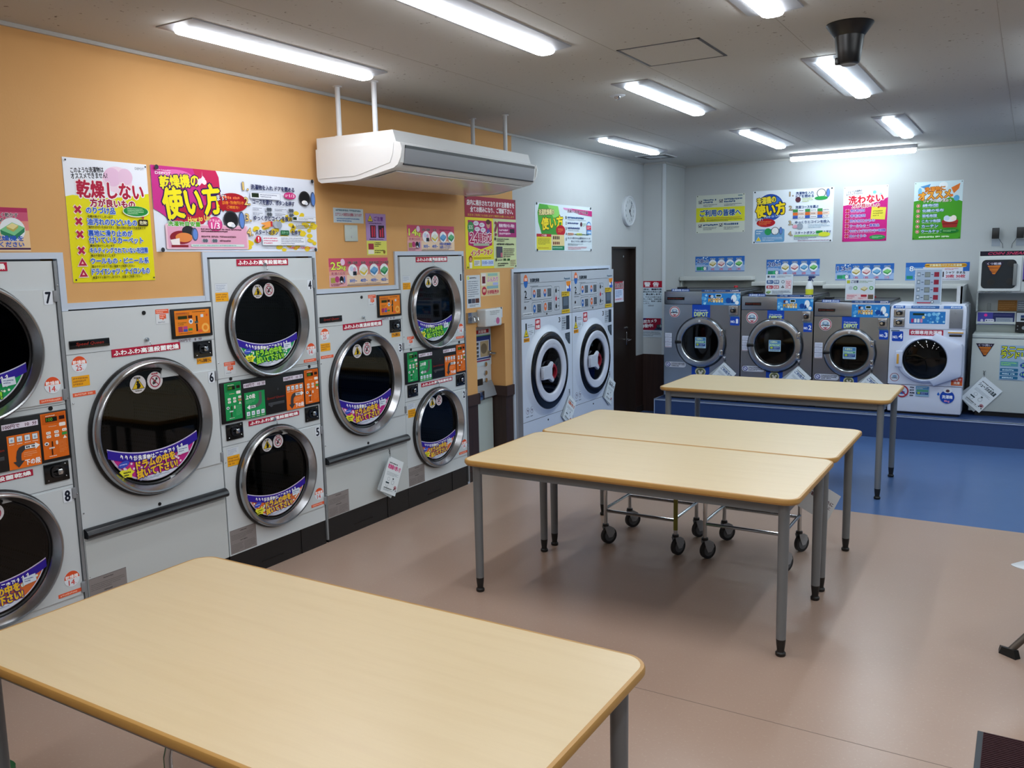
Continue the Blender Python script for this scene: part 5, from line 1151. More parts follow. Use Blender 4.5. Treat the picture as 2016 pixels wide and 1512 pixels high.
# ================================================================ back wall posters
def BP(x0, x1, z0, z1, base, t=.002): return Art((x0, BY, z1), x1-x0, z1-z0, 'B', base, t=t)
a = BP(.355, .899, 1.940, 2.352, '#d5dccf'); a.rect(0, 33, 100, 38, '#dfe030'); a.text('ご利用の皆様へ', 8, 39, 84, 17, '#2c5ca0', out='#dce8f0', ow=.004, bold=.0014)
for x_, y_ in ((5, 14), (48, 13), (5, 77), (48, 76)): a.rect(x_, y_, 7, 8, '#3c3c4c'); a.rect(x_+1, y_+1.2, 5, 5.6, '#e8ece8'); a.poly([(x_+1, y_+3), (x_+3, y_+6), (x_+8, y_-3), (x_+3.4, y_+8)], '#2c2c3c')
a.bars(15, 10, 30, 12, 2, '#3c5c84', th=.7); a.bars(58, 10, 38, 12, 2, '#3c5c84', th=.7); a.bars(15, 24, 30, 7, 2, '#5c6470', th=.5); a.bars(58, 24, 38, 7, 2, '#5c6470', th=.5); a.bars(22, 59, 72, 4, 1, '#c08c3c'); a.bars(22, 64, 74, 6, 2, '#5c5c2c', th=.55); ic_tri(a, 13, 63, 5, '#c8a82c', '#7c6c2c'); a.bars(15, 76, 30, 6, 1, '#3c5c84', th=.8); a.bars(58, 75, 32, 6, 1, '#3c5c84', th=.8); a.bars(15, 84, 30, 9, 3, '#5c6470', th=.5); a.bars(58, 84, 34, 9, 3, '#5c6470', th=.5); a.rect(86, 3, 9, 3, '#7c98a0')
pins(a); tag(a.build('poster'), 'cream poster with a yellow band on the back wall, leftmost of the four', 'poster')
a = BP(.987, 1.816, 1.810, 2.364, '#e4edf6')
a.ell(22, 32, 17, '#2450b0'); a.ell(25, 20, 10, '#3c70cc', 8); a.text('洗濯機の', 5, 12, 24, 13, '#f0dc3c', out='#1c2040', ow=.007, bold=.0025, rot=7); a.text('使い方', 4, 25, 37, 23, '#f4d818', out='#1c1c30', ow=.010, bold=.005, rot=7); a.text('How to Use', 15, 46, 20, 5, '#b8d4ec', rot=4)
a.ell(17, 61, 12, '#b81c28', 8); a.bars(8, 57, 18, 9, 3, '#e87c3c', th=.6); a.text('ます!', 4, 52, 9, 5, '#e4ecf8', out='#1c1c40', ow=.003)
a.rect(3, 73, 38, 25, '#6ca0cc', r=2); a.ell(20, 78, 4.4, '#2c9c5c'); ic_drum(a, 29, 77, 5, 7.5, inside='#f0f2f4'); a.bars(5, 75, 10, 8, 2, '#dce8f4'); ic_tri(a, 8, 92, 3, '#e4cc28', '#dce8f4'); a.bars(13, 88, 26, 8, 3, '#dce8f4', th=.4)
for n_, y_, s_, w_ in (('1.', 5, '洗濯物を入れ', 22), ('', 11, 'ドアを閉める', 22), ('2.', 31, '洗濯コースを選ぶ', 28), ('3.', 59, 'ゆっくりとコインを投入', 42), ('4.', 79, 'スタートボタン', 25)):
    if n_: a.text(n_, 46, y_, 5, 8, '#c8b490', out='#2c2c3c', ow=.003, bold=.001)
    a.text(s_, 54, y_+.5, w_, 5.2, '#3c5484', bold=.0006)
ic_drum(a, 85, 10, 5.5, 8, inside='#e8ecf0'); a.ell(85, 19, 8, '#2c9c4c', 3.4); a.ell(57, 20, 3.4, '#5c3440'); a.bars(62, 17, 14, 8, 3, '#b8cc64')
for k, c_ in enumerate(('#3c8c4c', '#e07030', '#3c5cb0')):
    for j in range(3): a.rect(51+j*15, 38+k*6, 6, 5.2, c_); a.rect(57.3+j*15, 38+k*6, 8, 5.2, '#f0f2f6' if k != 1 else '#ecd0c0'); a.bars(58+j*15, 39.4+k*6, 6.5, 2.6, 1, '#4c5468')
a.ell(60, 70, 4, '#98a4b4'); a.ell(54, 70, 3, '#d89cb0', 3.4); a.bars(70, 66, 26, 8, 3, '#7c9cb8', th=.4); a.rect(80, 79, 8, 5, '#2c8c44'); a.text('を押す', 89, 79, 9, 5.2, '#3c5484'); a.rect(53, 86, 30, 3, '#98cc74'); a.bars(53, 90, 30, 5, 2, '#5c7490', th=.5); a.ell(90, 86, 7, '#d4dc3c', 4.4); a.bars(58, 95.6, 38, 2.6, 1, '#8c5c7c')
pins(a); tag(a.build('poster'), 'blue and white how-to poster, widest one on the back wall', 'poster')
a = BP(1.910, 2.331, 1.804, 2.355, '#eef4f8')
a.poly([(0, 34), (20, 32), (60, 34), (88, 26), (100, 22), (100, 100), (0, 100)], '#cc2484'); a.text('このような洗濯物は', 6, 7, 36, 4, '#2c3454', rot=6); a.text('オススメできません!', 6, 11.5, 38, 4, '#2c3454', rot=6); a.ell(70, 12, 4, '#7cd0c8'); a.ell(84, 16, 3, '#a8dce0')
a.text('洗わない', 12, 16, 78, 15, '#d81c38', out='#f4f0f4', ow=.006, bold=.003, rot=3); a.text('方が良いもの', 20, 31.5, 62, 7.5, '#c01c34', out='#f4f0f4', ow=.004, bold=.0012)
a.rect(64, 39, 32, 22, '#e8dc4c', rot=-4); a.bars(68, 44, 24, 12, 3, '#8c8428', th=.5); a.ell(80, 39, 2.4, '#b83c2c')
for k, (s_, w_) in enumerate((('和布団', 32), ('羊毛布団', 34), ('防水加工のもの', 56), ('ウールもの・革製品', 66), ('キルティングされていない布団類', 80), ('ぬいぐるみ', 38))):
    y_ = 44+k*9.2; ic_cross(a, 10, y_, 4.2, '#b81c34', '#f0c8d8'); a.text(s_, 17, y_-2.5, w_, 4.6, '#6c50b4', out='#e0dcf0', ow=.0026, bold=.0006); a.bars(17, y_+2.8, w_*.8, 1.8, 1, '#f0a8cc')
a.ell(80, 93, 18, '#2c9450', 4.4); a.bars(68, 91, 24, 4, 2, '#a8dcb0')
pins(a); tag(a.build('poster'), 'magenta poster with a drawn yellow note on the back wall', 'poster')
a = BP(2.568, 2.993, 1.805, 2.360, '#cfe4ec')
a.poly([(0, 33), (25, 30), (50, 36), (75, 28), (100, 36), (100, 100), (0, 100)], '#48a028'); a.poly([(12, 8), (34, 4), (28, 14)], '#4c94d0'); a.ell(60, 8, 9, '#e8f0f4'); a.ell(88, 30, 6, '#5cacd8', 5); a.ell(12, 16, 4, '#7cbcdc', 6)
a.text('洗濯物に', 22, 9, 42, 8, '#e48c2c', out='#8c4418', ow=.003, bold=.0012, rot=3); a.text('オススメ', 10, 17, 66, 13, '#f0a838', out='#8c4018', ow=.006, bold=.003, rot=4); a.poly([(76, 12), (94, 5), (92, 14), (82, 22)], '#e07830'); a.ell(78, 25, 3, '#e07830'); a.text('ジャブジャブ洗おう', 20, 31, 58, 5, '#f0f4ec', out='#6c3c24', ow=.002)
for k, (s_, w_) in enumerate((('綿布団', 32), ('化繊の毛布', 44), ('羽毛布団', 30), ('こたつ布団', 38), ('カーテン', 34), ('ウールケット', 44))):
    y_ = 41+k*9; a.ell(10, y_, 4, '#e8d8c8'); a.ell(10, y_, 3.4, '#b83c2c'); a.ell(10, y_, 1.8, '#f0e4d8'); a.text(s_, 19, y_-2.6, w_, 4.8, '#d0e4f0', out='#2c6ca8', ow=.0028, bold=.0004); a.bars(19, y_+2.8, 36, 1.8, 1, '#b8dc98')
a.ell(77, 69, 17, '#a8342c', 3.6); a.poly([(60, 69), (94, 69), (91, 80), (63, 80)], '#a02c28'); a.ell(77, 66, 13, '#e8ecf0', 4.6); a.ell(70, 64, 6, '#c8d8ec'); a.ell(84, 64, 6, '#f4e8e0'); a.rect(62, 73, 30, 1.6, '#7c1c1c'); a.ell(77, 86, 19, '#1c7c30', 4); a.bars(64, 84, 26, 4, 2, '#a8dc98', th=.5); a.bars(14, 94, 74, 3, 1, '#d8ecc8', th=.9)
pins(a); tag(a.build('poster'), 'green poster with a red wash tub on the back wall', 'poster')
def chart(x0, x1, z0, z1, n, cnts, label):
    a = BP(x0, x1, z0, z1, '#9cb8e0'); a.rect(0, 0, 100, 34, '#2c68bc'); a.rect(0, 34, 100, 22, '#5c8ccc'); a.rect(0, 94, 100, 3, '#2c3c84')
    a.text(n, 3, 16, 14, 26, '#2c3c84', out='#d8e8f4', ow=.004, bold=.001); a.text('kg用', 17.5, 22, 9, 20, '#2c3c84', out='#d8e8f4', ow=.003); a.bars(3, 50, 20, 7, 1, '#dce8f4'); a.rect(3, 68, 10, 22, '#2c8c6c'); a.ell(16, 78, 4, '#3cac78'); ic_drum(a, 20, 78, 3.4, 13, inside='#e4e8ee')
    a.ell(17, 8, 1.6, '#d8ecf4'); a.ell(22, 12, 1.3, '#d8ecf4'); a.ell(25, 6, 1, '#d8ecf4')
    for k in range(4):
        x_ = 36+k*17.6; a.ell(x_, 47, 7.8, '#e8eef4', 25); ic_pile(a, x_, 44, 6.8, ('#e4dcb4', '#e8ccd0', '#7cb4dc', '#84cc7c')[k], ('#a89440', '#b4646c', '#4c88b8', '#3c944c')[k])
        a.text(('毛布', '布団', '羽毛布団', 'こたつ布団')[k], x_-5, 12, 10, 10, '#1c2c5c', out='#c8dcf0', ow=.002); a.text(cnts[k], x_-4, 76, 8, 14, '#b83468', out='#e8e4f0', ow=.001)
    a.bars(28, 92, 66, 4, 1, '#3c4c84'); tag(a.build('poster'), label, 'poster', 'blue bedding charts above the washers')
chart(.351, .907, 1.512, 1.682, '28', ('4枚', '4枚', '2枚', '1枚'), 'blue bedding chart above steel washer No.1')
chart(1.145, 1.697, 1.458, 1.635, '20', ('3枚', '2枚', '2枚', '1枚'), 'blue bedding chart above steel washer No.2')
chart(1.856, 2.415, 1.409, 1.579, '13', ('1枚', '1枚', '1枚', 'シングル'), 'blue bedding chart above steel washer No.3')
a = BP(2.522, 3.086, 1.406, 1.581, '#dbe0ee'); a.rect(0, 0, 28, 100, '#5c94d4'); a.rect(0, 0, 100, 26, '#2c68bc'); a.rect(90, 0, 10, 50, '#2c68bc'); a.text('8', 6, 20, 7, 28, '#e8f0f8', out='#3c5ca0', ow=.003); a.text('kg', 14, 28, 8, 20, '#e8f0f8', out='#3c5ca0', ow=.002)
a.rect(30, 6, 66, 22, '#e4a838', r=4); a.text('衣類専用パワフル洗濯機', 38, 10, 50, 13, '#f4e8b8', out='#8c5c1c', ow=.0015, bold=.0005); a.bars(62, 32, 22, 12, 2, '#c43c54'); a.rect(55, 52, 6, 30, '#3c2c34'); a.text('シャツ', 64, 50, 13, 14, '#1c1c24', bold=.0008); a.text('タオル', 80, 50, 14, 14, '#1c1c24', bold=.0008); a.text('20枚', 64, 68, 13, 18, '#c43c54', bold=.0006); a.text('30枚', 80, 68, 14, 18, '#c43c54', bold=.0006); a.rect(2, 74, 10, 18, '#2c8c6c'); a.bars(28, 91, 66, 5, 1, '#5c3c6c')
tag(a.build('poster'), 'blue chart with an orange capsule heading above the white washer No.4', 'poster')

# ================================================================ steel washers on the platform
FYW = 8.50
def big_coin(p, x, z, w, h):
    b = MB(); b.rbox(x, x+w, -.008, .0, z-h, z, .003); o = b.build('coin_slot', M_RING, p)
    b = MB(); cx, cz = x+w*.5, z-h*.5
    b.loft([[(xx, -.006-d, zz) for xx, zz in rrect(cx-w*.30+i, cx+w*.30-i, cz-h*.26+i, cz+h*.28-i, .014, 5)] for d, i in ((0, 0), (.010, .002), (.010, .010), (.003, .012))], 0); b.build('coin_bezel', M_BLACK, o)
    b = MB(); b.cyl((cx-.005, -.006, cz), (cx-.005, -.022, cz), .012, n=16); b.tube([(cx-.022, -.018, cz+.014), (cx, -.020, cz+.022), (cx+.022, -.018, cz+.014)], .005, 8); b.build('coin_button', M_CHROME, o)
    b = MB()
    for u in (.1, .9):
        for v in (.1, .9): b.ball((x+w*u, -.008, z-h*v), .004, 8)
    b.build('screws', M_CHROME, o)
def BA(x, z, w, h, base=None, d=.0, **k): return Art((x, -d, z), w, h, 'B', base, **k)
def washer(x0, w, top, n, label, dc, dr, shade=0):
    t = thing('coin_washer', label, 'washing machine', (x0, FYW, .215), 'steel washers on the blue platform')
    H = top-.215; sp = H-.142; cx, cz = dc[0]-x0, dc[1]-.215
    mb = MB()   # body: front sheet with opening, lower and header parts
    N_ = 64; ro = dr*.86; a_, b_ = [], []
    def ringrect(xa, xb, za, zb):
        P, Q = [], []
        for k in range(N_):
            th = 2*PI*k/N_; c, s = math.cos(th), math.sin(th); P.append((cx+ro*c, 0, cz+ro*s))
            q = min(((xb-cx)/c if c > 1e-9 else (xa-cx)/c if c < -1e-9 else 1e9), ((zb-cz)/s if s > 1e-9 else (za-cz)/s if s < -1e-9 else 1e9)); Q.append((cx+q*c, 0, cz+q*s))
        for xx, zz in ((xa, za), (xb, za), (xb, zb), (xa, zb)):
            k = min(range(N_), key=lambda i: (Q[i][0]-xx)**2+(Q[i][2]-zz)**2); Q[k] = (xx, 0, zz)
        return P, Q
    P, Q = ringrect(0, w, .03, sp); mb.loft([P, Q], 0, caps=False)
    mb.add([(0,0,.03),(w,0,.03),(w,0,sp),(0,0,sp),(0,.78,.03),(w,.78,.03),(w,.78,sp),(0,.78,sp)], [(0,3,7,4),(1,5,6,2),(4,7,6,5),(0,4,5,1)], 0)
    mb.build('cabinet', M_STEEL, t)
    mb = MB(); mb.rbox(0, w, -.003, .78, sp+.003, H-.008, .004); hd = mb.build('header_panel', M_STEEL, t)
    mb = MB(); mb.box(.01, w-.01, .03, .77, H-.008, H+.004, 0); mb.box(.03, .10, .30, .42, H+.004, H+.025, 1); mb.build('lid', [M_DKGREY, M_BLACK], t)
    mb = MB(); mb.box(.03, w-.03, .03, .75, 0, .03, 0); mb.build('base', M_BLACK, t)
    # header prints
    a = BA(w*.505, H-.026, w*.49, .118, '#2f86d0', d=.0035, t=.001)
    random.seed(int(n)+20)
    for k in range(16): a.ell(random.choice((random.uniform(3, 14), random.uniform(62, 97))), random.uniform(8, 92), random.uniform(1.5, 4.5), random.choice(('#7cc4ec', '#a8dcf4', '#58a8e0')))
    a.rect(18, 14, 10, 22, '#5c2430'); a.ell(27, 28, 4, '#c8d8e4'); a.rect(36, 8, 16, 26, '#c8dce8', r=2); a.rect(38, 12, 12, 16, '#143018'); a.text('POWER', 18, 42, 32, 30, '#e8b048', out='#7c5c28', ow=.002, bold=.001, rot=4)
    for k in range(4): a.rect(30+k*7, 40, 5, 38, '#f0d488' if k % 2 else '#e8e4cc', r=1.5); a.rect(31+k*7, 48, 3, 10, '#c87838')
    a.ell(70, 60, 7, '#1c4c9c'); a.ell(84, 42, 7, '#eef4f8', 30); a.poly([(76, 80), (80, 40), (84, 80)], '#1c4488'); a.ell(92, 78, 5, '#eef4f8'); a.bars(58, 86, 36, 8, 1, '#c8e4f4')
    sticker(hd, a, 'control_panel', 'bright blue illustrated control panel')
    mb = MB(); mb.rbox(.034, .034+w*.23, -.009, -.002, H-.096, H-.066, .002); bp = mb.build('brand_plate', M_BLACKG, hd)
    a = BA(.042, H-.074, w*.20, .014, None, d=.0095); a.lay = 0; a.text('Speed Queen', 0, 0, 100, 100, '#7c2a1e', shear=4); a.build('brand_lettering', bp)
    a = BA(w*.10, H+.018, w*.24, .026, '#2c4c9c', d=.003, t=.001); a.text('洗濯時間 約30分', 4, 16, 92, 68, '#d4e0f0', bold=.0006); sticker(hd, a, 'time_strip', 'blue strip with white writing')
    a = BA(w*.50, H+.010, w*.49, .022, '#2c4c84', d=.003, t=.001); a.text('洗濯' if n != '1' else '洗濯のみ', 8, 20, 22, 60, '#9cb8dc'); a.bars(36, 20, 30, 60, 1, '#9cb8dc'); a.text({'1': '1,200円', '2': '700円', '3': '500円'}[n], 76, 16, 20, 66, '#e8ecf4', bold=.0005); sticker(hd, a, 'price_strip', 'blue price strip')
    # stickers
    a = BA(w*.07, sp-.018, .115, .115, '#e4e4e8', d=.0005, t=.0006, round_=.0574); a.ell(50, 50, 47, '#a82c3c'); a.ell(50, 50, 40, '#d8dce0'); a.ell(50, 42, 26, '#7c9cbc', 16); a.ell(50, 38, 14, '#c4d4e0', 8); a.bars(16, 52, 68, 12, 1, '#1c2434', th=.95); a.poly([(28, 74), (72, 74), (50, 88)], '#a82c3c'); sticker(t, a, 'warning_sticker', 'round white sticker with red ring')
    a = BA(cx-w*.118, sp, w*.235, sp-(cz+dr)-.0+.03, '#1c48b0', d=.0005, t=.0006); a.text('Coin Laundry', 12, 30, 72, 12, '#c8d8f0', bold=.0005); a.text('DEPOT', 12, 46, 76, 26, '#c8e08c', out='#e8f4e0', ow=.0015, bold=.001); sticker(t, a, 'logo_sticker', 'blue logo sticker above the door')
    a = BA(cx-w*.118, cz-dr+.015, w*.235, max(cz-dr-.04, .05), '#1c48b0', d=.0005, t=.0006); a.ell(50, 22, 30, '#d8dca8', 14); a.ell(50, 24, 24, '#6c7050', 11); a.ell(42, 21, 6, '#e4e4d4'); a.ell(60, 21, 6, '#e4e4d4'); a.ell(50, 27, 10, '#e8e4d8', 4); sticker(t, a, 'logo_sticker', 'blue sticker strip below the door')
    big_coin(t, w*.85-.0, sp-.008, w*.12, .092)
    a = BA(w*.862, sp-.106, w*.12, .014, '#5c7c94', d=.0005, t=.0005); a.bars(6, 10, 88, 80, 2, '#2c4454'); sticker(t, a, 'small_label')
    a = BA(w*.872, sp-.118, w*.118, .086, '#1c48b0', d=.0005, t=.0006, round_=.006); a.text('NO.', 8, 44, 44, 26, '#e8eef8', bold=.001); a.text(n, 60 if n != '1' else 64, 26, 30 if n != '1' else 20, 48, '#e8eef8', bold=.0014); sticker(t, a, 'number_sticker', 'blue number sticker reading NO.'+n)
    a = BA(.012, cz+.085, .072, .150, '#d8dcec', d=.0005, t=.0006)
    for k in range(3): a.bars(8, 5+k*32, 84, 22, 4, '#7c849c', th=.4); a.rect(0, 29+k*33, 100, 2.5, '#4c4c6c' if k < 2 else '#a86c6c')
    sticker(t, a, 'notice_sticker', 'pale label strip at the left edge')
    a = BA(.016, cz-.215, .225, .055, '#d4d8e4', d=.0005, t=.0006, round_=.027); a.ell(14, 50, 11, '#3c3c84'); a.ell(14, 50, 8, '#c4c8e0'); a.rect(5, 46, 18, 8, '#3c3c84', rot=-40); a.bars(28, 12, 66, 76, 3, '#2c3040', th=.62); sticker(t, a, 'notice_sticker', 'oval notice sticker with no-entry mark')
    # door
    mb = MB(); mb.lathe([(dr*1.06, -.0), (dr*1.065, .012), (dr*1.02, .020)], (cx, 0, cz), (0, -1, 0), 80); d = mb.build('door', M_BLACK, t)
    mb = MB(); mb.lathe([(dr*1.03, .014), (dr*1.02, .030), (dr*.985, .042), (dr*.95, .045), (dr*.80, .044), (dr*.765, .036), (dr*.75, .010)], (cx, 0, cz), (0, -1, 0), 96); tag(mb.build('door_ring', M_RING, d), 'brushed steel door ring')
    mb = MB(); mb.lathe([(dr*.758, .02), (dr*.74, .026), (dr*.72, .02), (dr*.72, -.01)], (cx, 0, cz), (0, -1, 0), 72); mb.build('inner_gasket', M_BLACK, d)
    mb = MB(); mb.lathe([(.0001, .012), (dr*.4, .012), (dr*.725, .012)], (cx, 0, cz), (0, -1, 0), 72); gl = mb.build('door_glass', M_GLASS, d)
    a = BA(cx-.058, cz+.052, .116, .112, '#a8c8dc', d=.0125, t=.0006, round_=.006); a.rect(4, 4, 92, 28, '#4c84b4'); a.text('洗濯物は', 12, 8, 60, 18, '#d4e8c0'); a.rect(6, 36, 88, 16, '#4c9c78'); a.bars(10, 39, 80, 10, 1, '#d4ecd8', th=.9); a.rect(6, 56, 88, 26, '#2c4c8c'); a.ell(24, 68, 12, '#a8c43c', 9); a.bars(42, 58, 48, 20, 3, '#a8bcdc', th=.5); a.bars(8, 87, 84, 8, 1, '#5c7c94', th=.9)
    sticker(gl, a, 'lens_sticker', 'small blue and green square sticker on the glass')
    mb = MB(); mb.lathe([(dr*.86, .0), (dr*.84, -.05), (dr*.95, -.12), (dr*.95, -.5), (.001, -.52)], (cx, 0, cz), (0, -1, 0), 48); tag(mb.build('drum', mat('washer_drum', '#6c7074', .3, metal=1), t), 'steel drum inside the door')
    mb = MB(); mb.rbox(cx-dr*1.04, cx-dr*.76, -.060, -.040, cz-.016, cz+.014, .008); mb.rbox(cx-dr*1.05, cx-dr*.93, -.052, -.0, cz-.02, cz+.018, .006); tag(mb.build('door_handle', M_BLACK, d), 'short black door handle')
    mb = MB(); mb.cyl((cx-.003, -.043, cz+dr*.88), (cx-.003, -.049, cz+dr*.88), .012, n=18); tag(mb.build('magnet_button', mat('magnet', '#d8dade', .3, metal=.4), d), 'round silver button on the ring')
    for zz in (cz+dr*.42, cz-dr*.40):
        mb = MB(); mb.rbox(cx+dr*.84, cx+dr*.98, -.054, -.044, zz-.03, zz+.03, .004); mb.ball((cx+dr*.90, -.055, zz+.016), .006, 8); mb.ball((cx+dr*.90, -.055, zz-.016), .006, 8); mb.build('hinge', M_CHROME, d)
    return t
washer(.336, .800, 1.340, '1', 'tall steel front-load washer with blue NO.1 sticker, nearest the pillar', (.733, .815), .250)
washer(1.147, .688, 1.292, '2', 'steel front-load washer with blue NO.2 sticker, between NO.1 and NO.3', (1.483, .808), .253)
washer(1.846, .665, 1.240, '3', 'shorter steel front-load washer with blue NO.3 sticker beside the white washer', (2.176, .763), .222)
# hanging tags on the washers
def wtag(x, z, y, label, rot=45, w=.17, h=.235, c='#3c5c94'):
    return hang_tag((x, y, z), (1, 0, 0), (0, -1, 0), w, h, rot, label, tag_art('ご利用方法', c), .045)
for x, z, l in ((.985, .655, 'white laminated tag hanging at the lower right of steel washer NO.1'), (1.715, .650, 'white laminated tag hanging at the lower right of steel washer NO.2'), (2.375, .615, 'white laminated tag hanging at the lower right of steel washer NO.3')):
    t = wtag(x, z, FYW-.012, l, 42); b = MB(); b.poly = None
    b = MB(); b.loft([[(-.013, .004, .022), (.013, .004, .022), (0, .004, -.008)], [(-.013, -.004, .022), (.013, -.004, .022), (0, -.004, -.008)]], 0); tag(b.build('hook_tab', mat('tab_white', '#e0e4ea', .4), t), 'small white hook tab')

# white washer No.4
t = thing('coin_washer', 'white front-load washer with blue NO.4 sticker beside the steel washers', 'washing machine', (2.516, FYW, .215))
w, H = .615, 1.0; top_f = .782; low = .275; cx, cz = .306, .512
WM = mat('washer_white', '#d2d9ea', .3)
mb = MB(); N_ = 64; P, Q = [], []
for k in range(N_):
    th = 2*PI*k/N_; c, s = math.cos(th), math.sin(th); P.append((cx+.17*c, 0, cz+.17*s)); q = min(((w-cx)/c if c > 1e-9 else -cx/c if c < -1e-9 else 1e9), ((top_f-cz)/s if s > 1e-9 else (low-cz)/s if s < -1e-9 else 1e9)); Q.append((cx+q*c, 0, cz+q*s))
for xx, zz in ((0, low), (w, low), (w, top_f), (0, top_f)): k = min(range(N_), key=lambda i: (Q[i][0]-xx)**2+(Q[i][2]-zz)**2); Q[k] = (xx, 0, zz)
mb.loft([P, Q], 0, caps=False)
mb.add([(0,0,low),(w,0,low),(w,0,top_f),(0,0,top_f),(0,.62,low),(w,.62,low),(w,.62,top_f),(0,.62,top_f)], [(0,3,7,4),(1,5,6,2),(4,7,6,5),(0,4,5,1)], 0)
mb.build('cabinet', WM, t)
mb = MB(); mb.loft([[(0, -.0, top_f+.003), (w, -.0, top_f+.003), (w, .62, top_f+.003), (0, .62, top_f+.003)], [(0, .0, H-.05), (w, .0, H-.05), (w, .62, H-.05), (0, .62, H-.05)], [(.004, .01, H-.018), (w-.004, .01, H-.018), (w-.004, .62, H-.018), (.004, .62, H-.018)], [(.02, .05, H), (w-.02, .05, H), (w-.02, .60, H), (.02, .60, H)]], 0)
hd = mb.build('control_head', WM, t)
mb = MB(); mb.rbox(.004, w-.004, .004, .62, .02, low-.004, .01); mb.build('lower_panel', WM, t)
mb = MB(); mb.box(.03, w-.03, .04, .6, 0, .03, 0); mb.build('base', M_BLACK, t)
a = BA(.150, .955, .310, .132, '#dfe6f4', d=.0004, t=.0006, round_=.01); a.rect(3, 10, 94, 84, '#2f7cc4', r=1); random.seed(5)
for k in range(14): a.ell(random.uniform(44, 95), random.uniform(18, 86), random.uniform(2, 5), random.choice(('#7cc4ec', '#a8dcf4', '#58a8e0')))
a.rect(12, 22, 30, 14, '#1c3424'); a.ell(40, 50, 4, '#e8d48c')
for k in range(4): a.rect(8+k*8, 60, 6, 26, ('#b83468', '#e4e8ee', '#e4e8ee', '#d88cb0')[k], r=1)
sticker(hd, a, 'control_panel', 'blue illustrated control panel')
for z_, h_ in ((.963, .075), (.882, .082)): big_coin(hd, .028, z_, .094, h_)
mb = MB(); mb.rbox(.484, .588, -.006, 0, .795, .962, .003); mb.cyl((.53, -.006, .93), (.53, -.012, .93), .005, n=10); mb.tube([(.50, -.007, .855), (.51, -.007, .845)], .003, 6); mb.tube([(.565, -.007, .855), (.575, -.007, .845)], .003, 6); mb.build('coin_box', mat('coinbox_grey', '#8b8f96', .4, metal=.5), hd)
a = Art((.022, .012, H-.008), .57, .026, ((1, 0, 0), (0, -.35, -.94), (0, -.94, .35)), '#b8c4dc', t=.001); a.rect(0, 0, 17, 100, '#2c5ca8'); a.text('400円', 3, 15, 11, 66, '#dce8f4'); a.rect(26, 0, 40, 100, '#2c5c98'); a.bars(28, 15, 34, 70, 1, '#a8c0e0'); a.rect(72, 0, 26, 100, '#4c78b8'); a.text('約30分', 82, 15, 14, 66, '#dce8f4'); sticker(hd, a, 'price_strip', 'blue price strip')
a = BA(.163, .778, .277, .052, '#a81c3c', d=.0005, t=.0006); a.text('衣類専用洗濯機', 4, 16, 92, 66, '#f0e8ec', bold=.0009); sticker(t, a, 'banner_sticker', 'crimson banner sticker')
a = BA(.020, .760, .094, .092, '#1c48b0', d=.0005, t=.0006, round_=.012); a.text('NO.', 8, 46, 44, 26, '#e8eef8', bold=.001); a.text('4', 60, 26, 32, 48, '#e8eef8', bold=.0014); sticker(t, a, 'number_sticker', 'blue number sticker reading NO.4')
a = BA(.012, .772, .07, .016, '#6c7c90', d=.0007, t=.0006); sticker(t, a, 'small_label')
a = BA(.017, .374, .080, .075, '#d4d8e4', d=.0005, t=.0006, round_=.0); a.ell(50, 50, 48, '#8c2c3c'); a.ell(50, 50, 42, '#ccd4e0'); a.ell(50, 40, 24, '#7c9cbc', 16); a.bars(18, 52, 64, 14, 1, '#1c2434', th=.9); sticker(t, a, 'warning_sticker')
a = BA(.522, .362, .090, .076, '#c8402c', d=.0005, t=.0006); a.rect(0, 60, 100, 40, '#d8642c'); a.text('お湯で', 12, 14, 76, 28, '#f8e4d8', bold=.0006); a.text('洗濯', 24, 54, 52, 30, '#f8e4d8', bold=.0006); sticker(t, a, 'orange_sticker', 'orange-red square sticker')
a = BA(.066, .266, .116, .112, '#d0d8e8', d=.0, t=.0006, round_=.0575); a.ell(50, 50, 49, '#a82c3c'); a.ell(50, 50, 38, '#c4d0e4'); a.poly([(26, 55), (50, 44), (74, 55), (66, 74), (34, 74)], '#2c5ca8'); a.rect(6, 46, 88, 9, '#a82c3c', rot=-45); sticker(t, a, 'warning_sticker')
a = BA(.190, .262, .042, .10, None, d=.0); a.lay = .0006; a.bars(0, 0, 100, 100, 4, '#2c3448', th=.5); sticker(t, a, 'printed_lines')
a = BA(.238, .266, .112, .095, '#8cb0cc', d=.0, t=.0006, round_=.006); a.rect(4, 4, 92, 28, '#4c84b4'); a.rect(6, 36, 88, 18, '#4c9c78'); a.rect(6, 58, 88, 24, '#2c4c8c'); a.ell(24, 68, 12, '#a8c43c', 9); a.bars(8, 8, 80, 20, 2, '#c8dcc8'); a.bars(42, 60, 48, 18, 2, '#a8bcdc'); sticker(t, a, 'notice_sticker')
a = BA(.41, .27, .155, .165, None, d=.0); a.lay = .0006; a.ell(56, 55, 38, '#1c48b0'); a.poly([(10, 30), (2, 44), (10, 50), (18, 44)], '#2c6cc8'); a.ell(58, 20, 24, '#e4e8ee', 14); a.ell(58, 22, 10, '#5c3c44', 8); a.text('洗濯機', 30, 46, 54, 18, '#eef2fa', bold=.0009); a.text('8kg', 42, 72, 28, 14, '#e898a8'); sticker(t, a, 'logo_sticker', 'blue drop-shaped sticker')
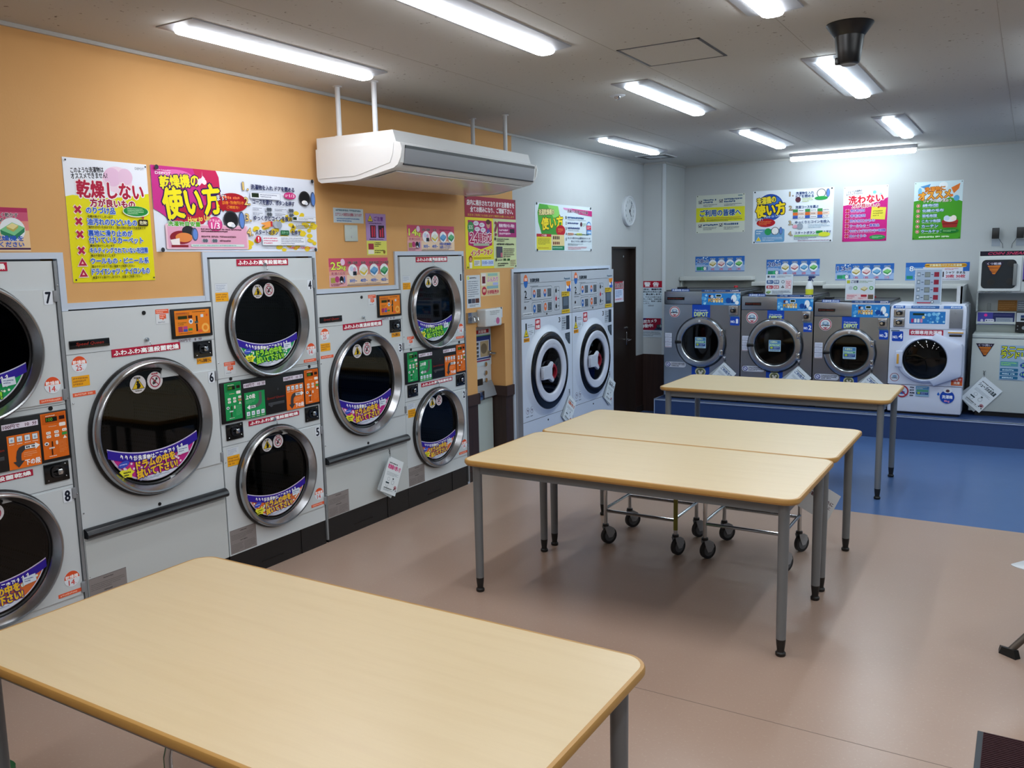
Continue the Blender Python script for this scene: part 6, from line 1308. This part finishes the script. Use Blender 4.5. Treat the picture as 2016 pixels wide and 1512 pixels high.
# door of no.4: a rounded shield pointing right
mb = MB()
def shield(s_, dep):
    P = []
    for k in range(80):
        th = 2*PI*k/80; c, s = math.cos(th), math.sin(th)
        r = .232*.205/math.hypot(.205*c, .232*s)
        if c > .25:
            r2 = min(.293/c, (.205+.06)/(abs(s)+.43*c)); r = max(r, r2)
        P.append((cx+r*s_*c, -dep, cz+r*s_*s))
    return P
def gring(r, dep):
    return [(cx-.005+r*math.cos(2*PI*k/80), -dep, cz+r*math.sin(2*PI*k/80)) for k in range(80)]
mb.loft([shield(1.03, .0), shield(1.03, .02), shield(1.0, .036), shield(.93, .044), gring(.190, .046), gring(.180, .030)], 0, caps=False, flip=True)
d = mb.build('door', mat('door_white', '#cbd3e8', .25), t)
mb = MB(); mb.lathe([(.181, .036), (.176, .032), (.170, .02), (.168, .0)], (cx-.005, 0, cz), (0, -1, 0), 64); mb.build('inner_gasket', M_BLACK, d)
mb = MB(); mb.lathe([(.0001, .046), (.09, .042), (.15, .034), (.176, .024)], (cx-.005, 0, cz), (0, -1, 0), 64); mb.build('door_glass', M_GLASS, d)
mb = MB(); mb.lathe([(.172, .0), (.20, -.08), (.20, -.4), (.001, -.42)], (cx-.005, 0, cz), (0, -1, 0), 40); mb.build('drum', mat('washer_drum', '#6c7074', .3, metal=1), t)
mb = MB(); mb.rbox(cx-.245, cx-.185, -.052, -.03, cz-.075, cz+.075, .008); h_ = mb.build('door_handle', mat('door_white', '#cbd3e8'), d)
mb = MB(); mb.rbox(cx-.232, cx-.214, -.056, -.05, cz-.045, cz+.045, .002); tag(mb.build('handle_label', mat('amber', '#d8a040', .4), h_), 'orange strip on the handle')
mb = MB(); mb.rbox(.478, .595, -.016, 0, .744, .770, .006); h_ = mb.build('drawer_handle', mat('door_white', '#cbd3e8'), t); mb = MB(); mb.rbox(.478, .60, -.018, -.014, .752, .764, .002); mb.build('drawer_label', mat('amber', '#d8a040', .4), h_); mb = MB(); mb.rbox(.488, .588, -.003, 0, .722, .738, .001); mb.build('drawer_grip', M_BLACK, h_)
a = Art((.6155, .02, .80), .40, .42, ((0, 1, 0), (0, 0, -1), (1, 0, 0)), None, t=.002); a.solid([(100, 30), (100, 100), (70, 100), (0, 40), (0, 0)], '#8c98ac'); a.bars(20, 30, 60, 30, 5, '#6c7890', th=.4); sticker(t, a, 'side_sheet', 'pale sheet on the side panel')

# things standing on the washers
def acrylic(x, y, z, w_, h_, label, draw, tilt=5):
    t = thing('sign_holder', label, 'sign', (x, y, z), 'clear sign holders on the washers')
    t.rotation_euler = (math.radians(-tilt), 0, 0)
    a = Art((0, -.001, h_), w_, h_, 'B', '#dde6ee', t=.001); draw(a); a.build('sheet', t)
    b = MB(); b.box(-.003, w_+.003, -.005, -.0035, 0, h_+.003, 0); b.box(-.003, w_+.003, .0, .0015, 0, h_+.003, 0); b.build('holder', M_ACRYL, t)
    b = MB(); b.box(-.003, w_+.003, -.006, .06, 0, .003, 0); b.build('foot', M_CLEAR, t)
    return t
def d1(a):
    a.rect(6, 6, 8, 10, '#3c4454'); a.text('洗剤', 18, 6, 16, 11, '#2c6cb0', bold=.0006); a.bars(40, 6, 56, 10, 2, '#5c6474'); a.rect(4, 28, 24, 18, '#2c5c98', r=3); a.rect(30, 28, 20, 18, '#2c5c98', r=3); a.rect(4, 54, 24, 16, '#b8283c', r=3); a.rect(30, 54, 20, 16, '#b8283c', r=3)
    for y_, c_ in ((30, '#dce8f4'), (56, '#f8e0e4')): a.text('洗い', 8, y_, 16, 12, c_); a.text('乾燥', 32, y_, 16, 12, c_)
    a.ell(64, 36, 6, '#5c6474'); a.ell(64, 36, 4, '#dde6ee'); ic_tri(a, 64, 60, 6, '#3c3c44', '#dde6ee', '#dde6ee'); a.rect(74, 28, 20, 42, '#e8a8b8'); a.rect(75.5, 30, 17, 38, '#f4e4e8'); a.bars(77, 33, 14, 32, 4, '#c8405c', th=.6); ic_pile(a, 12, 84, 9, '#c4dc9c', '#6c9c5c'); a.bars(26, 78, 68, 18, 3, '#5c6c84', th=.5)
def d2(a):
    a.rect(4, 7, 11, 14, '#c8cc3c'); a.text('ご注意', 18, 7, 26, 12, '#3c4464', bold=.0008); a.bars(46, 8, 50, 12, 2, '#7c9c64'); a.ell(18, 42, 7, '#c4ccd8'); a.ell(34, 42, 7, '#5cac5c'); a.ell(34, 42, 4, '#dce8dc'); ic_pile(a, 64, 42, 12, '#e8e0b4', '#b8a860'); a.ell(88, 42, 7, '#5cac5c'); a.ell(88, 42, 4, '#dce8dc'); a.rect(4, 68, 92, 28, '#f0dce0'); a.bars(6, 72, 34, 20, 3, '#c8405c', th=.5); a.rect(54, 72, 20, 10, '#b8283c', r=2); a.rect(78, 72, 18, 20, '#6c5c4c'); a.bars(45, 84, 30, 9, 2, '#c8405c')
def d3(a):
    a.rect(3, 3, 94, 94, '#b4c4d8')
    for k in range(4):
        y_ = 8+k*21; a.rect(8, y_+2, 12, 12, '#8c9cac'); a.ell(14, y_+8, 4, '#dce4ec'); a.rect(36, y_+2, 20, 14, '#7c8484'); a.rect(38, y_+4, 16, 10, '#98a09c'); a.rect(70, y_+2, 18, 13, '#a02c44'); a.rect(24, y_+8, 9, 1.6, '#3c4c6c'); a.rect(59, y_+8, 8, 1.6, '#3c4c6c')
    a.rect(12, 93, 50, 3, '#b83c54'); a.ell(68, 92, 6, '#3c3c54'); a.ell(68, 92, 4, '#dce4ec')
acrylic(1.360, 8.56, 1.297, .262, .200, 'clear stand with pictogram sheet on top of steel washer NO.2', d1)
acrylic(2.106, 8.56, 1.245, .258, .205, 'clear stand with bedding picture on top of steel washer NO.3', d2)
acrylic(2.697, 8.57, 1.213, .222, .325, 'tall clear stand with four rows of pictures on top of white washer NO.4', d3, 4)
t = thing('spray_bottle', 'white and yellow spray bottle on top of steel washer NO.2', 'spray bottle', (1.768, 8.62, 1.297))
b = MB(); b.lathe([(.030, 0), (.036, .004), (.037, .055)], (0, 0, 0), (0, 0, 1), 28, caps=True); tag(b.build('liquid', mat('yellow_liquid', '#d8dc3c', .2), t), 'yellow lower part')
b = MB(); b.lathe([(.0368, .055), (.036, .07), (.028, .10), (.016, .125), (.014, .135)], (0, 0, 0), (0, 0, 1), 28, caps=True); b.build('bottle_body', mat('bottle_white', '#d8dee4', .3), t)
b = MB(); b.cyl((0, 0, .133), (0, 0, .150), .015, n=18); b.rbox(-.012, .045, -.008, .008, .158, .182, .005); b.cyl((0, 0, .148), (0, 0, .16), .009, n=12); b.tube([(.040, 0, .172), (.055, 0, .172)], .005, 8); b.loft([[(.008, -.005, .160), (.018, -.005, .160), (.018, .005, .160), (.008, .005, .160)], [(.030, -.004, .125), (.036, -.004, .128), (.036, .004, .128), (.030, .004, .125)]], 0)
tag(b.build('trigger_head', mat('spray_blue', '#24386c', .35), t), 'dark blue trigger head')
for x, z, l in ((1.022, 1.344, 'NO.1'), (2.337, 1.244, 'NO.3')):
    t = thing('valve_knob', 'small red knob on the top of steel washer '+l, 'knob', (x, 8.72, z), 'red knobs on the washers')
    b = MB(); b.cyl((0, 0, 0), (0, 0, .022), .008, n=12); b.build('stem', M_CHROME, t)
    b = MB(); b.lathe([(.004, .018), (.020, .020), (.022, .030), (.018, .040), (.001, .041)], (0, 0, 0), (0, 0, 1), 10); b.build('knob_head', mat('red_knob', '#a8202c', .4), t)

# ================================================================ sneaker laundry
t = thing('sneaker_washer', 'cream sneaker washing machine below the sneaker dryer at the right edge', 'washing machine', (3.178, 8.66, .215))
CR = mat('cream_enamel', '#bdc5c2', .4)
w = .72
mb = MB(); mb.rbox(0, w, 0, .6, .045, .700, .006); mb.build('cabinet', CR, t)
mb = MB(); mb.rbox(.0, w, -.004, .6, .702, .735, .006); mb.build('lid', CR, t)
mb = MB(); mb.box(.05, w-.05, .06, .55, 0, .05, 0); mb.build('base', M_BLACK, t)
mb = MB(); mb.prism([(.28, .735), (.26, .80), (.20, .815), (.21, .925), (.6, .925), (.6, .735)], 0, .015, w, 0); bk = mb.build('control_head', CR, t)
a = Art((.024, .205, .917), .29, .108, 'B', '#3c3c84', t=.003); a.rect(40, 0, 60, 100, '#2c3464'); a.rect(0, 0, 42, 100, '#4c4ca4'); a.rect(50, 42, 46, 50, '#98a4b4'); a.bars(53, 48, 40, 38, 3, '#6c7884', th=.35); a.bars(44, 16, 50, 9, 1, '#6c649c'); a.ell(22, 22, 4.6, '#f03c9c'); a.ell(12, 66, 4, '#c8c8e4'); a.rect(20, 54, 26, 24, '#d4d8e4', r=4); a.ell(25, 66, 2, '#2c3464'); a.bars(30, 60, 14, 12, 1, '#6c6c9c'); sticker(bk, a, 'control_panel', 'violet control panel with a pink light')
mb = MB(); mb.rbox(.325, w-.01, -.01+.205, .22, .745, .925, .004); o = mb.build('coin_unit', M_BLACK, bk); a = Art((.33, .194, .918), .20, .08, 'B', '#c4ccd4', t=.001); a.rect(16, 26, 80, 30, '#2c4474'); a.rect(16, 60, 20, 26, '#16202c'); a.build('coin_label', o); mb = MB(); mb.cyl((.39, .195, .785), (.39, .185, .785), .016, n=18); mb.ball((.342, .193, .80), .005); mb.ball((.342, .193, .77), .005); mb.build('coin_button', M_GREY, o)
def wedge(p, x, y, z, w_, h_, title):
    a = Art((x, y, z), w_, h_, 'B', None); a.solid([(100, 0), (56, 100), (44, 100), (0, 0)], '#2c2438'); a.rect(14, 4, 72, 20, '#2c2438'); a.text(title, 14, 5, 72, 17, '#d4d0e0')
    for k, (l, r) in enumerate(((16, 84), (22, 80), (26, 74), (34, 68), (40, 62))): a.poly([(l, 28+k*13), (r, 26+k*13), (r-5, 38+k*13), (l+6, 37+k*13)], '#d07828' if k % 2 == 0 else '#b86420')
    sticker(p, a, 'shoe_sticker', 'triangular sticker with orange shoe drawing')
wedge(t, .032, -.0005, .655, .145, .115, 'くつ洗い')
a = Art((.225, -.0005, .645), .30, .310, 'B', '#9cb8d0', t=.001); a.text('スニーカー', 3, 3, 94, 15, '#e0e43c', out='#1c2830', ow=.005, bold=.002); a.text('ランドリー', 3, 20, 80, 16, '#d8e03c', out='#1c2830', ow=.005, bold=.002); a.ell(70, 38, 18, '#d8dce0', 5, rot=-15); a.ell(90, 42, 12, '#b82c3c', 5, rot=-20)
a.rect(2, 46, 45, 14, '#5c9ca8'); a.bars(4, 48, 40, 10, 2, '#98dc7c', th=.6)
for k in range(3): a.rect(2, 66+k*11, 46, 8.6, '#2c6c94', r=2); a.bars(8, 68+k*11, 34, 5, 1, '#c4e0ec', th=.8)
a.ell(72, 56, 20, '#2c4ca4', 10); a.text('200円', 56, 51, 32, 9, '#98dc7c', bold=.0008); a.ell(72, 82, 20, '#2c4ca4', 10); a.text('100円', 56, 77, 32, 9, '#98dc7c', bold=.0008); a.bars(2, 98, 60, 2, 1, '#5c6c84')
sticker(t, a, 'price_poster', 'blue price sheet with yellow characters')
wt = hang_tag((3.288, 8.655, .615), (1, 0, 0), (0, -1, 0), .20, .27, 40, 'white laminated tag hanging on the front of the cream sneaker washer', tag_art('シューズのお洗濯', '#2c3c44'), .05)
t = thing('sneaker_dryer', 'cream sneaker dryer with dark window and red lettering above the sneaker washer', 'dryer', (3.197, 8.70, 1.315))
mb = MB(); mb.rbox(0, .70, .0, .45, 0, .365, .006); mb.build('cabinet', mat('cream_light', '#c6cccb', .4), t)
a = Art((.004, .0, .365), .69, .040, 'B', '#1c1826', t=.002); a.text('COIN SNEAKER LAUNDRY', 9, 22, 86, 56, '#c43c64', bold=.0006, shear=2); sticker(t, a, 'title_strip', 'black title strip with red lettering')
mb = MB(); mb.prism(rrect(.008, .325, .018, .312, .012, 5), 1, -.008, 0, 0); d = mb.build('door', mat('cream_door', '#ccd2d2', .35), t)
mb = MB(); mb.prism(rrect(.022, .288, .040, .290, .035, 8), 1, -.010, -.004, 0); wn = mb.build('door_window', mat('smoked', '#2a2f33', .12), d)
mb = MB()
for xx, zz in ((.245, .255), (.10, .095), (.245, .10)): mb.cyl((xx, -.0105, zz), (xx, -.0095, zz), .030, n=24)
mb.build('window_vent', mat('vent_black', '#101214', .5), wn)
wedge(wn, .042, -.0105, .272, .150, .120, 'くつ乾燥')
mb = MB(); mb.rbox(.265, .295, -.030, -.012, .065, .255, .007); mb.build('door_handle', mat('handle_grey', '#787c7c', .35), d)
mb = MB(); mb.box(-.001, .0, 0, .001, 0, .001, 0); mb = MB(); mb.box(.328, .330, -.002, .0, .0, .32, 0); mb.box(0, .70, -.003, 0, .0, .012, 0); mb.build('seam', M_GREY, t)
a = Art((.338, -.0, .30), .20, .20, 'B', '#5c4c94', t=.004); a.rect(20, 20, 60, 60, '#b8bcd4'); a.rect(0, 92, 100, 8, '#14141c'); sticker(t, a, 'control_panel', 'violet control panel')
a = Art((.01, -.003, .014), .30, .012, 'B', None); a.bars(2, 0, 94, 100, 1, '#5c6468', th=.9); a.build('printed_line', t)
t = thing('sneaker_dryer_stand', 'cream back panel joining the sneaker dryer and washer, with a brown label', 'stand', (3.20, 8.94, .95))
mb = MB(); mb.box(0, .70, 0, .04, .195, .363, 0); mb.box(-.012, 0, -.12, .04, .195, .363, 0); mb.build('back_panel', mat('stand_grey', '#a3aaa9', .5), t)
a = Art((.155, -.0005, .290), .150, .098, 'B', '#9c6c34', t=.001); a.bars(6, 10, 88, 78, 4, '#b4844c', th=.4); sticker(t, a, 'brown_label', 'brown label'); a = Art((.308, -.0005, .285), .10, .085, 'B', '#7c8490', t=.001); a.bars(6, 6, 80, 88, 4, '#c4ccd4', th=.5); sticker(t, a, 'grey_label')
mb = MB(); mb.rbox(.07, .10, -.004, 0, .17, .26, .002); mb.build('switch', mat('sw', '#8c9494', .4), t)
for x, l in ((3.265, 'small black box with cable on the back wall above the sneaker dryer, left one'), (3.465, 'small black box with cable on the back wall, cut by the right edge')):
    t = thing('wall_speaker', l, 'speaker', (x, BY, 1.795), 'small black wall boxes')
    s_ = 1 if x < 3.4 else -1
    b = MB(); b.rbox(-.005, .055, -.075, -.035, 0, .10, .004); b.build('speaker_body', M_BLACK, t)
    b = MB(); b.rbox(.01, .04, -.04, 0, .03, .07, .003); b.build('bracket', M_DKGREY, t)
    b = MB(); b.tube([(.05 if s_ > 0 else .0, -.05, .005), (.065 if s_ > 0 else -.015, -.04, -.02), (.085 if s_ > 0 else -.035, -.01, -.05), (.09 if s_ > 0 else -.04, -.006, -.09)], .002, 6); b.build('cable', M_DKGREY, t)
    b = MB(); b.box(-.006, .065, -.004, 0, -.07, -.005, 0); b.build('backing_plate', mat('speaker_plate', '#97a1ae', .3), t)

# ================================================================ tag on the cart, chair and mat at the right edge
def cart_tag(a):
    a.rect(4, 4, 44, 16, '#b82c4c'); a.text('お願い', 10, 7, 30, 10, '#f4e8ec'); a.text('お客様のために', 8, 34, 84, 12, '#5c3c44', bold=.0008); a.text('ひとこと', 50, 50, 40, 10, '#5c3c44'); a.bars(8, 22, 38, 10, 2, '#3c3c44')
    a.ell(60, 72, 12, '#4c4c54', 9); a.ell(60, 73, 8, '#e0dce0', 6); a.ell(60, 73, 3, '#b82c4c', 3); a.rect(70, 86, 20, 7, '#b82c4c')
c_ = thing('hanging_tag', 'clear-covered white paper sign leaning on the right-hand cart behind the table legs', 'tag', (2.553, 4.70, .26))
u = Vector((.63, .70, -.33)).normalized(); n_ = Vector((.76, -.65, 0)).normalized(); v = n_.cross(u).normalized(); v = -v if v.z > 0 else v
n_ = Vector((0.74, -.67, 0)).normalized(); a0 = math.radians(32); hz = Vector((.67, .74, 0)).normalized(); u = hz*math.cos(a0)-Vector((0, 0, 1))*math.sin(a0); v = -Vector((0, 0, 1))*math.cos(a0)-hz*math.sin(a0)
a = Art((.085, -.03, .235), .23, .165, (tuple(u), tuple(v), tuple(n_)), '#d4d8da', t=.0012); cart_tag(a); a.build('sheet', c_)
b = MB(); b.tube([(.0, .0, .10), (.0, .0, .21), (.05, -.02, .225)], .0025, 6); b.build('wire', M_CHROME, c_)
t = thing('moulded_chair', 'white moulded chair with splayed grey legs cut by the right edge', 'chair', (3.60, 3.99, 0), rz=-.5)
b = MB(); sx = lambda x, y, z: (x, y, z)
b.tube([(.005, .0, .018), (.13, .14, .24), (.17, .20, .395)], .014, 12); l = b.build('leg', mat('chair_leg', '#6c645c', .4, metal=.5), t)
b = MB(); b.loft([[(-.05, .012, .0), (-.03, -.022, .0), (.045, -.03, .0), (.05, .0, .0)], [(-.045, .012, .022), (-.022, -.016, .030), (.03, -.018, .034), (.035, .008, .03)]], 0); tag(b.build('foot', M_FOOT, l), 'black rubber foot')
for (x1, y1, x2, y2) in ((.62, .0, .44, .12), (.14, .52, .20, .40), (.62, .55, .46, .42)):
    b = MB(); b.tube([(x1, y1, .018), (x2, y2, .395)], .014, 12); l = b.build('leg', mat('chair_leg', '#6c645c'), t); b = MB(); b.lathe([(.0, 0), (.024, 0), (.02, .03), (.012, .034)], (x1, y1, 0), (0, 0, 1), 14); b.build('foot', M_FOOT, l)
b = MB(); rr = []
for i, z in ((.03, .410), (.0, .414), (.0, .417), (.012, .421)): rr.append([(x, y, z+.02*((y-.28)/.3)**2-.025) for x, y in rrect(.02+i, .56-i, -.10+i, .46-i, .05, 6)])
b.loft(rr, 0); b.build('seat', mat('chair_white', '#c8ccd0', .3), t)
b = MB(); rr = []
for k in range(9):
    q = k/8; y = .44+.10*q; z = .40+.38*q; ww = .26-.05*q*q; rr.append([(.30-ww, y, z), (.30+ww, y, z), (.30+ww, y+.012, z), (.30-ww, y+.012, z)])
b.loft(rr, 0); b.build('backrest', mat('chair_white', '#c8ccd0'), t)
t = thing('entrance_mat', 'dark red ribbed floor mat with grey border at the bottom right corner', 'mat', (3.519, 1.90, 0))
b = MB(); b.rbox(0, 1.2, 0, 1.36, 0, .006, .002); b.build('border', mat('mat_border', '#3c4248', .7), t)
b = MB(); b.box(.018, 1.182, .018, 1.352, .006, .008, 0)
for k in range(110): y = .022+k*.0121; b.box(.02, 1.18, y, y+.006, .008, .0115, 0)
b.build('ribbed_carpet', mat('mat_red', '#3a1a20', .9), t)
